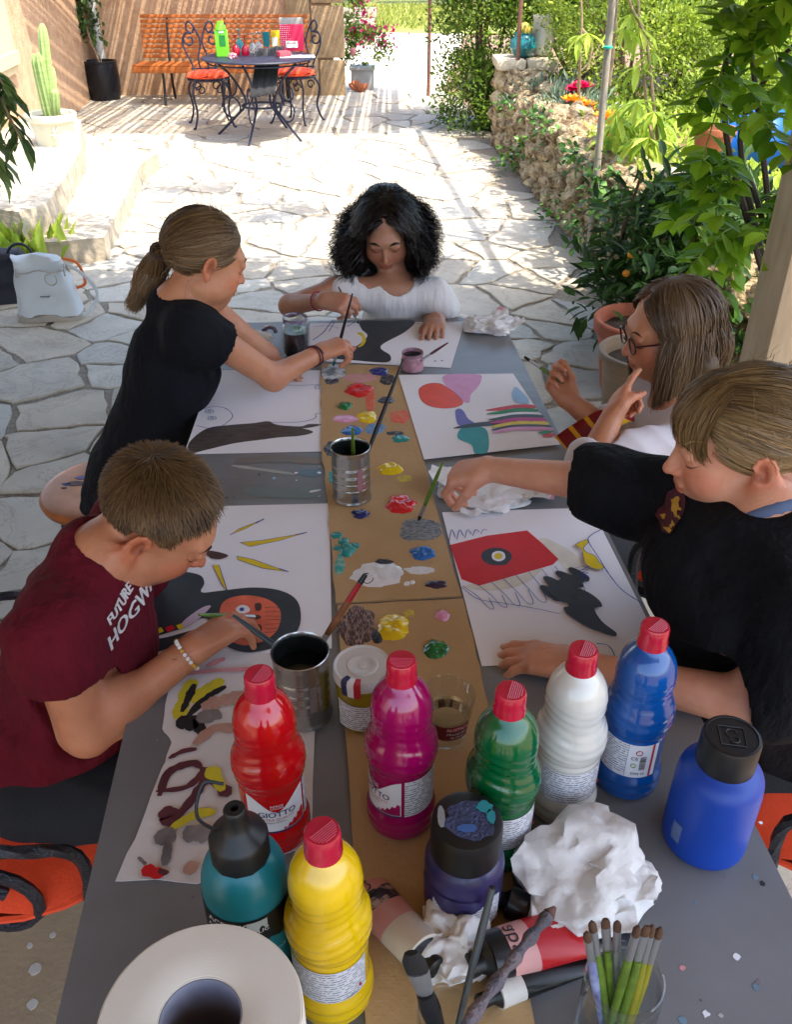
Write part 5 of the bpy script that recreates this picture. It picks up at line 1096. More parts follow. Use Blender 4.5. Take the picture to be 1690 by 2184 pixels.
def giotto(label, u, v, col, face, kind, seed, cap=m_redcap):
    p = PZ(u, v, T + .268); c = Vector((p.x, p.y, T + .001 if kind not in ('m',) else T + .005))
    t = thing('paint_bottle', label, 'paint bottle', c)
    def fn(q, a):
        z = q.z; k = 0
        if .118 < z < .2: k = .0005 * math.sin(520 * z + 2.6 * math.sin(a * 2 + seed)) * (.3 + abs(math.sin(a + seed)))
        if z < .034: k = .0006 * math.sin(420 * z)
        if .1 < z < .116: k = .0007 * math.sin(500 * z)
        s = 1 + k / .04; return Vector((q.x * s, q.y * s, z))
    b = MB(); b.lathe(GP, c, 56, fn=fn)
    b.build('body', M('bottle_' + kind + str(seed), col, .14, var=.12, scale=16, coat=.55, spec=.5), t, angle=60)
    b = MB(); b.lathe([(.0185, .236), (.0182, .246), (.0172, .250), (.0176, .256), (.0172, .264), (.0158, .267), (.0145, .2672)], c, 32); b.build('cap', cap, t); cp = t.children[-1]
    b = MB(); ca = face + .9
    for i in range(7): d = Vector((math.cos(ca), math.sin(ca), 0)); n_ = Vector((-d.y, d.x, 0)); o_ = -.001 + i * .0022; w_ = math.sqrt(max(0, .0135 ** 2 - o_ ** 2)); b.tube([c + d * o_ - n_ * w_ + Vector((0, 0, .2674)), c + d * o_ + n_ * w_ + Vector((0, 0, .2674))], .0006, 5)
    b.build('ridges', M('cap_ridge', '#d04a5e', .3), cp)
    arc = lambda *a, **k: arc_patch(c, g_r, *a, **k)
    if kind in ('front', 'm'):
        fa = face
        top = lambda s: .108 - .027 * math.exp(-((s - .5) / .28) ** 2)
        arc(fa - .95, fa + .95, .046, .108, top=top).build('label', m_label, t)
        arc_text('GIOTTO', c, g_r, fa, .073, .0125, bold=.0004).build('lettering', m_navyprint, t, smooth=False)
        arc_text('EXTRA QUALITY', c, g_r, fa, .0665, .0058).build('lettering', m_redprint, t, smooth=False)
        arc_text('INTENSE', c, g_r, fa, .0905, .0042).build('lettering', m_whiteprint, t, smooth=False); arc_text('COLORS', c, g_r, fa, .0865, .0042).build('lettering', m_whiteprint, t, smooth=False)
        arc_text('TEMPERA PRONTA', c, g_r, fa - .1, .0618, .0034).build('lettering', m_blackprint, t, smooth=False)
        arc(fa - .95, fa + .95, .0445, .0472, off=.0009).build('label_band', m_navyprint, t)
        arc(fa + .15, fa + .92, .048, .06, off=.0009, top=lambda s: .049 + .02 * s ** 1.2 + .002 * math.sin(s * 30)).build('label_swatch', M('swatch' + str(seed), col, .4, var=.3, scale=60), t)
        arc(fa + 1.05, fa + 2.6, .046, .108).build('label', m_fine, t)
    elif kind == 'back':
        arc(face - 1.25, face + 1.25, .047, .100).build('label', m_fine, t)
        arc_text('1000 ml', c, g_r, face + .75, .0495, .0048).build('lettering', m_blackprint, t, smooth=False)
        b = MB(); r = g_r(.058) + .001; a = face + 1.0; b.ball((c.x + r * math.cos(a), c.y + r * math.sin(a), c.z + .058), (.0016, .0016, .0026), 8, 6); b.build('drop_mark', m_redprint, t)
    elif kind == 'side':
        arc(face - 1.5, face - .25, .046, .104).build('label', m_fine, t); arc(face - .24, face + .75, .046, .104).build('label', m_label, t)
        arc(face + .52, face + .60, .046, .104, off=.0009, n=4).build('label_band', m_redprint, t)
        b = MB()
        for i in range(15):
            z0 = .060 + i * .0017; w_ = rnd(.0004, .0011); q = arc_patch(c, g_r, face + .16, face + .36, z0, z0 + w_, off=.0011, n=4, m=1); b.add(q.v, q.f)
        b.build('barcode', m_blackprint, t, smooth=False)
        arc_text('CE', c, g_r, face - .02, .078, .008).build('lettering', m_blackprint, t, smooth=False); arc_text('5334 16', c, g_r, face + .15, .0515, .0055).build('lettering', m_blackprint, t, smooth=False)
        r = g_r(.09) + .0012
        for (aa, zz_, mm_, rr) in ((face + .1, .091, m_redprint, .004), (face - .02, .068, m_greenprint, .0032)):
            k = MB(); P = [(c.x + r * math.cos(aa + rr * math.cos(q) / r), c.y + r * math.sin(aa + rr * math.cos(q) / r), c.z + zz_ + rr * math.sin(q)) for q in [i * .524 for i in range(13)]]; k.tube(P, .0006, 4, caps=False); k.build('symbol', mm_, t)
    return t
F = -math.pi / 2
giotto('red tempera paint bottle with front label, on the left of the table', 552, 1437, '#b80a10', F + .28, 'front', 1)
giotto('magenta paint bottle in front of the glass tumbler', 857, 1412, '#94064e', F - .95, 'm', 2)
giotto('green paint bottle with red cap behind the purple jar', 1091, 1472, '#03562a', F + .35, 'back', 3)
giotto('white paint bottle with red cap next to the blue one', 1246, 1384, '#cdcbc2', F + .25, 'back', 4)
giotto('translucent blue paint bottle with red cap and barcode label', 1400, 1333, '#0a4a90', F - .15, 'side', 5)
giotto('yellow paint bottle standing at the front beside the paper roll', 687, 1771, '#dcb400', F - .12, 'back', 6)
# plain blue bottle
c = PZ(1498, 1790, T + .001); t = thing('blue_bottle', 'plain cobalt blue bottle with wide black screw cap at the table edge', 'paint bottle', c)
PB = lerp_prof([(.044, 0), (.05, .005), (.051, .015), (.0505, .105), (.049, .125), (.041, .138), (.032, .143), (.031, .146)], 44)
MB().lathe(PB, c, 48).build('body', M('cobalt_plastic', '#0e3c98', .42, var=.06, scale=8, spec=.5), t)
m_capblack = M('cap_black', '#141414', .42, var=.3, scale=40)
MB().lathe([(.0335, .142), (.0338, .148), (.0335, .182), (.032, .186), (.029, .1868), (.0285, .1855), (.001, .1855)], c, 40, (True, True), rot=Matrix.Rotation(.0, 3, 'X')).build('screw_cap', m_capblack, t); sc_ = t.children[-1]
b = MB(); q = [c + Vector((x, y, .1862)) for x, y in ((-.016, -.012), (.011, -.017), (.016, .011), (-.012, .016))]; b.tube(q + [q[0]], .0007, 4); b.tube(spiral(c + Vector((0, .004, .1862)), .006, .006, 0, 4.2, (1, 0, 0), (0, 1, 0), 10), .0008, 4); b.tube(spiral(c + Vector((.001, -.006, .1862)), .005, .005, 3, 7.4, (1, 0, 0), (0, 1, 0), 10), .0008, 4); b.build('moulded_mark', M('cap_mark', '#2c2c2c', .5), sc_)
arc_patch(c, lambda z: .051, F - 1.25, F - .98, .03, .06).build('label', M('label_grey', '#5c6f96', .5), t)
# purple acrylic jar
c = PZ(985, 1922, T + .005); t = thing('purple_jar', 'paint-smeared purple acrylic jar with thick black lid', 'paint jar', c)
m_smear = M('purple_smear', '#1a1638', .4, col2='#312c60', scale=25, coat=.2)
MB().lathe(lerp_prof([(.038, 0), (.044, .004), (.045, .03), (.045, .085), (.042, .096), (.036, .101)], 30), c, 44).build('body', m_smear, t)
m_smlab = M('smeared_label', '#b9bcc6', .5, col2='#2d2658', scale=30, thr=(.5, .62)); arc_patch(c, lambda z: .045, F - .9, F + 1.0, .012, .058, top=lambda s: .052 + .008 * math.sin(s * 9)).build('label', m_fine, t); arc_patch(c, lambda z: .045, F - 1.6, F + .4, .03, .07, off=.001, top=lambda s: .066, bot=lambda s: .05 + .012 * math.sin(s * 8)).build('paint_smear', m_smear, t)
MB().lathe([(.0385, .098), (.0395, .102), (.0395, .142), (.038, .147), (.033, .149), (.001, .1495)], c, 44).build('lid', m_capblack, t); ld = t.children[-1]
def topsmear(c, z, cx, cy, rx, ry, mat, seed, par, name='paint_smear'):
    n = 26; P = []
    for k in range(n): a = 6.283 * k / n; e = 1 + .35 * mnoise.noise(Vector((math.cos(a) * 2 + seed, math.sin(a) * 2, seed))); P.append((c.x + cx + rx * e * math.cos(a), c.y + cy + ry * e * math.sin(a)))
    b = MB(); b.prism(P, c.z + z, c.z + z + .0008); return b.build(name, mat, par)
topsmear(c, .1492, .002, -.002, .027, .025, M('dried_violet', '#2b2d48', .5, col2='#3d4668', scale=60, bump=.6, bscale=200), 1, ld); topsmear(c, .1498, .02, .015, .009, .008, M('dried_teal', '#2c8a90', .5), 2, ld); topsmear(c, .1498, .026, .002, .005, .009, M('dried_teal', '#2c8a90', .5), 3, ld); topsmear(c, .1498, -.001, -.013, .011, .005, M('dried_blue', '#3d5f94', .5), 4, ld); topsmear(c, .1498, -.028, .002, .004, .014, M('dried_grey', '#8a8a88', .6), 6, ld)
# teal acrylic bottle with nozzle
p = PZ(500, 1728, T + .262); c = Vector((p.x, p.y, T + .001)); t = thing('teal_bottle', 'teal acrylic bottle with black nozzle cap behind the paper roll', 'paint bottle', c)
TP = lerp_prof([(.037, 0), (.043, .005), (.0435, .02), (.0435, .158), (.042, .175), (.035, .192), (.026, .2), (.024, .204)], 50); tz = [q[1] for q in TP]; tr_ = [q[0] for q in TP]; t_r = lambda z: float(np.interp(z, tz, tr_))
MB().lathe(TP, c, 48).build('body', M('teal_plastic', '#0b847f', .35, var=.1, scale=10), t)
MB().lathe([(.0285, .196), (.0292, .2), (.0292, .222), (.027, .228), (.016, .236), (.0125, .246), (.0105, .258), (.0108, .262), (.0095, .264), (.004, .264), (.0035, .258), (.001, .258)], c, 36, fn=lambda q, a: Vector((q.x * (1 + .012 * math.cos(24 * a)), q.y * (1 + .012 * math.cos(24 * a)), q.z)) if q.z < .226 else q).build('nozzle_cap', m_capblack, t)
P = crom([c + Vector((-.02, .0, .23)), c + Vector((-.04, .01, .24)), c + Vector((-.035, .03, .262)), c + Vector((-.015, .03, .262))], 6); MB().tube(P, .0018, 6).build('cap_strap', m_capblack, t)
arc_patch(c, t_r, F - 1.5, F + 1.5, .105, .15, off=.0005, bot=lambda s: .112 - .008 * abs(math.sin(s * 13)), n=60).build('label_band', M('band_black', '#0f1114', .4), t)
arc_text('ACRYLIQUE', c, t_r, F - .12, .138, .0115).build('lettering', m_whiteprint, t, smooth=False); arc_text('ACRYL   ACRYLIC', c, t_r, F - .1, .1275, .0085).build('lettering', m_whiteprint, t, smooth=False)
m_palet = M('print_teal_pale', '#8fc9c4', .5); arc_text('I LOVE ART', c, t_r, F + .02, .085, .0115).build('lettering', m_palet, t, smooth=False); arc_text('I LOVE ART', c, t_r, F + .35, .076, .007).build('lettering', m_palet, t, smooth=False); arc_text('I LOVE', c, t_r, F + .8, .082, .008).build('lettering', m_palet, t, smooth=False); arc_text('I LOVE ART I LOVE', c, t_r, F + .1, .068, .0045).build('lettering', m_palet, t, smooth=False)
arc_patch(c, t_r, F + .15, F + .62, .137, .147, off=.0012, bot=lambda s: .134 + .004 * math.sin(s * 11)).build('paint_spot', M('dry_white2', '#a8b2ae', .6, var=.1), t)
# paper roll
c = PZ(427, 2174, T + .215); c.z = T + .001; t = thing('paper_roll', 'big white paper towel roll standing in the near left corner', 'paper roll', c)
m_roll = M('roll_paper', '#d8cfbf', .9, var=.04, scale=5, bump=.12, bscale=60); prof = [(.0835, 0), (.084, .004)] + [(.084, .02 * i) for i in range(1, 10)] + [(.084, .211), (.0828, .2145), (.034, .2145), (.0335, .212)] + [(.0335, .2 - .02 * i) for i in range(10)]
MB().lathe(prof, c, 72, (True, False), fn=lambda q, a: Vector((q.x * (1 + .004 * math.sin(3 * a) + .002 * math.sin(17 * a)), q.y * (1 + .004 * math.sin(3 * a)), q.z))).build('paper', m_roll, t)
m_rollend = M('roll_end', '#d8cfbf', .92, var=.04, scale=6); N, L, bs = nodes_of(m_rollend); wv = N.new('ShaderNodeTexWave'); wv.wave_type = 'RINGS'; wv.rings_direction = 'Z'; wv.inputs['Scale'].default_value = 260; wv.inputs['Distortion'].default_value = 4; wv.inputs['Detail Scale'].default_value = 2; tc = [n for n in N if n.type == 'TEX_COORD'][0]; L.new(tc.outputs['Object'], wv.inputs['Vector']); bp_ = N.new('ShaderNodeBump'); bp_.inputs['Strength'].default_value = .12; bp_.inputs['Distance'].default_value = .001; L.new(wv.outputs['Fac'], bp_.inputs['Height']); L.new(bp_.outputs[0], bs.inputs['Normal'])
MB().lathe([(.0822, .2140), (.0815, .2155), (.06, .2158), (.036, .2153), (.035, .2146)], c, 72, (False, False)).build('roll_end', m_rollend, t)
MB().lathe([(.0338, .0), (.0338, .2138), (.0325, .2138), (.0325, .001)], c, 48, (False, False)).build('core', M('core_card', '#8d8a95', .8, col2='#6c6b78', scale=18), t)
# tin cans
m_tin = M('tinplate', '#c2c1bc', .27, col2='#a3a19b', scale=18, metal=.95); m_tin_in = M('tin_dark', '#1b211f', .35, var=.2, metal=.2); m_dwater = M('dark_water', '#0c1011', .05, var=.1)
def tin(label, c, r, h, stain):
    t = thing('tin_can', label, 'tin can', c); pr = [(r * .97, 0), (r * 1.02, .001), (r * 1.02, .004), (r * .985, .006)]
    for i in range(40): z = .012 + (h - .024) * i / 39; k = math.sin((z - h * .3) * 2 * math.pi / (h * .048)) if h * .26 < z < h * .74 else 0; pr.append((r * (.985 + .013 * k), z))
    pr += [(r * .985, h - .008), (r * 1.02, h - .004), (r * 1.025, h - .001), (r * 1.0, h), (r * .965, h - .002), (r * .955, h - .008)]
    MB().lathe(pr, c, 56, (True, False)).build('wall', m_tin, t)
    MB().lathe([(r * .955, h - .007), (r * .95, h * .62), (r * .95, h * .6)], c, 48, (False, False)).build('inside', m_tin_in, t); MB().lathe([(r * .949, h * .72), (.001, h * .72)], c, 40, (False, True)).build('water', m_dwater, t)
    arc_patch(c, lambda z: r * 1.0, F + .35, F + .62, h * .3, h * .7, n=8).build('paint_stain', stain, t); return t
c = PZ(751, 1060, ZC + .004); tin('empty tin can of water with brushes on the cardboard palette', c, .0385, .117, M('stain_rose', '#a8757a', .5, metal=.4))
c = PZ(650, 1519, T + .003); tin('tin can of dark water at the edge of the near left drawing', c, .0400, .12, M('stain_rose2', '#9a8a86', .4, metal=.6))
# mustard jar with white lid
m_glass = bpy.data.materials.new('clear_glass'); m_glass.use_nodes = True; N = m_glass.node_tree.nodes; L = m_glass.node_tree.links
tp_ = N.new('ShaderNodeBsdfTransparent'); tp_.inputs[0].default_value = (.96, .975, .97, 1); gl_ = N.new('ShaderNodeBsdfGlossy'); gl_.inputs['Roughness'].default_value = .03; lw_ = N.new('ShaderNodeLayerWeight'); lw_.inputs[0].default_value = .5; pw_ = N.new('ShaderNodeMath'); pw_.operation = 'POWER'; pw_.inputs[1].default_value = 3.; fr_ = N.new('ShaderNodeMapRange'); fr_.inputs[3].default_value = .05; fr_.inputs[4].default_value = .75; L.new(lw_.outputs['Facing'], pw_.inputs[0]); L.new(pw_.outputs[0], fr_.inputs[0]); mxg = N.new('ShaderNodeMixShader'); L.new(fr_.outputs[0], mxg.inputs[0]); L.new(tp_.outputs[0], mxg.inputs[1]); L.new(gl_.outputs[0], mxg.inputs[2]); L.new(mxg.outputs[0], N['Material Output'].inputs[0])
c = PZ(776, 1527, ZC + .0045); t = thing('mustard_jar', 'yellow jar with white tin lid and tricolour seal behind the magenta bottle', 'jar', c)
jp = lerp_prof([(.034, 0), (.037, .004), (.038, .05), (.0395, .085), (.039, .088)], 20); MB().lathe(jp, c, 40).build('body', M('mustard', '#8a7410', .2, var=.1, coat=.5), t)
MB().lathe([(.041, .084), (.0415, .087), (.041, .099), (.0395, .1015), (.037, .1005), (.036, .0995), (.0225, .099), (.021, .1005), (.016, .1008), (.014, .0995), (.006, .0995), (.005, .1005), (.0, .1006)], c, 48).build('lid', M('lid_white', '#c3bfb8', .35, var=.05), t)
jr = lambda z: .0378 + (z - .01) * .02
arc_patch(c, jr, F - 1.0, F + .9, .01, .055, off=.001, top=lambda s: .06 - .006 * s).build('label', m_fine, t); arc_text('320 g', c, jr, F + .15, .0125, .006, off=.0018).build('lettering', m_blackprint, t, smooth=False)
for i, mm_ in enumerate((m_navyprint, m_whiteprint, m_redprint)):
    a = F - .62 + i * .24; P = []
    for r_, z_ in ((.03, .1012), (.0375, .1012), (.0402, .1016), (.0424, .0975), (.0422, .088), (.0408, .074)): P.append((r_, z_))
    b = MB(); vs = []
    for (r_, z_) in P:
        for s in (-.115, .115): vs.append((c.x + r_ * math.cos(a + s), c.y + r_ * math.sin(a + s), c.z + z_))
    b.add(vs, [(2 * j, 2 * j + 1, 2 * j + 3, 2 * j + 2) for j in range(len(P) - 1)]); b.build('seal_strip', mm_, t)
# tumbler
c = PZ(952, 1572, ZC + .0045); t = thing('glass_tumbler', 'clear glass tumbler with red label and a little water', 'glass', c)
MB().lathe([(.022, 0), (.024, .001), (.0285, .012), (.0375, .082), (.0385, .0835), (.0365, .0835), (.0275, .02), (.001, .017)], c, 40, (True, True)).build('wall', m_glass, t)
MB().lathe([(.0272, .0205), (.0322, .05), (.001, .05)], c, 36, (True, True)).build('water', M('water', '#eef2f2', .0, trans=1., var=0, ior=1.33), t)
tr2 = lambda z: .0285 + (z - .012) * .1286
m_winelab = M('label_wine', '#6a1018', .4, var=.1); arc_patch(c, tr2, F - .6, F + .95, .026, .055, off=.0006).build('label', m_winelab, t); arc_patch(c, tr2, F + .0, F + .8, .045, .054, off=.0011).build('label_plate', m_redprint, t)
arc_text('RUSTICA', c, tr2, F + .4, .0468, .0082, off=.0017).build('lettering', m_whiteprint, t, smooth=False); arc_text('Moutarde', c, tr2, F + .35, .0375, .0072, off=.0013, slant=.2).build('lettering', m_whiteprint, t, smooth=False); arc_text('de Dijon', c, tr2, F + .42, .0305, .006, off=.0013, slant=.2).build('lettering', m_whiteprint, t, smooth=False)
# water jar (purple) far left, small pink jar
c = PZ(634, 756, T + .002); t = thing('water_jar', 'glass jar of dark violet paint water left of the far drawing', 'jar', c)
MB().lathe([(.034, 0), (.037, .003), (.037, .078), (.034, .086), (.0315, .09), (.0325, .094), (.0325, .108), (.031, .109), (.0295, .107), (.0295, .092), (.0335, .078), (.0335, .006), (.001, .004)], c, 36, (True, True)).build('glass', m_glass, t)
MB().lathe([(.0334, .0062), (.0334, .068), (.001, .068)], c, 32).build('water', M('violet_water', '#1d1a2c', .08, var=.1), t)
arc_patch(c, lambda z: .0331, 0, 6.283, .092, .107, off=0, n=60, bot=lambda s: .1 + .005 * math.sin(s * 40) * math.sin(s * 13)).build('paint_drips', M('violet_dry', '#4a3358', .5, col2='#8a7790', scale=60), t)
c = PZ(880, 789, T + .002); t = thing('paint_pot', 'small glass pot of black water with pink-stained sides', 'jar', c)
MB().lathe([(.024, 0), (.029, .004), (.03, .03), (.0275, .038), (.0265, .041), (.028, .044), (.028, .05), (.0265, .051), (.0255, .049), (.0255, .036)], c, 36, (True, False)).build('glass', M('stained_glass', '#8d6a74', .25, col2='#b98a94', scale=30, thr=(.4, .6)), t)
MB().lathe([(.0256, .042), (.001, .042)], c, 30, (False, True)).build('water', m_dwater, t); MB().lathe([(.0268, .049), (.0275, .0513), (.0285, .049)], c, 30, (False, False)).build('rim_paint', M('rim_black', '#1a1518', .3), t)

# ================================================================ brushes
m_green_h = M('handle_green', '#566f22', .4, var=.4, scale=60); m_black_h = M('handle_black', '#16171a', .35, var=.2); m_wood_h = M('handle_wood', '#7a4a2a', .5, var=.25, scale=40); m_ferr = M('ferrule', '#a9aaab', .3, metal=.75); m_brist = M('bristle', '#4a3220', .8, var=.35, scale=80); m_brist_b = M('bristle_black', '#131315', .7, var=.3)
def brush(label, tip, end, r=.0035, hmat=m_black_h, bmat=m_brist, flat=False, bl=.016, fl=.028, group=None, wide=1.0, name='paint_brush', ferr=m_ferr):
    tip, end = Vector(tip), Vector(end); d = (end - tip).normalized(); L_ = (end - tip).length
    t = thing(name, label, 'paint brush', end if end.z < tip.z else tip, group); fw = wide
    b = MB(); b.tube([tip, tip + d * bl * .4, tip + d * bl], [r * .35 * (2.2 if flat else 1), r * 1.0 * fw, r * 1.0 * fw], 10, flat=.45 if flat else 1); b.build('bristles', bmat, t)
    b = MB(); b.tube([tip + d * bl * .95, tip + d * (bl + fl * .5), tip + d * (bl + fl)], [r * 1.05 * fw, r * 1.0 * (fw + 1) / 2, r], 10, flat=.55 if flat else 1); b.build('ferrule', ferr, t)
    b = MB(); q = L_ - bl - fl; b.tube([tip + d * (bl + fl), tip + d * (bl + fl + q * .25), tip + d * (bl + fl + q * .7), end], [r, r * 1.25, r * .95, r * .55], 10); b.build('handle', hmat, t)
    return t
# in the far can
a = PZ(770, 985, T + .09); brush('long black brush leaning out of the can on the palette', PD(768, 1008, 1.79), PD(861, 765, 1.80), .0038, m_black_h)
brush('short green brush upright in the can on the palette', PD(755, 1010, 1.78), PD(752, 912, 1.66), .0035, m_green_h)
# in the near can
brush('brown brush with red band standing in the near can', PD(668, 1400, 1.30), PD(778, 1228, 1.25), .0046, m_wood_h, wide=1.1)
c1 = PD(768, 1243, 1.252); c2 = PD(738, 1290, 1.268); t = bpy.data.objects.get('paint_brush.002')
par = [o for o in COL.objects if o.get('label', '').startswith('brown brush with red band')][0]
MB().tube([c1, c2], [.0042, .0048], 10).build('red_band', M('band_redfoil', '#9a1c26', .3, var=.3), par); MB().tube([PD(780, 1225, 1.249), c1], [.0035, .0046], 10).build('end_cap', m_black_h, par); MB().tube(spiral(PD(783, 1232, 1.249), .006, .009, 1.2, 6.2, (1, 0, 0), CU, 12), .0007, 5).build('hanging_loop', m_black_h, par)
brush('slate grey brush resting across the rim of the near can', PD(636, 1412, 1.29), PD(497, 1312, 1.30), .004, M('handle_slate', '#2e3a3f', .4, var=.2))
# small pink jar stick and far brushes
brush('brush with dried maroon paint leaning in the small pot', PZ(888, 775, T + .03), PD(956, 731, 2.28), .003, M('maroon_handle', '#5a2a3a', .6, var=.3))
brush('green brush lying on the tissue left of the water jar', PZ(528, 738, T + .03), PZ(552, 722, T + .05), .003, M('handle_tan', '#b08a3a', .5), m_brist_b, bl=.012, fl=.02)
# jar of brushes near right
jc = PZ(1335, 2152, T + .001); jc = Vector((PZ(1335, 2085, T + .1).x, PZ(1335, 2085, T + .1).y, T + .001)); t = thing('brush_jar', 'clear glass jar holding worn brushes in the near right corner', 'jar', jc)
MB().lathe([(.034, 0), (.038, .003), (.039, .075), (.036, .084), (.0365, .087), (.039, .089), (.0385, .093), (.038, .1), (.0365, .101), (.0355, .099), (.0345, .086), (.036, .074), (.0355, .006), (.001, .004)], jc, 44, (True, True)).build('glass', m_glass, t)
jb = [(1252, 1988, 'handle_lilac', 'brush with violet-blue smeared handle leaning far left in the jar', False), (1263, 1965, 'g', 'thin brush second from the left in the jar', False), (1292, 1960, 'g', 'wide flat brush with light ferrule in the jar', True), (1318, 1965, 's', 'dark-tipped silver brush at the back of the jar', False), (1362, 1975, 'g', 'short-bristled green brush in the middle of the jar', False), (1381, 1975, 'g', 'tall dark-tipped green brush right of the middle in the jar', True), (1393, 1973, 'y', 'brush with orange-stained handle in the jar', False), (1410, 1978, 'y', 'thin brush with brown tip furthest right in the jar', False)]
ends = [(-.012, -.006), (-.006, -.012), (-.002, -.004), (.002, .004), (-.012, -.018), (-.004, -.022), (.004, -.022), (.008, -.016)]
for (u, v, k, lab, fl_), (ex, ey) in zip(jb, ends):
    hm = {'g': m_green_h, 's': M('handle_silver', '#7a8078', .4), 'y': M('handle_olive', '#8a7a18', .5, col2='#6c7a1e', scale=60)}.get(k) or M('handle_lilac', '#4a4480', .6, col2='#8d9ab8', scale=60)
    brush(lab, PD(u, v, .80 + ex), jc + Vector((ex, ey, .012)), .0038, hm, m_brist, fl_, .014, .036, 'brushes in the glass jar', 1.15 if fl_ else 1.0)
# brushes at the bottom edge
g2 = Vector((PZ(948, 2160, T + .085).x, PZ(948, 2160, T + .085).y, T + .005)); t = thing('brush_jar', 'small glass at the bottom edge of the picture holding a flat brush', 'jar', g2)
MB().lathe([(.022, 0), (.025, .003), (.027, .08), (.0262, .081), (.0245, .079), (.023, .008), (.001, .006)], g2, 36, (True, True)).build('glass', m_glass, t)
brush('wide flat black-bristled brush with silver ferrule at the bottom edge', PD(877, 2032, .80), g2 + Vector((.002, 0, .012)), .0085, m_black_h, m_brist_b, True, .03, .034, None, 1.3)
brush('long thin grey brush rising from the bottom edge glass', PD(1052, 1890, .86), g2 + Vector((.008, -.005, .012)), .0034, M('handle_grey', '#3c4244', .4), m_brist_b, bl=.002, fl=.004, ferr=M('handle_grey', '#3c4244', .4))
t = thing('paint_stick', 'thick stick caked with dried blue-grey paint leaning at the front', 'stick', PD(1000, 2200, .82)); P = [PD(1172, 1950, .90), PD(1120, 2015, .875), PD(1060, 2095, .85), PD(985, 2200, .82)]; b = MB(); b.tube(crom(P, 6), [.006 + .0018 * math.sin(i * 1.7) for i in range(19)], 10); o = b.build('shaft', M('caked_paint', '#3f4656', .6, col2='#7d6d6c', scale=60, bump=.7, bscale=150), t); MB().tube([PD(1185, 1935, .905), P[0]], [.002, .007], 9).build('tip', M('stick_tip', '#6d4a3c', .7), t)

# ================================================================ paint tubes
def paint_tube(label, a, b_, r, mats, capmat, texts=(), r1=None):
    """a = cap end, b_ = crimped end"""
    a, b_ = Vector(a), Vector(b_); ax = (b_ - a); L_ = ax.length; ax.normalize(); side = ax.cross(Vector((0, 0, 1))).normalized(); up = side.cross(ax)
    t = thing('paint_tube', label, 'paint tube', Vector((a.x, a.y, T)))
    def ring(s, n=28):
        w_ = r * (1 + .35 * s); h_ = r * (1 - s ** 1.2) + .0015; return [a + ax * (L_ * s) + side * (w_ * math.cos(6.283 * k / n)) + up * (h_ * math.sin(6.283 * k / n) - r * s * .9 * 0 - (r - h_) * .85) for k in range(n)]
    for (s0, s1, mm) in mats:
        b = MB(); vs = []; m = max(2, int((s1 - s0) * 16))
        for j in range(m + 1): vs += ring(s0 + (s1 - s0) * j / m)
        b.add(vs, [(j * 28 + k, j * 28 + (k + 1) % 28, (j + 1) * 28 + (k + 1) % 28, (j + 1) * 28 + k) for j in range(m) for k in range(28)])
        if s0 == 0: b.add(ring(0), [tuple(range(27, -1, -1))])
        b.build('tube_body', mm, t)
    rot = Vector((0, 0, 1)).rotation_difference(-ax).to_matrix(); MB().lathe([(r * .9, 0), (r * .55, .006), (r * .5, .009), (r * .52, .022), (r * .4, .024)], a, 24, rot=rot).build('tube_cap', capmat, t)
    for (txt, s, size, mm, rotq, oy) in texts:
        vs, fs = text_data(txt, size); k = MB(); out = []
        for v in vs:
            px, py = (v.x, v.y) if not rotq else (-v.y, v.x)
            ss = s + px / L_; h_ = r * (1 - max(ss, 0) ** 1.2) + .0015; w_ = r * (1 + .35 * ss); q = oy + py; q = max(-w_ * .95, min(w_ * .95, q)); zq = h_ * math.sqrt(max(0, 1 - (q / w_) ** 2)) - (r - h_) * .85
            out.append(a + ax * (L_ * ss) + side * q + up * (zq + .0012))
        k.add(out, fs); k.build('lettering', mm, t, smooth=False)
    return t
m_tpink = M('tube_pink', '#c98a86', .35, col2='#d9a49c', scale=8); m_tcream = M('tube_cream', '#cfc6b8', .4, var=.05); m_tviolet = M('tube_violet', '#2a2038', .4, col2='#c0a89e', scale=40, thr=(.52, .6)); m_tblack = M('tube_black', '#0e0e10', .3, var=.2); m_tred = M('tube_red', '#b50f18', .3, var=.1)
paint_tube('pink and cream acrylic tube smeared with violet, beside the yellow bottle', PZ(905, 2035, T + .03), PZ(745, 1850, T + .012), .0235, [(0, .3, m_tcream), (.3, .52, m_tpink), (.52, .72, m_tviolet), (.72, 1, m_tpink)], m_capblack, [('ACRYL', .84, .02, m_blackprint, False, -.006)])
paint_tube('crumpled black and red paint tube under the big tissue', PZ(1040, 2045, T + .035), PZ(1330, 1935, T + .03), .026, [(0, .12, m_tblack), (.12, .3, m_tpink), (.3, .68, m_tred), (.68, 1, m_tblack)], m_capblack, [('abs', .2, .026, m_blackprint, True, 0), ('FLIOZ', .76, .011, m_whiteprint, True, 0)])
paint_tube('flattened glossy black paint tube lying below the red one', PZ(1060, 2120, T + .018), PZ(1290, 2010, T + .01), .016, [(0, .2, M('tube_white', '#c9c2b8', .4)), (.2, 1, m_tblack)], m_capblack)
paint_tube('black paint tube lying behind the red one beside the purple jar', PZ(1085, 1925, T + .02), PZ(1240, 1985, T + .012), .018, [(0, 1, m_tblack)], m_capblack)

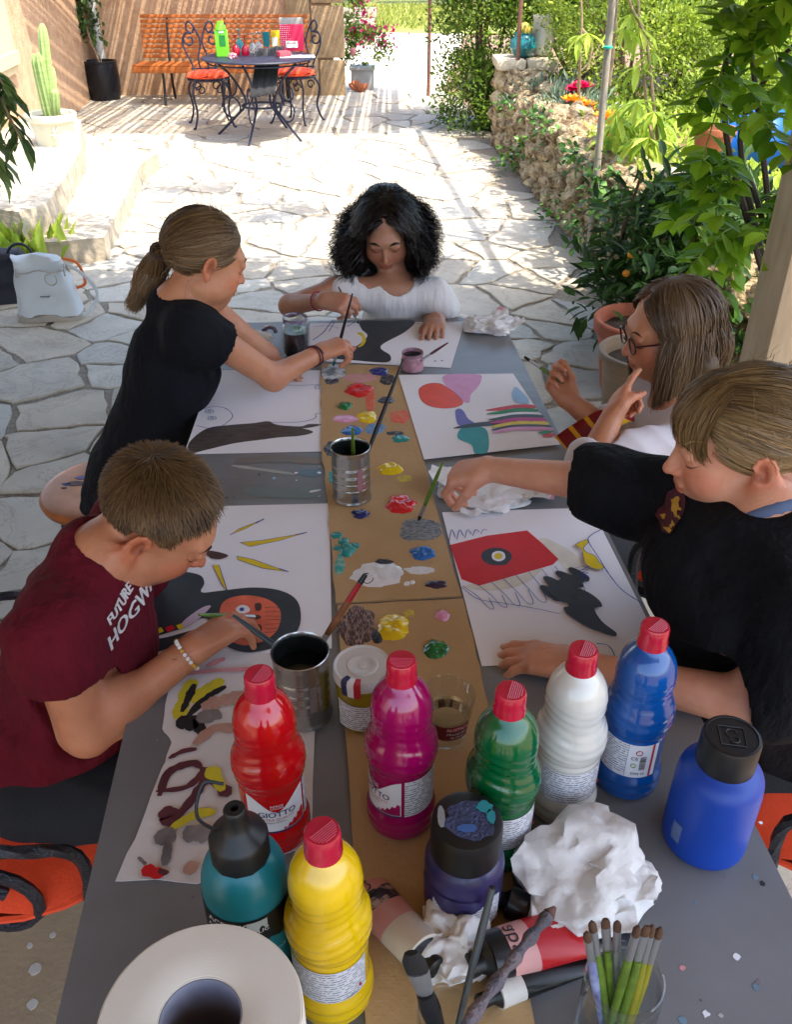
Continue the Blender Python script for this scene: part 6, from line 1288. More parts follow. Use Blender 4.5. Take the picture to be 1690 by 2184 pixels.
# ================================================================ tissues
m_tissue = M('tissue', '#e2dfdb', .9, col2='#ecebe9', scale=9, bump=.5, bscale=45, translucent=.18); 
N, L, bs = nodes_of(m_tissue); nz = N.new('ShaderNodeTexNoise'); nz.inputs['Scale'].default_value = 11; nz.inputs['Detail'].default_value = 8; rp = N.new('ShaderNodeValToRGB'); rp.color_ramp.elements[0].position = .66; rp.color_ramp.elements[1].position = .7; rp.color_ramp.elements[0].color = (0, 0, 0, 1); rp.color_ramp.elements[1].color = (.8, .8, .8, 1); tc = [n for n in N if n.type == 'TEX_COORD'][0]; L.new(tc.outputs['Object'], nz.inputs['Vector']); L.new(nz.outputs['Fac'], rp.inputs[0]); mx = N.new('ShaderNodeMix'); mx.data_type = 'RGBA'; bc_ = [n for n in N if n.type == 'VALTORGB'][0]; L.new(rp.outputs[0], mx.inputs[0]); L.new(bc_.outputs[0], mx.inputs[6]); mx.inputs[7].default_value = (*srgb('#c8596a'), 1); L.new(mx.outputs[2], bs.inputs['Base Color'])
def tissue(label, u, v, r, seed, flat, stretch=(1, 1), z=T + .002, flaps=4, sub=4):
    """crumpled paper ball: creased facets plus a few loose corners"""
    c = PZ(u, v, z); rg = random.Random(seed); bm = bmesh.new(); bmesh.ops.create_icosphere(bm, subdivisions=sub, radius=1); sd = Vector((seed * 7.3, seed * 1.7, seed * 3.9))
    for v_ in bm.verts:
        q = v_.co.normalized(); f = .80 + .42 * mnoise.noise(q * 1.25 + sd) + .15 * (1 - 2.4 * abs(mnoise.noise(q * 2.2 + sd * 2))) + .05 * (1 - 2.4 * abs(mnoise.noise(q * 4.8 + sd * 3))) + rg.uniform(-.012, .012); q2_ = (q + Vector((rg.uniform(-.03, .03), rg.uniform(-.03, .03), rg.uniform(-.03, .03))) + mnoise.noise_vector(q * 2.6 + sd) * .12) * f
        v_.co = Vector((q2_.x * stretch[0], q2_.y * stretch[1], max(q2_.z * flat, -flat * .45) + flat * .45)) * r
    for k in range(flaps):
        a = rg.uniform(0, 6.28); d = Vector((math.cos(a), math.sin(a), 0)); s_ = Vector((-d.y, d.x, 0)); b0 = Vector((d.x * stretch[0], d.y * stretch[1], 0)) * r * .55 + Vector((0, 0, flat * r * rg.uniform(.25, .75))); n = 6; L_ = r * rg.uniform(.45, .7); up_ = rg.uniform(-.3, .5); vs = []
        for i in range(n + 1):
            for j in range(n + 1):
                t, w_ = i / n, (j / n - .5) * (1.1 - .75 * i / n); p = b0 + d * L_ * t + s_ * L_ * w_ * 1.5 + Vector((0, 0, L_ * (up_ * t + .22 * mnoise.noise(Vector((t * 3, w_ * 4, seed + k))) + .12 * abs(w_)))); p.z = max(p.z, .002); vs.append(bm.verts.new(p))
        for i in range(n):
            for j in range(n): bm.faces.new((vs[i * (n + 1) + j], vs[(i + 1) * (n + 1) + j], vs[(i + 1) * (n + 1) + j + 1], vs[i * (n + 1) + j + 1]))
    me = bpy.data.meshes.new('crumpled_tissue'); bm.to_mesh(me); bm.free(); me.materials.append(m_tissue); ob = link_mesh('crumpled_tissue', me, None, c); sm = ob.modifiers.new('s', 'SUBSURF'); sm.levels = sm.render_levels = 1; sm.subdivision_type = 'SIMPLE'
    me.polygons.foreach_set('use_smooth', [True] * len(me.polygons)); me.set_sharp_from_angle(angle=R(52)); return tag(ob, label, 'tissue')
A3_ = lambda v: np.array([float(x) for x in v])
tissue('big crumpled tissue with pink stains in the near right', 1240, 1882, .078, 3, .70, (1.14, .95), flaps=7)
tissue('small crumpled tissue beside the pink tube', 962, 2030, .044, 5, .8, (.95, 1.05), z=T + .005)
tissue('crumpled white tissue under the reaching arm on the right', 1050, 1052, .10, 8, .2, (1.1, .65), flaps=6)
tissue('paint-spotted tissue at the far right corner of the table', 1046, 704, .075, 12, .4, (1.1, .8), flaps=5)
tissue('rounded folded tissue left of the water jar', 540, 738, .06, 14, .5, (1.1, .9), flaps=2)
# small foil wrapper curl far left
c = PZ(572, 715, T + .02); b = MB(); b.tube(spiral(c, .022, .018, 0, 4.4, (1, 0, .3), (0, .3, 1), 16), .006, 6, flat=2.2); tag(b.build('foil_wrapper', M('foil_wrap', '#8f86a8', .25, metal=.6, col2='#3a2a30', scale=60)), 'curled shiny paint-tube foil on the far left table corner', 'foil')
b = MB(); b.ball(PZ(1121 , 746, T + .004) , .008, 8, 6, jit=.2); tag(b.build('paint_crumb', M('crumb', '#6a5648', .8)), 'small dry paint crumb on the grey table far right', 'crumb') if False else None
# ================================================================ people: implicit-surface bodies meshed with surface nets
_tab = np.random.default_rng(99).uniform(-1, 1, (32, 32, 32)).astype(np.float32)
def vnoise(X, Y, Z):
    xi, yi, zi = np.floor(X).astype(int), np.floor(Y).astype(int), np.floor(Z).astype(int); fx, fy, fz = X - xi, Y - yi, Z - zi
    fx, fy, fz = fx * fx * (3 - 2 * fx), fy * fy * (3 - 2 * fy), fz * fz * (3 - 2 * fz); g = lambda a, b, c: _tab[(xi + a) & 31, (yi + b) & 31, (zi + c) & 31]
    x0 = (g(0, 0, 0) * (1 - fx) + g(1, 0, 0) * fx) * (1 - fy) + (g(0, 1, 0) * (1 - fx) + g(1, 1, 0) * fx) * fy
    x1 = (g(0, 0, 1) * (1 - fx) + g(1, 0, 1) * fx) * (1 - fy) + (g(0, 1, 1) * (1 - fx) + g(1, 1, 1) * fx) * fy
    return x0 * (1 - fz) + x1 * fz
A3 = lambda v: np.array([float(x) for x in v])
class Field:
    def __init__(self): self.p = []; self.disp = None
    def cone(self, a, b, ra, rb, k=.012, sub=False):
        a, b = A3(a), A3(b); ba = b - a; bb = ba @ ba + 1e-12; m = max(ra, rb)
        def f(X, Y, Z):
            h = np.clip(((X - a[0]) * ba[0] + (Y - a[1]) * ba[1] + (Z - a[2]) * ba[2]) / bb, 0, 1)
            return np.sqrt((X - a[0] - h * ba[0]) ** 2 + (Y - a[1] - h * ba[1]) ** 2 + (Z - a[2] - h * ba[2]) ** 2) - (ra + (rb - ra) * h)
        self.p.append((f, np.minimum(a, b) - m, np.maximum(a, b) + m, k, sub)); return self
    def chain(self, pts, rad, k=.012):
        for i in range(len(pts) - 1): self.cone(pts[i], pts[i + 1], rad[i], rad[i + 1], k)
        return self
    def ell(self, c, r, rot=None, k=.012, sub=False):
        c = A3(c); r = A3(r); Rm = np.eye(3) if rot is None else np.array(rot)
        def f(X, Y, Z):
            x, y, z = X - c[0], Y - c[1], Z - c[2]; u = [Rm[0, i] * x + Rm[1, i] * y + Rm[2, i] * z for i in range(3)]
            k0 = np.sqrt(sum((u[i] / r[i]) ** 2 for i in range(3))); k1 = np.sqrt(sum((u[i] / r[i] ** 2) ** 2 for i in range(3))) + 1e-9
            return k0 * (k0 - 1) / k1
        m = r.max(); self.p.append((f, c - m, c + m, k, sub)); return self
    def plane(self, pt, n, k=.006):
        """cut away everything on the side the normal points to"""
        pt, n = A3(pt), A3(n); n = n / np.linalg.norm(n)
        f = lambda X, Y, Z: -((X - pt[0]) * n[0] + (Y - pt[1]) * n[1] + (Z - pt[2]) * n[2])
        self.p.append((f, None, None, k, True)); return self
    @staticmethod
    def comb(D, d, k, sub):
        if sub: d = -d; h = np.clip(.5 - .5 * (D - d) / k, 0, 1); return D * (1 - h) + d * h + k * h * (1 - h)
        h = np.clip(.5 + .5 * (D - d) / k, 0, 1); return D * (1 - h) + d * h - k * h * (1 - h)
    def at(self, P):
        P = np.asarray(P, float); X, Y, Z = P[:, 0], P[:, 1], P[:, 2]; D = np.full(len(P), 1.)
        for f, lo, hi, k, sub in self.order():
            if f is None: D = D + self.disp(X, Y, Z)
            else: D = self.comb(D, f(X, Y, Z), k, sub)
        return D
    def order(self):
        """with folds: unions first, then the folds, then clean cuts"""
        if self.disp is None: return self.p
        if getattr(self, 'natural', False): return self.p + [(None,) * 5]
        return [q for q in self.p if not q[4]] + [(None,) * 5] + [q for q in self.p if q[4]]
    def bounds(self):
        q = [(lo, hi) for f, lo, hi, k, s in self.p if lo is not None and not s]; return np.min([a for a, b in q], 0) - .02, np.max([b for a, b in q], 0) + .02
    def mesh(self, lo=None, hi=None, res=.006):
        if lo is None: lo, hi = self.bounds()
        lo, hi = A3(lo), A3(hi); n = np.maximum(4, np.ceil((hi - lo) / res).astype(int) + 1)
        ax = [(lo[i] + np.arange(n[i]) * res) for i in range(3)]; D = np.full(tuple(n), .3, np.float32)
        for f, a, b, k, sub in self.order():
            if f is None:
                X, Y, Z = np.broadcast_arrays(ax[0][:, None, None], ax[1][None, :, None], ax[2][None, None, :]); near = np.abs(D) < .03; D[near] += self.disp(X[near], Y[near], Z[near]); continue
            if a is None: sl = [slice(0, n[i]) for i in range(3)]
            else:
                m = k * 1.3 + 3 * res; s0 = np.clip(np.floor((a - m - lo) / res).astype(int), 0, n); s1 = np.clip(np.ceil((b + m - lo) / res).astype(int) + 1, 0, n)
                if (s1 <= s0).any(): continue
                sl = [slice(s0[i], s1[i]) for i in range(3)]
            X, Y, Z = ax[0][sl[0]][:, None, None], ax[1][sl[1]][None, :, None], ax[2][sl[2]][None, None, :]
            D[tuple(sl)] = self.comb(D[tuple(sl)], f(X, Y, Z), k, sub)
        return nets(D, lo, res)
def nets(D, lo, res):
    S_ = D < 0; c = np.zeros(tuple(np.array(D.shape) - 1), np.int8)
    for i in (0, 1):
        for j in (0, 1):
            for k in (0, 1): c += S_[i:D.shape[0] - 1 + i, j:D.shape[1] - 1 + j, k:D.shape[2] - 1 + k]
    act = (c > 0) & (c < 8); I = np.argwhere(act); idx = np.full(c.shape, -1, np.int32); idx[act] = np.arange(len(I))
    V = np.zeros((len(I), 3)); cnt = np.zeros(len(I)); cs = [(i, j, k) for i in (0, 1) for j in (0, 1) for k in (0, 1)]
    val = {q: D[I[:, 0] + q[0], I[:, 1] + q[1], I[:, 2] + q[2]].astype(float) for q in cs}
    for a in cs:
        for b in cs:
            if sum(b) == sum(a) + 1 and all(x <= y for x, y in zip(a, b)):
                da, db = val[a], val[b]; m = (da < 0) != (db < 0); t = np.where(m, da / np.where(m, da - db, 1), 0)
                V += np.where(m[:, None], np.array(a) + t[:, None] * (np.array(b) - np.array(a)), 0); cnt += m
    V = lo + (I + V / np.maximum(cnt, 1)[:, None]) * res; F_ = []
    for axn in range(3):
        o1, o2 = [(1, 2), (2, 0), (0, 1)][axn]; sh = list(D.shape); sa = [slice(None)] * 3; sb = [slice(None)] * 3; sa[axn] = slice(0, -1); sb[axn] = slice(1, None); A_, B2 = S_[tuple(sa)], S_[tuple(sb)]
        E = np.argwhere(A_ != B2); E = E[(E[:, o1] > 0) & (E[:, o2] > 0) & (E[:, o1] < sh[o1] - 1) & (E[:, o2] < sh[o2] - 1)]
        if not len(E): continue
        def cell(d1, d2): q = E.copy(); q[:, o1] += d1; q[:, o2] += d2; return idx[q[:, 0], q[:, 1], q[:, 2]]
        q = np.stack([cell(-1, -1), cell(0, -1), cell(0, 0), cell(-1, 0)], 1); fl = A_[E[:, 0], E[:, 1], E[:, 2]]; q[~fl] = q[~fl][:, ::-1]; F_.append(q[(q >= 0).all(1)])
    return V, np.concatenate(F_) if F_ else np.zeros((0, 4), int)
def multi_mesh(fld, boxes, res):
    """coarse mesh of the whole field with finer meshes inside the given boxes, joined in one"""
    V, Fc = fld.mesh(res=res); cen = V[Fc].mean(1); keep = np.ones(len(Fc), bool)
    for lo, hi, r in boxes: keep &= ~((cen > A3(lo) + res * .5).all(1) & (cen < A3(hi) - res * .5).all(1))
    Vs, Fs = [V], [Fc[keep]]; off = len(V); blo, bhi = fld.bounds()
    for lo, hi, r in boxes:
        v, f = fld.mesh(np.maximum(A3(lo), blo), np.minimum(A3(hi), bhi), r); Vs.append(v); Fs.append(f + off); off += len(v)
    V = np.concatenate(Vs); Fq = np.concatenate(Fs); used = np.zeros(len(V), bool); used[Fq.ravel()] = True; mp_ = np.cumsum(used) - 1
    return V[used], mp_[Fq]
def smooth_v(V, Fq, it=2, lam=.5):
    n = len(V)
    for _ in range(it):
        acc = np.zeros_like(V); cnt = np.zeros(n)
        for i in range(4):
            a, b = Fq[:, i], Fq[:, (i + 1) % 4]; np.add.at(acc, a, V[b]); np.add.at(cnt, a, 1); np.add.at(acc, b, V[a]); np.add.at(cnt, b, 1)
        m = cnt > 0; V = V.copy(); V[m] += lam * (acc[m] / cnt[m][:, None] - V[m])
    return V
def snap(fld, P, d, steps=40):
    """march points P along direction d until they meet the surface"""
    P = np.asarray(P, float).copy(); d = np.asarray(d, float); d = d / np.linalg.norm(d, axis=-1, keepdims=True)
    for _ in range(steps): P += d * np.clip(fld.at(P), -.01, .03)[:, None] * .9
    return P
def frame(f, up=(0, 0, 1), roll=0.):
    f = Vector(f).normalized(); x = f.cross(Vector(up)).normalized(); u = x.cross(f)
    m = Matrix((x, f, u)).transposed(); return m @ Matrix.Rotation(roll, 3, 'Y')
# ---------------------------------------------------------------- head and hand shapes
def add_head(S_, c, Rm, s, neck, nr=.040, nose=1., eye_open=0.):
    c = Vector(c); P = lambda x, y, z: c + Rm @ (Vector((x, y, z)) * s); rot = np.array(Rm); E = lambda q, r, k=.012, sub=False, rr=None: S_.ell(P(*q), [a * s for a in r], rot if rr is None else np.array(Rm @ rr), k * s, sub)
    E((0, -.012, .032), (.0715, .0885, .079)); E((0, .028, -.030), (.0555, .060, .072), .03); E((0, .055, -.078), (.028, .026, .026), .03)
    for q in (-1, 1):
        E((q * .033, .052, -.034), (.026, .026, .028), .025); E((q * .046, .012, -.062), (.018, .034, .022), .03)
        E((q * .030, .094, .004), (.0155, .0135, .0115), .014, True); E((q * .0295, .0745, .002), (.0135, .0125, .0125), .004)
        E((q * .0295, .0815, .0105), (.0165, .0075, .004), .006)
    E((0, .072, .026), (.046, .018, .014), .02)
    S_.cone(P(0, .084, .008), P(0, .101 * nose, -.026), .0062 * s, .0088 * s, .01 * s); E((0, .103 * nose, -.029), (.0085, .008, .0075), .006)
    for q in (-1, 1): E((q * .0095, .093, -.031), (.0065, .008, .006), .005); E((q * .0055, .1, -.0365), (.003, .004, .003), .003, True)
    E((0, .084, -.047), (.016, .008, .010), .012)
    E((0, .0885, -.0535), (.0185, .0078, .0048), .004); E((0, .0865, -.0635), (.0165, .008, .0058), .004); E((0, .097, -.0583), (.020, .006, .0013), .0025, True)
    for q in (-1, 1):
        rr = Matrix.Rotation(q * .28, 3, 'Z') @ Matrix.Rotation(-.2, 3, 'X'); eb = Vector((q * .0760, -.012, -.006)); em = lambda y, z, o=0.: P(*(eb + rr @ Vector((q * (.0035 + o), y, z))))
        E(tuple(eb), (.0055, .0145, .0235), .005, rr=rr); E(tuple(eb + rr @ Vector((q * .0075, .002, .001))), (.0065, .009, .015), .004, True, rr); E(tuple(eb + rr @ Vector((q * .001, .006, -.0235))), (.005, .007, .009), .006)
        hp = [(.010, .004), (.012, .014), (.006, .0225), (-.004, .0245), (-.0125, .018), (-.015, .006), (-.0125, -.008), (-.005, -.019)]
        for k_ in range(len(hp) - 1): S_.cone(em(*hp[k_]), em(*hp[k_ + 1]), .0031 * s, .0031 * s, .003 * s)
        S_.cone(em(-.006, .012, -.0005), em(-.005, -.008, -.0005), .0026 * s, .0026 * s, .003 * s); S_.cone(em(.0115, -.003), em(.010, -.009), .0034 * s, .003 * s, .003 * s)
    S_.cone(P(0, -.018, -.055), neck, nr * s * 1.02, nr * s * 1.08, .025 * s); return P
def add_hand(S_, wrist, d, n, right, curls, size=.92, spread=.1, thumb=(.5, .7, .35), thumb2=(.2, .9, .5), wr=.0205):
    wrist, d, n = Vector(wrist), Vector(d).normalized(), Vector(n); n = (n - d * n.dot(d)).normalized(); s = d.cross(n) * (1 if right else -1); tips = []
    pl = .066 * size; offs = [.025, .0085, -.0085, -.0245]; ln = [(.036, .022, .018), (.039, .026, .019), (.036, .024, .018), (.029, .018, .016)]; pf = [.98, 1.02, .97, .88]
    S_.ell(wrist + d * pl * .52, (.030 * size, .042 * size, .0135 * size), np.array(Matrix((s, d, n)).transposed()), .014)
    kn = [wrist + d * pl * pf[i] + s * offs[i] * size - n * .001 for i in range(4)]
    for i in range(4): S_.cone(wrist + s * offs[i] * .55 * size, kn[i], .0125 * size, .0098 * size, .012)
    for i in range(4):
        p = kn[i]; a = 0; dd0 = (d + s * offs[i] / .025 * spread).normalized(); r = [.0088, .0078, .0070, .0058]
        for j in range(3):
            a += curls[i][j]; q = p + (dd0 * math.cos(a) + n * math.sin(a)) * ln[i][j] * size; S_.cone(p, q, r[j] * size * (.9 if i == 3 else 1), r[j + 1] * size * (.9 if i == 3 else 1), .0035 if j else .006); p = q
        tips.append(p); dl = dd0 * math.cos(a) + n * math.sin(a); NAILS.append((p - dl * .002 + (dd0 * math.sin(a) - n * math.cos(a)) * .0055 * size))
    b = wrist + d * .016 * size + s * .022 * size + n * .004; v1 = (s * thumb[0] + d * thumb[1] + n * thumb[2]).normalized(); v2 = (s * thumb2[0] + d * thumb2[1] + n * thumb2[2]).normalized(); p1 = b + v1 * .034 * size; p2 = p1 + v2 * .027 * size; p3 = p2 + (v2 * .8 + d * .2).normalized() * .020 * size
    S_.cone(wrist + s * .008, b, .014 * size, .0135 * size, .012); S_.cone(b, p1, .0135 * size, .0105 * size, .008); S_.cone(p1, p2, .0098 * size, .0085 * size, .005); S_.cone(p2, p3, .0085 * size, .0068 * size, .004); tips.append(p3)
    return tips
NAILS = []
GRIP = [(.55, .75, .35), (.75, .85, .45), (1.0, 1.0, .6), (1.15, 1.0, .6)]
FLAT = [(.25, .35, .2), (.3, .4, .25), (.35, .45, .3), (.4, .5, .3)]
def skin_mat(name, col):
    m = M(name, col, .46, var=.09, scale=22, bump=.12, bscale=260, sss=.18, spec=.42, detail=9); N, L, bs = nodes_of(m); at = N.new('ShaderNodeAttribute'); at.attribute_name = 'tint'; rp = [n for n in N if n.type == 'VALTORGB'][0]; mx = N.new('ShaderNodeMix'); mx.data_type = 'RGBA'; mx.blend_type = 'MULTIPLY'; mx.inputs[0].default_value = 1; L.new(rp.outputs[0], mx.inputs[6]); L.new(at.outputs['Color'], mx.inputs[7]); L.new(mx.outputs[2], bs.inputs['Base Color'])
    ic = [l for l in L if l.to_node == bs]; return m
def body_object(root, fld, boxes, mat, c, Rm, s, res=.007, hands=(), lip=(.86, .55, .55)):
    V, Fq = multi_mesh(fld, boxes, res); V = smooth_v(V, Fq, 1, .3)
    loc = (V - A3(c)) @ np.array(Rm) / s; t = np.ones((len(V), 4)); near = np.linalg.norm(loc, axis=1) < .16
    def blend(center, r, col, soft=.35):
        d = np.sqrt((((loc - np.array(center)) / np.array(r)) ** 2).sum(1)); w = np.clip((1 + soft - d) / soft, 0, 1) * near; w = (w * w * (3 - 2 * w))[:, None]; t[:, :3] = t[:, :3] * (1 - w) + t[:, :3] * np.array(col) * w
    blend((0, .092, -.0585), (.0195, .014, .0095), lip, .25); blend((0, .1, -.0583), (.017, .012, .0012), (.6, .5, .5), .6); blend((0, .103, -.03), (.014, .014, .012), (1.0, .84, .80), .8)
    for q in (-1, 1): blend((q * .04, .07, -.03), (.02, .03, .018), (1.04, .84, .80), .9); blend((q * .078, -.01, -.008), (.014, .025, .036), (1.0, .80, .75), .5); blend((q * .081, -.009, -.004), (.010, .0075, .012), (.62, .50, .46), .5); blend((q * .084, -.001, -.008), (.008, .004, .006), (.7, .6, .55), .6); blend((q * .03, .084, .004), (.017, .012, .011), (.92, .82, .80), .5)  # cheek, ear and lid redness; shade of the ear hollows put into the tint
    mot = 1 + .07 * vnoise(V[:, 0] * 55, V[:, 1] * 55, V[:, 2] * 55) + .05 * vnoise(V[:, 0] * 170, V[:, 1] * 170, V[:, 2] * 170); t[:, 1] *= mot; t[:, 2] *= mot; t[:, 0] *= 1 + (mot - 1) * .3
    for h in NAILS:
        d = np.linalg.norm(V - A3(h), axis=1); w = np.clip(1.5 - d / .0042, 0, 1)[:, None]; t[:, :3] *= 1 + w * np.array([.16, .08, .14])
    NAILS.clear()
    for h in hands:
        d = np.linalg.norm(V - A3(h), axis=1); w = np.clip(1.6 - d / .045, 0, 1)[:, None]; t[:, :3] *= 1 - w * np.array([.02, .12, .13])
    return np_mesh('body', V, Fq, mat, root, attrs={'tint': ('FLOAT_COLOR', t)})
def cloth_object(root, name, fld, mat, res=.007, it=1):
    res = min(res, .0055)
    V, Fq = fld.mesh(res=res); V = smooth_v(V, Fq, it, .5); return np_mesh(name, V, Fq, mat, root)
def folds(amp, dirv, freq, seed=0., fine=.3):
    d = Vector(dirv).normalized(); o = d.orthogonal().normalized(); o2 = d.cross(o)
    def f(X, Y, Z):
        a = X * d.x + Y * d.y + Z * d.z; b = X * o.x + Y * o.y + Z * o.z; c = X * o2.x + Y * o2.y + Z * o2.z
        n = vnoise(a * freq + seed, b * freq * .35 + 3, c * freq * .35 + 7); n2 = vnoise(a * freq * 2.3 + 5, b * freq * .8 + seed, c * freq * .8); return amp * (1.3 * (np.abs(n) - .35) + fine * n2)
    return f
# ---------------------------------------------------------------- hair
def hair_mat(name, dark, light, rough=.36): 
    m = M(name, dark, rough + .1, col2=light, attr='var', spec=.35); N, L, bs = nodes_of(m); bs.inputs['Anisotropic'].default_value = .4; return m
def ribbons(name, paths, width, mat, parent, cen, seed=0, var=None):
    """hair locks: paths (n, m, 3) as thin tapered ribbons facing outwards"""
    P = np.asarray(paths, float); n, m, _ = P.shape; rg = np.random.default_rng(seed); Tn = np.gradient(P, axis=1); Tn /= np.linalg.norm(Tn, axis=2, keepdims=True) + 1e-9
    rad = P - A3(cen); rad += rg.normal(0, .03, (n, 1, 3)); W_ = np.cross(Tn, rad); W_ /= np.linalg.norm(W_, axis=2, keepdims=True) + 1e-9; O = np.cross(W_, Tn)
    t = np.linspace(0, 1, m); prof = np.clip(np.minimum(1, t * 8 + .4) * np.sqrt(np.clip(1 - t ** 3, .02, 1)), .05, 1); w_ = (width * rg.uniform(.6, 1.3, (n, 1)) * prof[None])[..., None]
    V = np.stack([P - W_ * w_, P + W_ * w_], 2).reshape(-1, 3); b = (np.arange(n)[:, None] * m + np.arange(m - 1)[None]) * 2; Fq = np.stack([b, b + 1, b + 3, b + 2], -1).reshape(-1, 4)
    q0 = (P[:, m // 3] - A3(cen)) * 38; vv = np.clip((.42 + .28 * vnoise(q0[:, 0] + 50, q0[:, 1] + 50, q0[:, 2] + 50) + rg.normal(0, .09, n))[:, None] + rg.normal(0, .02, (n, m)) + .12 * np.linspace(-.5, 1, m)[None], 0, 1); return np_mesh(name, V, Fq, mat, parent, attrs={'var': ('FLOAT', np.repeat(vv.reshape(-1), 2))})
CR_C, CR_R = np.array([0, -.012, .032]), np.array([.0715, .0885, .079])
def scalp(n, seed, front=.06, low=-.035, extra=None):
    """root points on the cranium inside the hairline, head-local unit scale; returns unit directions"""
    rg = np.random.default_rng(seed); d = rg.normal(0, 1, (n * 6, 3)); d /= np.linalg.norm(d, axis=1, keepdims=True); p = CR_C + d * CR_R
    ok = (p[:, 2] > low) & ~((p[:, 1] > front - .012) & (p[:, 2] < .082 - (p[:, 1] - front) * .2)) & ~((p[:, 1] > .012) & (p[:, 2] < .018) ) & ~((p[:, 1] > -.02) & (p[:, 2] < -.01)) & ~((np.abs(p[:, 0]) > .045) & (p[:, 1] > -.034) & (p[:, 2] < .020))
    if extra is not None: ok &= extra(p)
    return d[ok][:n], rg
class Head:
    def __init__(s_, c, Rm, sc): s_.c, s_.R, s_.s = A3(c), np.array(Rm), sc
    def w(s_, L_): return s_.c + (np.asarray(L_) * s_.s) @ s_.R.T
    def l(s_, W_): return ((np.asarray(W_) - s_.c) @ s_.R) / s_.s
def slerp_paths(d0, d1, m, inflate):
    """directions moving over the skull from d0 to d1"""
    om = np.arccos(np.clip((d0 * d1).sum(1), -.9999, .9999))[:, None, None]; t = np.linspace(0, 1, m)[None, :, None]; D = (np.sin((1 - t) * om) * d0[:, None] + np.sin(t * om) * d1[:, None]) / np.sin(om)
    return CR_C + D * CR_R * inflate
def cap_field(c, Rm, s, infl=1.06, cuts=(), ear=True):
    S_ = Field(); S_.natural = True; c = Vector(c); P = lambda x, y, z: c + Rm @ (Vector((x, y, z)) * s); S_.ell(P(*CR_C), [r * infl * s for r in CR_R], np.array(Rm))
    if ear:
        for q in (-1, 1): S_.ell(P(q * .082, -.006, -.012), (.03 * s, .030 * s, .032 * s), np.array(Rm), .004, True)
    for pt, n in cuts: S_.plane(P(*pt), Rm @ Vector(n), .004)
    return S_
HAIRCUT = [((0, .070, .070), (0, 1, -.62)), ((0, -.02, -.052), (0, .15, -1))]
def brow_lash(root, fld, hd, hm, col='brow', thick=.0022, lash=True):
    """eyebrows and downcast lashes, snapped on to the face"""
    for q in (-1, 1):
        for (pts, r, nm, dy) in (([(.014, .022), (.026, .028), (.037, .0275), (.046, .021)], thick, 'eyebrow', 0.), ([(.016, -.0045), (.0235, -.0080), (.031, -.0090), (.0385, -.0070), (.0455, -.001)], .0017, 'eyelash', .0)):
            L_ = np.array([[q * a, .13, b] for a, b in pts]); W_ = snap(fld, hd.w(L_), hd.R @ np.array([0, -1., 0])); P = crom([Vector(p) for p in W_], 4); n = len(P); MB().tube(P, [r * hd.s * math.sin(math.pi * (i + .8) / (n + .6)) for i in range(n)], 6, flat=1.4).build(nm, hm, root)

SK_boy = skin_mat('skin_boy', '#b07352'); SK_fair = skin_mat('skin_fair', '#cc9173'); SK_tan = skin_mat('skin_tan', '#b57b5a'); SK_olive = skin_mat('skin_olive', '#a4755c')
H_boy = hair_mat('hair_boy', '#2a1b0e', '#7a5a34', .45); H_g1 = hair_mat('hair_darkblond', '#3d2c1d', '#8a6c48'); H_g2 = hair_mat('hair_black', '#0d0a09', '#231b18', .32); H_g3 = hair_mat('hair_brown', '#3a2a1c', '#7d6344'); H_g4 = hair_mat('hair_blondbrown', '#4a3722', '#a08254')
m_maroon = M('tee_maroon', '#560d1a', .92, var=.12, scale=30, bump=.8, bscale=13, bdist=.05, stretch=(1, 1, .5), spec=.2); m_blacktee = M('tee_black', '#0d0e14', .92, var=.15, scale=30, bump=.8, bscale=12, bdist=.05, stretch=(1, 1, .5), spec=.25); m_robe = M('robe_black', '#0c0c0f', .92, var=.15, scale=20, bump=.9, bscale=13, bdist=.05, stretch=(1, 1, .5), spec=.25); m_blouse = M('blouse_white', '#d2cfcd', .85, var=.04, scale=20, bump=.6, bscale=26, stretch=(1.6, 1, .25), spec=.3); m_jeans = M('denim_black', '#14161a', .85, var=.25, scale=40, bump=.2, bscale=250)
m_hairtie = M('hair_tie', '#3a2a22', .7)
# ================================================================ boy in the maroon tee (near left)
def hbox(p, r): p = A3(p); return (p - r, p + r)
root = thing('person', 'boy in a maroon t-shirt bent over his painting, brush in hand', 'person', PD(130, 1640, 1.48))
hc = PD(332, 1104, 1.315); Rm = frame((.74, .05, -.67), roll=.08); sc = .96; hd = Head(hc, Rm, sc)
neck = PD(208, 1190, 1.29); hip = PD(130, 1640, 1.48); chest = neck.lerp(hip, .38) + Vector((.0, .01, 0))
sN, sF = neck + Vector((-.03, -.125, -.045)), neck + Vector((.01, .135, -.04)); el = PD(186, 1560, 1.29); wr = PD(412, 1385, 1.325); ftip = PD(540, 1302, 1.41)
S1 = Field(); add_head(S1, hc, Rm, sc, neck)
S1.chain([neck, chest, hip], [.045, .095, .10], .04); S1.cone(sN, sF, .05, .05, .04)
S1.chain([sN, el, wr], [.043, .034, .0235], .02); S1.ell(el.lerp(wr, .3), (.036, .036, .05), np.array(frame(wr - el)).T if False else None, .02)
elF = sF + Vector((-.03, .04, -.22)); wrF = hip + Vector((.2, .1, .06)); S1.chain([sF, elF, wrF], [.043, .034, .024], .02); add_hand(S1, wrF, Vector((1, -.3, -.1)), (0, 0, -1), False, FLAT)
tips = add_hand(S1, wr, ftip - wr, Vector((.12, -.15, -1)), True, [(.15, .45, .3), (.25, .5, .35), (.35, .6, .4), (.45, .65, .4)], .98, 0, (.5, .8, .45), (.0, .9, .5))
boxes = [(*hbox(hc, .135), .003), (*hbox(wr.lerp(ftip, .55), .085), .0024)]
body_object(root, S1, boxes, SK_boy, hc, Rm, sc, .007, [ftip])
hb_ = brow_lash(root, S1, hd, H_boy)
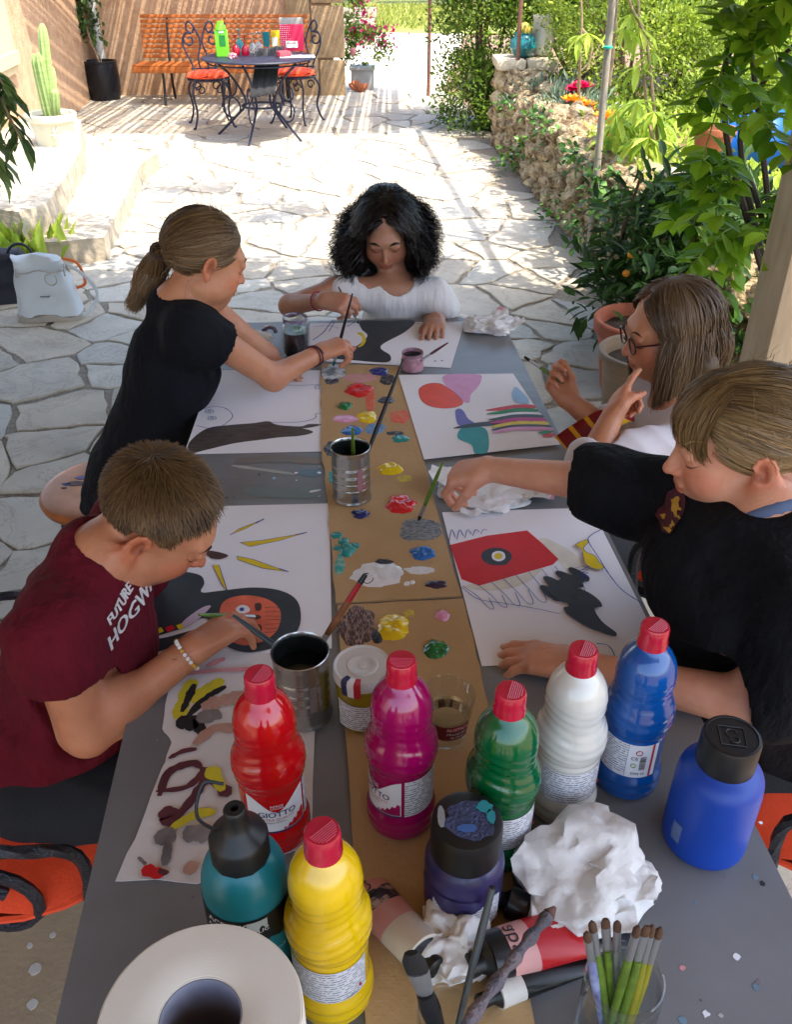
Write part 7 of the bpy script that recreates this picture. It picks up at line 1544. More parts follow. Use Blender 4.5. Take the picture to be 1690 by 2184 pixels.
# short hair: cropped cap with fine stubble locks
d, rg = scalp(11000, 41, .066, -.045, extra=lambda p: ~((p[:, 1] > .028) & (p[:, 2] < .05 + (p[:, 1] - .028) * .6))); P0 = CR_C + d * CR_R
cap = cap_field(hc, Rm, sc, 1.035, [((0, .066, .072), (0, 1, -.62)), ((0, -.02, -.058), (0, .25, -1)), ((0, .026, .0), (0, 1, .1))]); cap.disp = lambda X, Y, Z: .0012 * vnoise(X * 300, Y * 300, Z * 300)
V, Fq = cap.mesh(res=.0035); hair = np_mesh('hair', V, Fq, H_boy, root, attrs={'var': ('FLOAT', np.full(len(V), .3))})
cw_ = np.array([0, -.62, .78]); flow = d - cw_; flow -= d * (d * flow).sum(1, keepdims=True); flow /= np.linalg.norm(flow, axis=1, keepdims=True) + 1e-6; ln = .009 + .010 * np.clip(P0[:, 2:3] / .09, 0, 1); g = np.linspace(0, 1, 5)[None, :, None]
pth = P0[:, None] * 1.0 + (d[:, None] * (.30 * g + .22) + (flow + rg.normal(0, .12, d.shape))[:, None] * g) * ln[:, None]; ribbons('locks', hd.w(pth.reshape(-1, 3)).reshape(pth.shape), .0007, H_boy, hair, hc, 3)
# tee
G = Field(); G.chain([neck + Vector((-.015, 0, -.005)), chest, hip + Vector((0, 0, .03))], [.060, .102, .110], .06); G.cone(sN, sF, .056, .056, .06)
sl1 = sN.lerp(el, .46); G.chain([sN, sl1], [.054, .056], .06); sl2 = sF.lerp(elF, .6); G.chain([sF, sl2], [.056, .058], .05)
G.plane(sl1.lerp(sN, .12), el - sN, .004) if False else None
G.cone(sl1 + (el - sN).normalized() * .03, sl1 + (el - sN).normalized() * .12, .07, .07, .006, True); G.cone(sl1 - (el - sN).normalized() * .02, el, .047, .047, .004, True); G.cone(sl2 + (elF - sF).normalized() * .03, sl2 + (elF - sF).normalized() * .12, .07, .07, .006, True)
G.cone(neck + Vector((.025, .0, .045)), hc, .047, .085, .006, True); G.ell(hip + Vector((0, 0, -.13)), (.2, .2, .1), None, .006, True)
G.disp = folds(.010, (.3, .5, .8), 15, 2.); tee = cloth_object(root, 'tshirt', G, m_maroon, .006)
# collar band
# chest print, pressed on to the shirt
m_tprint = M('tee_print', '#cfc8c4', .8, var=.1, scale=80)
def chest_text(fld, txt, org, ex, ey, nrm, size, mat, par, name='lettering'):
    vs, fs = text_data(txt, size, 'LEFT'); W_ = np.array([A3(org + ex * v.x + ey * v.y) for v in vs]); W_ = snap(fld, W_ + A3(nrm) * .06, np.tile(-A3(nrm), (len(W_), 1))) + A3(nrm) * .0022; b = MB(); b.add([tuple(p) for p in W_], fs)
    for q_ in (1, 2): b.add([tuple(p + A3(ex) * .0009 * q_ + A3(nrm) * .0002 * q_) for p in W_], fs)
    return b.build(name, mat, par, smooth=False)
o1 = PD(262, 1395, 1.27); nrm = Vector((.80, -.52, .25)).normalized(); ey = Vector((-.25, 0, .95)); ey = (ey - nrm * ey.dot(nrm)).normalized(); ex = ey.cross(nrm).normalized()
for txt, sz, dx, dy in (('FUTURE', .021, .016, .043), ('HOGWARTS', .037, .0, .008)):
    chest_text(G, txt, PD(252, 1404, 1.22) + ex * dx + ey * dy, ex, ey, nrm, sz, m_tprint, tee)
J = Field(); kn1, kn2 = hip + Vector((.36, -.07, .02)), hip + Vector((.36, .10, .02)); J.chain([hip + Vector((0, -.06, -.01)), kn1, kn1 + Vector((-.02, 0, -.46))], [.098, .066, .045], .03); J.chain([hip + Vector((0, .07, -.01)), kn2, kn2 + Vector((-.02, 0, -.46))], [.098, .066, .045], .03); J.disp = folds(.005, (.3, 1, .2), 14, 4.); cloth_object(root, 'jeans', J, m_jeans, .009)
for k in (kn1, kn2): b = MB(); b.ball(k + Vector((.04, 0, -.475)), (.1, .04, .035), 14, 8); b.build('shoe', m_jeans, root)
# bead bracelet
bd = (wr - el).normalized(); bc_ = wr - bd * .012; s1 = bd.orthogonal().normalized(); s2 = bd.cross(s1)
m_bead = M('bead_white', '#d8d4cc', .3); m_beadg = M('bead_gold', '#b98a2a', .3)
for i in range(22):
    a = 6.283 * i / 22; MB().ball(bc_ + (s1 * math.cos(a) + s2 * math.sin(a)) * .0258, .0034, 8, 6).build('bead', m_beadg if i % 4 == 1 or i in (9, 10) else m_bead, root)
gm = (tips[0] + tips[4]) / 2; brush('green brush held by the boy over the face painting', PZ(556, 1316, T + .006), PD(424, 1311, 1.36), .0036, m_green_h, m_brist)

# ================================================================ girl in the black tee (far left)
root = thing('person', 'girl in a black t-shirt with a ponytail leaning across the table', 'person', PD(300, 1020, 2.28))
hc = PD(435, 552, 1.99); Rm = frame((.80, .42, -.37), roll=-.02); sc = .97; hd = Head(hc, Rm, sc)
neck = PD(372, 652, 2.02); hip = PD(290, 1010, 2.27); chest = neck.lerp(hip, .35) + Vector((.03, 0, 0)); sN, sF = PD(432, 708, 1.97), neck + Vector((.03, .14, -.04)); el = PZ(583, 805, .80); wr = PD(683, 752, 2.235); ftip = PD(752, 728, 2.27)
S1 = Field(); add_head(S1, hc, Rm, sc, neck, .038); S1.chain([neck, chest, hip], [.044, .085, .09], .04); S1.cone(sN + Vector((-.03, 0, 0)), sF, .046, .046, .04); S1.chain([sN, el, wr], [.038, .031, .0215], .02)
elF = sF + Vector((.14, .06, -.17)); wrF = PZ(560, 775, T + .03); S1.chain([sF, elF, wrF], [.038, .03, .022], .02); add_hand(S1, wrF, Vector((1, -.2, -.1)), (0, 0, -1), False, FLAT)
tips = add_hand(S1, wr, ftip - wr, Vector((.35, .35, -.8)), True, GRIP, .95, 0, (.45, .8, .45), (0, .9, .6))
body_object(root, S1, [(*hbox(hc, .135), .0035), (*hbox(wr.lerp(ftip, .55), .085), .003)], SK_tan, hc, Rm, sc, .007, [ftip]); brow_lash(root, S1, hd, H_g1)
def ponytail(root, hc, Rm, sc, hd, mat, n, tie, tail, seed, bangs=0, width=.0019, cuts=HAIRCUT, loose=0, front=.06):
    cap = cap_field(hc, Rm, sc, 1.05, cuts); V, Fq = cap.mesh(res=.004); hair = np_mesh('hair', V, Fq, mat, root, attrs={'var': ('FLOAT', np.full(len(V), .25))})
    d, rg = scalp(n, seed, front); tie = np.array(tie); td = (tie - CR_C) / CR_R; td /= np.linalg.norm(td); m = 12
    d1 = np.tile(td, (len(d), 1)) + rg.normal(0, .06, (len(d), 3)); d1[:, 0] += np.sign(d[:, 0]) * .18 * np.clip(d[:, 1] + .2, 0, 1); d1[:, 2] += .25 * np.clip(d[:, 1], 0, 1) * np.clip(d[:, 2] + .2, 0, 1); d1 /= np.linalg.norm(d1, axis=1, keepdims=True)
    P = slerp_paths(d, d1, m, (1.045 + rg.uniform(0, .05, (len(d), 1, 1)))); P += rg.normal(0, .0012, (len(d), 1, 3)); P[:, -1] = P[:, -1] * .3 + tie * .7; sag = np.sin(np.linspace(0, math.pi, m))[None, :, None]; P += sag * np.array([0, 0, -.004])
    ribbons('locks', hd.w(P.reshape(-1, 3)).reshape(P.shape), width, mat, hair, hc, seed)
    tw = hd.w(tie[None])[0]; nt_ = 1100; T_ = [Vector(tw)] + [Vector(t_) for t_ in tail]; C_ = np.array(crom(T_, 5)); mm = len(C_); tt = np.linspace(0, 1, mm)[None, :, None]
    off = rg.normal(0, 1, (nt_, 1, 3)); off /= np.linalg.norm(off, axis=2, keepdims=True); off *= rg.uniform(.2, 1, (nt_, 1, 1)) * .036; env = np.sin(np.clip(tt * 1.15 + .12, 0, 1) * math.pi * .8) ; Q = C_[None] + off * env + rg.normal(0, .0035, (nt_, mm, 3)) * tt
    ribbons('tail', Q, width * 1.4, mat, hair, np.array(T_[1]) + np.array([0, .15, 0]), seed + 1)
    b = MB(); ax = (T_[1] - T_[0]).normalized(); s1 = ax.orthogonal().normalized(); s2 = ax.cross(s1); b.tube([T_[0] + ax * .006 + (s1 * math.cos(a) + s2 * math.sin(a)) * .0165 for a in [i * .4488 for i in range(15)]], .005, 6, caps=False); b.build('hair_tie', m_hairtie, hair)
    if loose:
        d2, rg = scalp(loose, seed + 5, front); sd = np.where(d2[:, 0:1] > 0, 1., -1.); t = np.linspace(0, 1, 9)[None, :, None]; P = (CR_C + d2 * CR_R * 1.06)[:, None] + (rg.normal(0, .35, (loose, 1, 3)) + d2[:, None] * .25 + np.array([0, -.2, -.25])) * t * .05 + np.cumsum(rg.normal(0, .0016, (loose, 9, 3)), 1)
        ribbons('flyaways', hd.w(P.reshape(-1, 3)).reshape(P.shape), .0005, mat, hair, hc, seed + 6)
    return hair
ponytail(root, hc, Rm, sc, hd, H_g1, 6500, (-.005, -.104, -.008), [PD(330, 572, 2.06), PD(306, 612, 2.07), PD(284, 652, 2.07)], 52, loose=260, width=.0009)
G = Field(); G.chain([neck + Vector((-.012, 0, -.012)), chest, hip + Vector((0, 0, .02))], [.056, .098, .105], .06); G.cone(sN + Vector((-.03, 0, 0)), sF, .050, .052, .06); dA = (el - sN).normalized(); sl1 = sN + dA * .075; G.chain([sN + Vector((-.02, 0, 0)), sl1], [.052, .056], .06); G.cone(sl1 + dA * .035, sl1 + dA * .13, .07, .07, .006, True); G.cone(sl1 - dA * .02, el, .041, .041, .004, True)
G.cone(neck + Vector((.02, 0, .04)), hc, .050, .09, .006, True); G.cone(hip, hip + Vector((-.02, 0, -.06)), .115, .125, .03); G.disp = folds(.006, (.5, .3, .8), 13, 7.); cloth_object(root, 'tshirt', G, m_blacktee, .0065)
J = Field(); 
for s_ in (-.06, .07): k_ = hip + Vector((.3, s_, .0)); J.chain([hip + Vector((0, s_, -.04)), k_, k_ + Vector((-.05, 0, -.42))], [.095, .06, .045], .03)
J.cone(hip + Vector((-.03, 0, -.03)), hip + Vector((-.06, -.02, -.14)), .10, .105, .03); J.disp = folds(.008, (1, .6, 0), 18, 3.); cloth_object(root, 'shorts', J, m_blacktee, .009)
fr = MB()
for i in range(60): a = rnd(2.2, 5.2); p = hip + Vector((-.06 + .125 * math.cos(a), -.02 + .125 * math.sin(a), -.14 + rnd(-.01, .02))); fr.tube([p, p + Vector((rnd(-.01, .01), rnd(-.01, .01), -rnd(.02, .045)))], .0012, 4)
tag(fr.build('fringe', m_blacktee, root), kind='stuff')
m_thread = M('bracelet_thread', '#6d2433', .8, var=.3); bd = (wr - el).normalized(); s1 = bd.orthogonal().normalized(); s2 = bd.cross(s1)
for k_, (o_, rr) in enumerate(((.012, .0245), (.02, .0255), (.028, .0262))): MB().tube([wr - bd * o_ + (s1 * math.cos(a) + s2 * math.sin(a)) * rr + bd * .004 * math.sin(a + k_) for a in [i * .3142 for i in range(21)]], .0016, 5, caps=False).build('bracelet', m_thread if k_ != 1 else M('bracelet_thread2', '#3a2a3a', .8), root)
brush('black brush with teal tip held by the girl in black', PZ(711, 781, T + .004), PD(752, 626, 2.22), .0036, m_black_h, M('bristle_teal', '#0c6a66', .5))
# copper stool under her
sc_ = PZ(222, 1040, .46); t = thing('copper_stool', 'round copper-topped stool spotted with paint under the girl in black', 'stool', (sc_.x, sc_.y, 0)); c = Vector((sc_.x, sc_.y, 0)); m_cop = M('copper', '#b8764a', .32, col2='#8a5a3c', scale=9, metal=.75)
MB().lathe([(.10, .425), (.15, .43), (.165, .44), (.168, .452), (.16, .462), (.145, .465), (.1, .462), (.001, .461)], c, 56).build('seat', m_cop, t)
for i in range(4): a = i * 1.5708 + .5; MB().tube([c + Vector((.11 * math.cos(a), .11 * math.sin(a), .43)), c + Vector((.17 * math.cos(a), .17 * math.sin(a), .012))], .011, 10).build('leg', m_blackiron, t)
for (u, v, r_, mm_) in ((150, 1003, .014, g_blue), (180, 992, .012, g_lblue), (172, 1018, .016, g_vio), (140, 1032, .012, g_blue), (160, 1030, .022, g_grey), (135, 1040, .008, g_choc)): p = PZ(u, v, .4635); topsmear(Vector((p.x, p.y, 0)), .4625, 0, 0, r_, r_ * .5, mm_, u, t, 'paint_spot')

# ================================================================ curly-haired girl at the far end
root = thing('person', 'girl with long curly black hair and white blouse at the far end', 'person', PD(850, 760, 2.75))
hc = PD(824, 493, 2.60); Rm = frame((-.03, -.885, -.452), roll=.03); sc = .95; hd = Head(hc, Rm, sc)
neck = PD(846, 612, 2.67); hip = neck + Vector((.0, .12, -.36)); chest = neck.lerp(hip, .4); sR, sL = PD(718, 618, 2.64), PD(925, 628, 2.66); elR = PD(618, 652, 2.55); wrR = PD(690, 641, 2.42); tR = PD(757, 650, 2.40); elL = PD(922, 690, 2.70); wrL = PD(918, 688, 2.60)
S1 = Field(); add_head(S1, hc, Rm, sc, neck, .036); S1.chain([neck, chest, hip], [.042, .082, .09], .04); S1.cone(sR, sL, .042, .042, .04); S1.chain([sR, elR, wrR], [.036, .03, .021], .018); S1.chain([sL, elL, wrL], [.036, .03, .022], .018)
tips = add_hand(S1, wrR, tR - wrR, Vector((.1, .5, -.8)), True, GRIP, .9, 0); wl = PZ(925, 690, T + .022); add_hand(S1, wl + Vector((.01, .03, 0)), Vector((-.15, -1, .0)), (0, 0, -1), False, FLAT, .9, .15); S1.cone(elL, wl + Vector((.01, .03, 0)), .028, .021, .01)
body_object(root, S1, [(*hbox(hc, .13), .004), (*hbox(wrR.lerp(tR, .5), .075), .0035), (*hbox(wl, .08), .0035)], SK_olive, hc, Rm, sc, .008, [tR]); brow_lash(root, S1, hd, H_g2, thick=.0042)
cap = cap_field(hc, Rm, sc, 1.10, ear=False, cuts=[((0, .072, .072), (0, 1, -.62)), ((0, .045, .0), (0, 1, .0))]); Pl = lambda x, y, z: Vector(hd.w(np.array([[x, y, z]]))[0])
for q in (-1, 1): cap.chain([Pl(q * .05, -.04, -.02), Vector(Pl(q * .055, -.04, -.05)) + Vector((0, 0, -.02)), Vector(Pl(q * .066, -.02, -.05)) + Vector((0, 0, -.14))], [.03, .036, .034], .03)
for q in (-1, 1): cap.chain([Pl(q * .066, -.01, .03), Pl(q * .094, .015, -.04), Vector(Pl(q * .098, .03, -.06)) + Vector((0, 0, -.07))], [.032, .042, .030], .03)
cap.cone(Pl(0, -.06, .03), Vector(Pl(0, -.085, -.05)) + Vector((0, 0, -.15)), .075, .085, .03); cap.cone(PD(792, 592, 2.68), PD(784, 640, 2.68), .032, .03, .02); cap.cone(PD(866, 592, 2.68), PD(872, 640, 2.68), .032, .03, .02); cap.disp = lambda X, Y, Z: .006 * vnoise(X * 60, Y * 60, Z * 60); V, Fq = cap.mesh(res=.005); hair = np_mesh('hair', V, Fq, H_g2, root, attrs={'var': ('FLOAT', np.full(len(V), .15))})
def loose_hair(hd, hair, mat, n, seed, length, part=0., curl=0., width=.0018, front=.06, spread=1.12, m=16, flare=.0, sidecut=.55, down=(0, 0, -1), inward=.0, lenvar=.2, curlf=26.):
    d, rg = scalp(n, seed, front); n = len(d); az = np.arctan2(d[:, 0], d[:, 1]); side = np.where(d[:, 0] > part, 1., -1.); aa = np.abs(az); aa = np.maximum(aa, sidecut + rg.uniform(0, .5, n)); az2 = np.where(d[:, 2] > .3, side * (aa + (1.3 - aa) * .35 * rg.uniform(0, 1, n)), side * aa)
    tgt = np.stack([np.sin(az2) * .97, np.cos(az2) * .97, np.full(n, -.15)], 1); tgt /= np.linalg.norm(tgt, axis=1, keepdims=True); k = m // 2; infl = spread + rg.uniform(-.05, .09, (n, 1, 1)); ramp = np.linspace(0, 1, k)[None, :, None]
    A_ = slerp_paths(d, tgt, k, 1.02 + (infl - 1.02) * np.sqrt(ramp)); g = np.array(Vector(down)) @ hd.R; last = A_[:, -1:]; ln = length * (1 - lenvar * rg.uniform(0, 1, (n, 1, 1))); t = np.linspace(1 / (m - k), 1, m - k)[None, :, None]
    out = tgt[:, None] * np.array([1, 1, 0]); B2 = last + g * ln * t + out * (flare * np.sin(t * 2.6) - inward * t ** 2); P = np.concatenate([A_, B2], 1)
    if curl: ph = rg.uniform(0, 6.28, (n, 1)); s = np.linspace(0, 1, m)[None] * (curlf / 10) * 6.28 * rg.uniform(.7, 1.2, (n, 1)) ; amp = curl * np.clip(np.linspace(-.15, 1.1, m), 0, 1)[None]; P[..., 0] += amp * np.sin(s + ph); P[..., 1] += amp * np.cos(s + ph); P[..., 2] += amp * .4 * np.sin(s * 1.3 + ph * 2)
    P += np.cumsum(rg.normal(0, .0008, P.shape), 1); return ribbons('locks', hd.w(P.reshape(-1, 3)).reshape(P.shape), width, mat, hair, hd.c, seed)
loose_hair(hd, hair, H_g2, 3000, 61, .13, curl=.0085, width=.0013, spread=1.36, m=60, flare=.05, sidecut=.75, curlf=42, lenvar=.3)
loose_hair(hd, hair, H_g2, 2200, 63, .15, curl=.008, width=.0013, spread=1.16, m=56, flare=.03, sidecut=.95, curlf=40, lenvar=.35)
loose_hair(hd, hair, H_g2, 1300, 62, .12, curl=.012, width=.0007, spread=1.48, m=60, flare=.065, sidecut=.8, curlf=48, lenvar=.5)
G = Field(); G.chain([neck + Vector((0, .0, -.02)), chest, hip], [.066, .102, .115], .05); G.cone(sR.lerp(sL, .12) + Vector((0, 0, -.012)), sL + Vector((0, 0, -.008)), .047, .048, .045); dA = (elL - sL).normalized(); G.cone(sL, sL + Vector((.035, -.02, -.035)), .05, .046, .03); dR = (elR - sR).normalized(); G.cone(sR.lerp(sL, .1), sR + dR * .02 + Vector((.02, 0, 0)), .046, .04, .03)
G.cone(neck + Vector((0, -.035, .03)), hc, .050, .09, .006, True); G.disp = folds(.0045, (1, 0, .05), 26, 3., .15); cloth_object(root, 'blouse', G, m_blouse, .006)
J = Field(); 
for s_ in (-.07, .07): k_ = hip + Vector((s_, -.3, .0)); J.chain([hip + Vector((s_, 0, 0)), k_, k_ + Vector((0, .03, -.4))], [.09, .06, .045], .03)
cloth_object(root, 'trousers', J, m_jeans, .012)
bd = (wrR - elR).normalized(); s1 = bd.orthogonal().normalized(); s2 = bd.cross(s1); MB().tube([wrR - bd * .025 + (s1 * math.cos(a) + s2 * math.sin(a)) * .0255 for a in [i * .3142 for i in range(21)]], .0022, 5, caps=False).build('bracelet', M('bracelet_red', '#8a1c34', .7), root)
brush('thin dark brush held by the curly-haired girl', PZ(765, 690, T + .003), PD(722, 612, 2.42), .0028, m_black_h, m_brist_b)
c = Vector((hip.x, hip.y, 0)); t = thing('stool', 'low wooden stool under the curly-haired girl', 'stool', c + Vector((0, .02, .012))); MB().lathe([(.15, .40), (.16, .405), (.16, .425), (.15, .43)], t.location, 32).build('seat', m_bench, t)
for i in range(3): a = i * 2.094; MB().tube([t.location + Vector((.1 * math.cos(a), .1 * math.sin(a), .4)), t.location + Vector((.15 * math.cos(a), .15 * math.sin(a), 0))], .014, 8).build('leg', m_bench, t)

# ================================================================ girl in glasses (right, middle)
root = thing('person', 'girl with long brown hair, glasses and striped tie, finger at her lips', 'person', PD(1400, 1150, 2.08))
hc = PD(1431, 704, 1.90); Rm = frame((-.97, -.10, -.20), roll=-.04); sc = .98; hd = Head(hc, Rm, sc)
neck = PD(1440, 852, 1.93); hip = PD(1420, 1140, 2.1); chest = neck.lerp(hip, .4); sN, sF = neck + Vector((-.0, -.13, -.045)), neck + Vector((0, .13, -.045)); elN = PD(1262, 985, 1.74); wrN = PD(1308, 886, 1.78); tN = PD(1334, 838, 1.80); elF = PD(1290, 915, 2.02); wrF = PD(1213, 852, 2.02); tF = PD(1178, 800, 2.02)
S1 = Field(); add_head(S1, hc, Rm, sc, neck, .038); S1.chain([neck, chest, hip], [.044, .088, .095], .04); S1.cone(sN, sF, .046, .046, .04); S1.chain([sN, elN, wrN], [.04, .032, .022], .02); S1.chain([sF, elF, wrF], [.04, .031, .022], .02)
POINT = [(.1, .12, .1), (1.2, 1.3, .7), (1.35, 1.3, .7), (1.4, 1.3, .7)]; add_hand(S1, wrN, PD(1352, 770, 1.86) - wrN, Vector((.85, .15, -.25)), False, POINT, .9, 0, (.2, .9, .35), (-.15, .8, .6)); add_hand(S1, wrF, tF - wrF, Vector((.4, -.85, .2)), True, [(.6, 1.0, .6), (.85, 1.1, .6), (1.05, 1.2, .7), (1.2, 1.2, .7)], .86, 0, (.35, .85, .5), (-.2, .8, .7))
body_object(root, S1, [(*hbox(hc, .135), .0035), (*hbox(wrN.lerp(tN, .8), .09), .003), (*hbox(wrF.lerp(tF, .6), .085), .003)], SK_tan, hc, Rm, sc, .007, [tN, tF]); brow_lash(root, S1, hd, H_g3)
cap = cap_field(hc, Rm, sc, 1.07, ear=False, cuts=[((0, .070, .070), (0, 1, -.62)), ((0, .04, .0), (0, 1, .0))]); Pl = lambda x, y, z: Vector(hd.w(np.array([[x, y, z]]))[0])
for q in (-1, 1): cap.chain([Pl(q * .062, -.035, .02), Pl(q * .082, -.045, -.06), Pl(q * .08, -.05, -.14)], [.02, .022, .018], .03)
cap.chain([Pl(0, -.06, .02), Pl(0, -.085, -.06), Pl(0, -.09, -.15)], [.05, .045, .035], .04); V, Fq = cap.mesh(res=.005); hair = np_mesh('hair', V, Fq, H_g3, root, attrs={'var': ('FLOAT', np.full(len(V), .25))})
loose_hair(hd, hair, H_g3, 7000, 71, .165, curl=.0025, width=.0010, spread=1.17, m=20, flare=.012, sidecut=1.0, curlf=8, lenvar=.25)
loose_hair(hd, hair, H_g3, 300, 72, .13, curl=.008, width=.0008, spread=1.22, m=20, flare=.02, sidecut=.9, curlf=12, lenvar=.5)
G = Field(); G.chain([neck + Vector((0, 0, -.03)), chest, hip], [.052, .100, .112], .05); G.cone(sN, sF, .055, .055, .045); G.chain([sN, elN], [.054, .050], .03); G.chain([sF, elF], [.053, .048], .03); dA = (wrN - elN).normalized(); G.cone(elN + dA * .02, wrN, .037, .03, .006, True); dF = (wrF - elF).normalized(); G.cone(elF + dF * .0, elF + dF * .05, .046, .042, .02); G.cone(elF + dF * .07, wrF, .05, .05, .006, True)
G.cone(neck + Vector((-.02, 0, .03)), hc, .045, .09, .006, True); G.disp = folds(.011, (.7, .2, .7), 16, 9.); shirt = cloth_object(root, 'shirt', G, M('shirt_white', '#c9c3c6', .85, var=.04, scale=16, bump=.08, bscale=200, sheen=.2), .0065)
J = Field(); 
for s_ in (-.07, .07): k_ = hip + Vector((-.33, s_, .02)); J.chain([hip + Vector((0, s_, -.02)), k_, k_ + Vector((.02, 0, -.44))], [.095, .065, .045], .03)
cloth_object(root, 'skirt', J, M('skirt_grey', '#3f4146', .85, var=.2), .011)
# striped tie
m_tie = M('tie_stripes', '#7a0f1e', .55, var=.05); N, L, bs = nodes_of(m_tie); tc = [n for n in N if n.type == 'TEX_COORD'][0]; wv = N.new('ShaderNodeTexWave'); wv.inputs['Scale'].default_value = 9.; wv.inputs['Distortion'].default_value = 0; mp = N.new('ShaderNodeMapping'); mp.inputs['Rotation'].default_value = (0, .9, .2); L.new(tc.outputs['Object'], mp.inputs[0]); L.new(mp.outputs[0], wv.inputs['Vector']); rp = N.new('ShaderNodeValToRGB'); rp.color_ramp.interpolation = 'CONSTANT'; rp.color_ramp.elements[0].color = (*srgb('#7a0f1e'), 1); rp.color_ramp.elements[1].position = .84; rp.color_ramp.elements[1].color = (*srgb('#d6a21c'), 1); L.new(wv.outputs['Fac'], rp.inputs[0]); L.new(rp.outputs[0], bs.inputs['Base Color'])
P = crom([PD(1352, 884, 1.86), PD(1330, 884, 1.845), PD(1290, 898, 1.815), PD(1240, 930, 1.83), PD(1208, 958, 1.84)], 5); vs = []; fs = []
for i, p in enumerate(P):
    tg = (P[min(i + 1, len(P) - 1)] - P[max(i - 1, 0)]).normalized(); vd = (p - Vector((0, 0, CAM_H))).normalized(); sd = tg.cross(vd).normalized(); w_ = .014 + .022 * i / len(P)
    for q in (-1, 1): vs.append(p + sd * q * w_)
b = MB(); b.add(vs, [(2 * i, 2 * i + 1, 2 * i + 3, 2 * i + 2) for i in range(len(P) - 1)]); o = b.build('tie', m_tie, root); so_ = o.modifiers.new('s', 'SOLIDIFY'); so_.thickness = .004
# glasses
m_frame = M('glasses_frame', '#2a1216', .3, var=.1); b = MB()
for q in (-1, 1):
    P = [Vector(hd.w(np.array([[q * (.030 + .021 * math.cos(a)), .099 - .004 * abs(math.cos(a)), .000 + .0175 * math.sin(a) * (1 if math.sin(a) > 0 else 1.05)]]))[0]) for a in [i * .3307 for i in range(20)]]; b.tube(P, .0021, 6, caps=False); b.tube([Vector(hd.w(np.array([p]))[0]) for p in ((q * .051, .096, .006), (q * .066, .06, .008), (q * .074, .0, .008), (q * .074, -.02, .0))], .0019, 6)
b.tube([Vector(hd.w(np.array([p]))[0]) for p in ((-.0095, .1, .004), (0, .103, .006), (.0095, .1, .004))], .0018, 6); b.build('glasses', m_frame, root)
brush('green brush with dark tip held up by the girl in glasses', PD(1119, 761, 2.02), PD(1205, 818, 2.0), .0036, m_green_h, m_brist_b, True)
t = iron_chair('dark iron chair under the girl in glasses', m_ironpaint, .011, cush=.2, arms=True); t.location = (hip.x + .02, hip.y, .012); t.rotation_euler.z = R(-90)
# satin bag by that chair
c = PZ(1350, 1260, 0) + Vector((.0, .12, .012)); sackmesh(c, .26, .3, .16, .14, .34, .4, crease=.06).build('satin_bag', M('satin_grey', '#7d8288', .3, col2='#2a2c2e', scale=7, thr=(.42, .6)), None, angle=70); tag(COL.objects[-1], 'shiny silver and black bag hanging behind the chair', 'bag')

# ================================================================ girl in the black robe (near right)
root = thing('person', 'girl in a black robe with a house crest reaching across with a brush', 'person', PD(1660, 1560, 1.56))
hc = PD(1584, 942, 1.285); Rm = frame((-.982, .065, -.20), roll=-.05); sc = 1.02; hd = Head(hc, Rm, sc)
neck = PD(1645, 1098, 1.26); hip = PD(1680, 1560, 1.56); chest = PD(1572, 1235, 1.33); sF, sN = Vector((.52, 1.17, .965)), neck + Vector((.02, -.13, -.06)); elF = PD(1285, 1032, 1.46); wrF = PD(1040, 1000, 1.61); tF = PD(930, 1020, 1.66); elN = PZ(1600, 1500, .775); wrN = PZ(1222, 1418, T + .03); tN = PZ(1085, 1392, T + .02)
S1 = Field(); add_head(S1, hc, Rm, sc, neck, .040); S1.chain([neck, chest, hip], [.045, .095, .10], .04); S1.cone(sN, sF, .05, .05, .04); S1.chain([sF, elF, wrF], [.042, .035, .0225], .02); S1.chain([sN, elN, wrN], [.042, .037, .0235], .02)
tips = add_hand(S1, wrF, tF - wrF, Vector((-.2, .2, -.9)), True, [(.75, .9, .5), (.9, 1.0, .5), (1.1, 1.1, .6), (1.2, 1.1, .6)], .98, 0, (.5, .75, .5), (.0, .8, .7)); add_hand(S1, wrN, tN - wrN, Vector((0, 0, -1)), False, FLAT, 1.0, .1)
body_object(root, S1, [(*hbox(hc, .14), .0028), (*hbox(wrF.lerp(tF, .55), .09), .0024), (*hbox(wrN.lerp(tN, .6), .09), .0024)], SK_fair, hc, Rm, sc, .007, [tF]); brow_lash(root, S1, hd, H_g4)
hair = ponytail(root, hc, Rm, sc, hd, H_g4, 8000, (.01, -.103, -.02), [PD(1735, 1020, 1.28), PD(1755, 1070, 1.28), PD(1760, 1120, 1.28)], 82, loose=320, width=.0008, front=.062)
# bangs sweeping down over the forehead
rg = np.random.default_rng(85); n = 1500; x0 = rg.uniform(-.05, .05, n); r0 = np.stack([x0 * .7 + 0, .035 + rg.uniform(-.02, .02, n), np.full(n, .108)], 1); d0 = (r0 - CR_C) / CR_R; d0 /= np.linalg.norm(d0, axis=1, keepdims=True); e0 = np.stack([x0 * 1.25, np.full(n, .075), .022 + rg.uniform(-.012, .014, n) - np.abs(x0) * .35], 1); d1 = (e0 - CR_C) / CR_R; d1 /= np.linalg.norm(d1, axis=1, keepdims=True)
P = slerp_paths(d0, d1, 12, 1.05 + .11 * np.sin(np.linspace(0, 2.6, 12))[None, :, None] + rg.uniform(0, .03, (n, 1, 1))); P += np.cumsum(rg.normal(0, .0009, P.shape), 1); ribbons('bangs', hd.w(P.reshape(-1, 3)).reshape(P.shape), .0008, H_g4, hair, hc, 86)
P = [Vector(hd.w(np.array([p]))[0]) for p in ((-.062, .035, .02), (-.074, .03, -.02), (-.068, .03, -.06), (-.06, .032, -.1))]; 
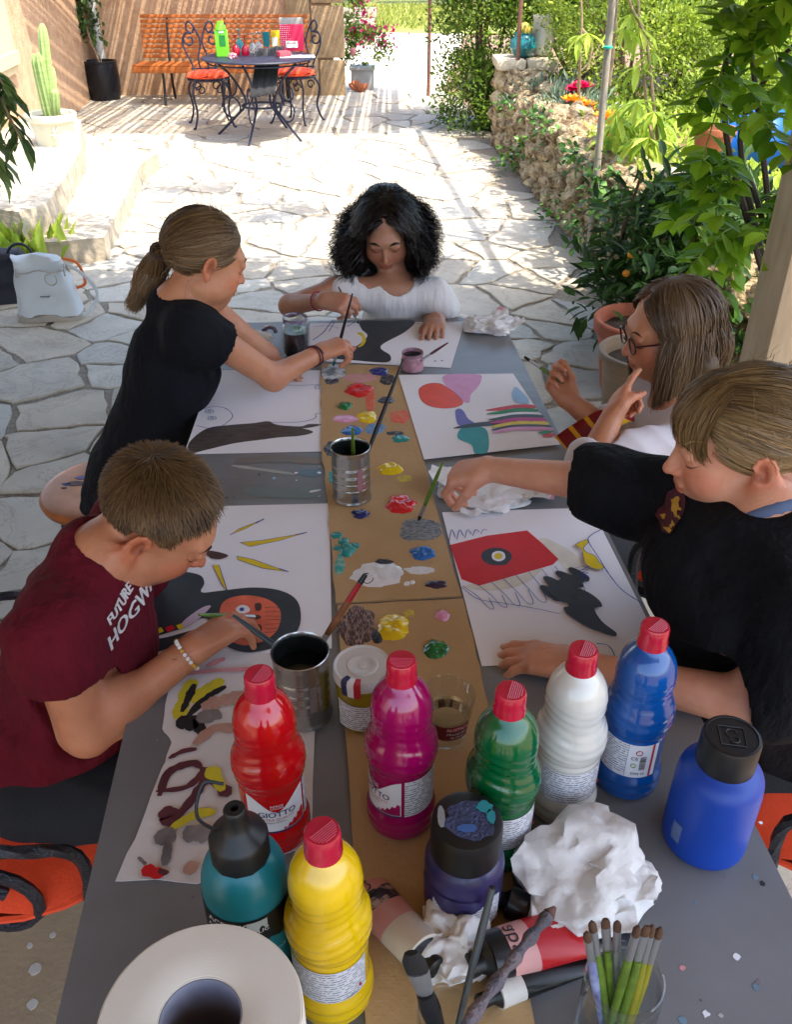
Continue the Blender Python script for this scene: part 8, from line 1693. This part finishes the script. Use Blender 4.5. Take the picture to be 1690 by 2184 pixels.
# robe with pushed-up wide sleeves
G = Field(); G.chain([neck + Vector((.01, 0, -.035)), chest, hip], [.062, .125, .14], .07); G.cone(sN, sF, .060, .060, .06); dA = (elF - sF).normalized(); dB = (wrF - elF).normalized(); e1 = elF + dB * .045; G.chain([sF, elF, e1], [.058, .052, .050], .05); G.cone(elF + Vector((.06, -.03, -.03)), elF, .045, .045, .04); G.cone(e1 + dB * .03, wrF, .075, .05, .006, True); G.cone(e1 - dB * .02, wrF, .043, .03, .004, True)
dC = (wrN - elN).normalized(); e2 = elN + dC * .02; G.chain([sN, elN + Vector((.03, 0, .03)), e2], [.064, .066, .058], .03); G.cone(e2 + dC * .035, wrN, .075, .05, .006, True); G.cone(e2 - dC * .02, wrN, .045, .03, .004, True); G.cone(neck + Vector((-.015, 0, .05)), hc, .05, .09, .006, True)
G.disp = folds(.014, (.8, .3, .5), 17, 5.); robe = cloth_object(root, 'robe', G, m_robe, .0065)
J = Field(); 
for s_ in (-.07, .07): k_ = hip + Vector((-.33, s_, .0)); J.chain([hip + Vector((0, s_, -.02)), k_, k_ + Vector((.02, 0, -.42))], [.10, .068, .045], .03)
cloth_object(root, 'trousers', J, m_jeans, .011)
ax_ = (hc - neck).normalized(); s1 = ax_.orthogonal().normalized(); s2 = ax_.cross(s1); MB().tube([neck - ax_ * .004 + (s1 * math.cos(a) + s2 * math.sin(a)) * .049 for a in [i * .3142 for i in range(21)]], .014, 10, caps=False, flat=.5).build('shirt_collar', M('collar_blue', '#53627f', .8), root)
MB().ball(Vector(hd.w(np.array([[-.079, -.004, -.036]]))[0]), .0022, 8, 6).build('earring', M('earring', '#c9c4bc', .2, metal=1.), root)
# crest patch on the robe
def stick(fld, pts, name, mat, par, lift, depth):
    W_ = np.array([A3(PD(u, v, depth)) for u, v in pts]); vd = W_ - np.array([0, 0, CAM_H]); W_ = snap(fld, W_ - vd * .05, vd); vd /= np.linalg.norm(vd, axis=1, keepdims=True); P = W_ - vd * lift; b = MB(); c = P.mean(0); n = len(P); b.add([tuple(p) for p in P] + [tuple(c)], [(i, (i + 1) % n, n) for i in range(n)]); return b.build(name, mat, par, smooth=False)
cz = lambda x, y: (1093 + .353 * x, 575.4 + .353 * y)
sh_ = [(940, 1340), (990, 1320), (1040, 1345), (1050, 1400), (1040, 1460), (1000, 1530), (955, 1598), (905, 1580), (890, 1520), (865, 1480), (885, 1440), (920, 1420), (930, 1370)]
MOVE = (0, 0)
patch_ = stick(G, [cz(*p) for p in sh_], 'crest_patch', M('crest_maroon', '#4a1420', .8, var=.15, scale=60, bump=.3, bscale=300), root, .004, 1.20); m_gold = M('crest_gold', '#b8891c', .7, var=.15, scale=60)
for pts in ([(985, 1372), (1005, 1368), (1015, 1385), (1005, 1405), (1010, 1430), (995, 1460), (1000, 1490), (985, 1495), (975, 1465), (955, 1450), (940, 1465), (935, 1450), (955, 1432), (965, 1405), (960, 1385), (975, 1385)], [(1000, 1430), (1025, 1440), (1022, 1455), (1000, 1450)], [(1005, 1480), (1020, 1500), (1010, 1508), (998, 1492)], [(935, 1465), (945, 1475), (985, 1540), (975, 1550), (935, 1495)], [(905, 1520), (930, 1520), (965, 1575), (950, 1590), (915, 1560)]):
    stick(G, [cz(*p) for p in pts], 'crest_figure', m_gold, patch_, .0085, 1.20)
stick(G, [cz(*p) for p in ((892, 1478), (915, 1460), (975, 1540), (962, 1560), (920, 1520))], 'crest_scroll', m_gold, patch_, .0082, 1.20)
brush('green-handled brush held over the grey paint by the girl in the robe', PZ(893, 1110, T + .006), PD(945, 986, 1.60), .0038, m_green_h, m_brist_b)
t = iron_chair('black twisted-iron chair with orange cushion at the right edge', m_ironpaint, .0095, True, cush=.245, arms=True); t.location = (hip.x + .03, hip.y - .04, .012); t.rotation_euler.z = R(-90)
t = iron_chair('black twisted-iron chair with orange cushion under the boy', m_ironpaint, .0095, True, cush=.25, arms=True); t.location = (-.60, 1.0, .012); t.rotation_euler.z = R(90)
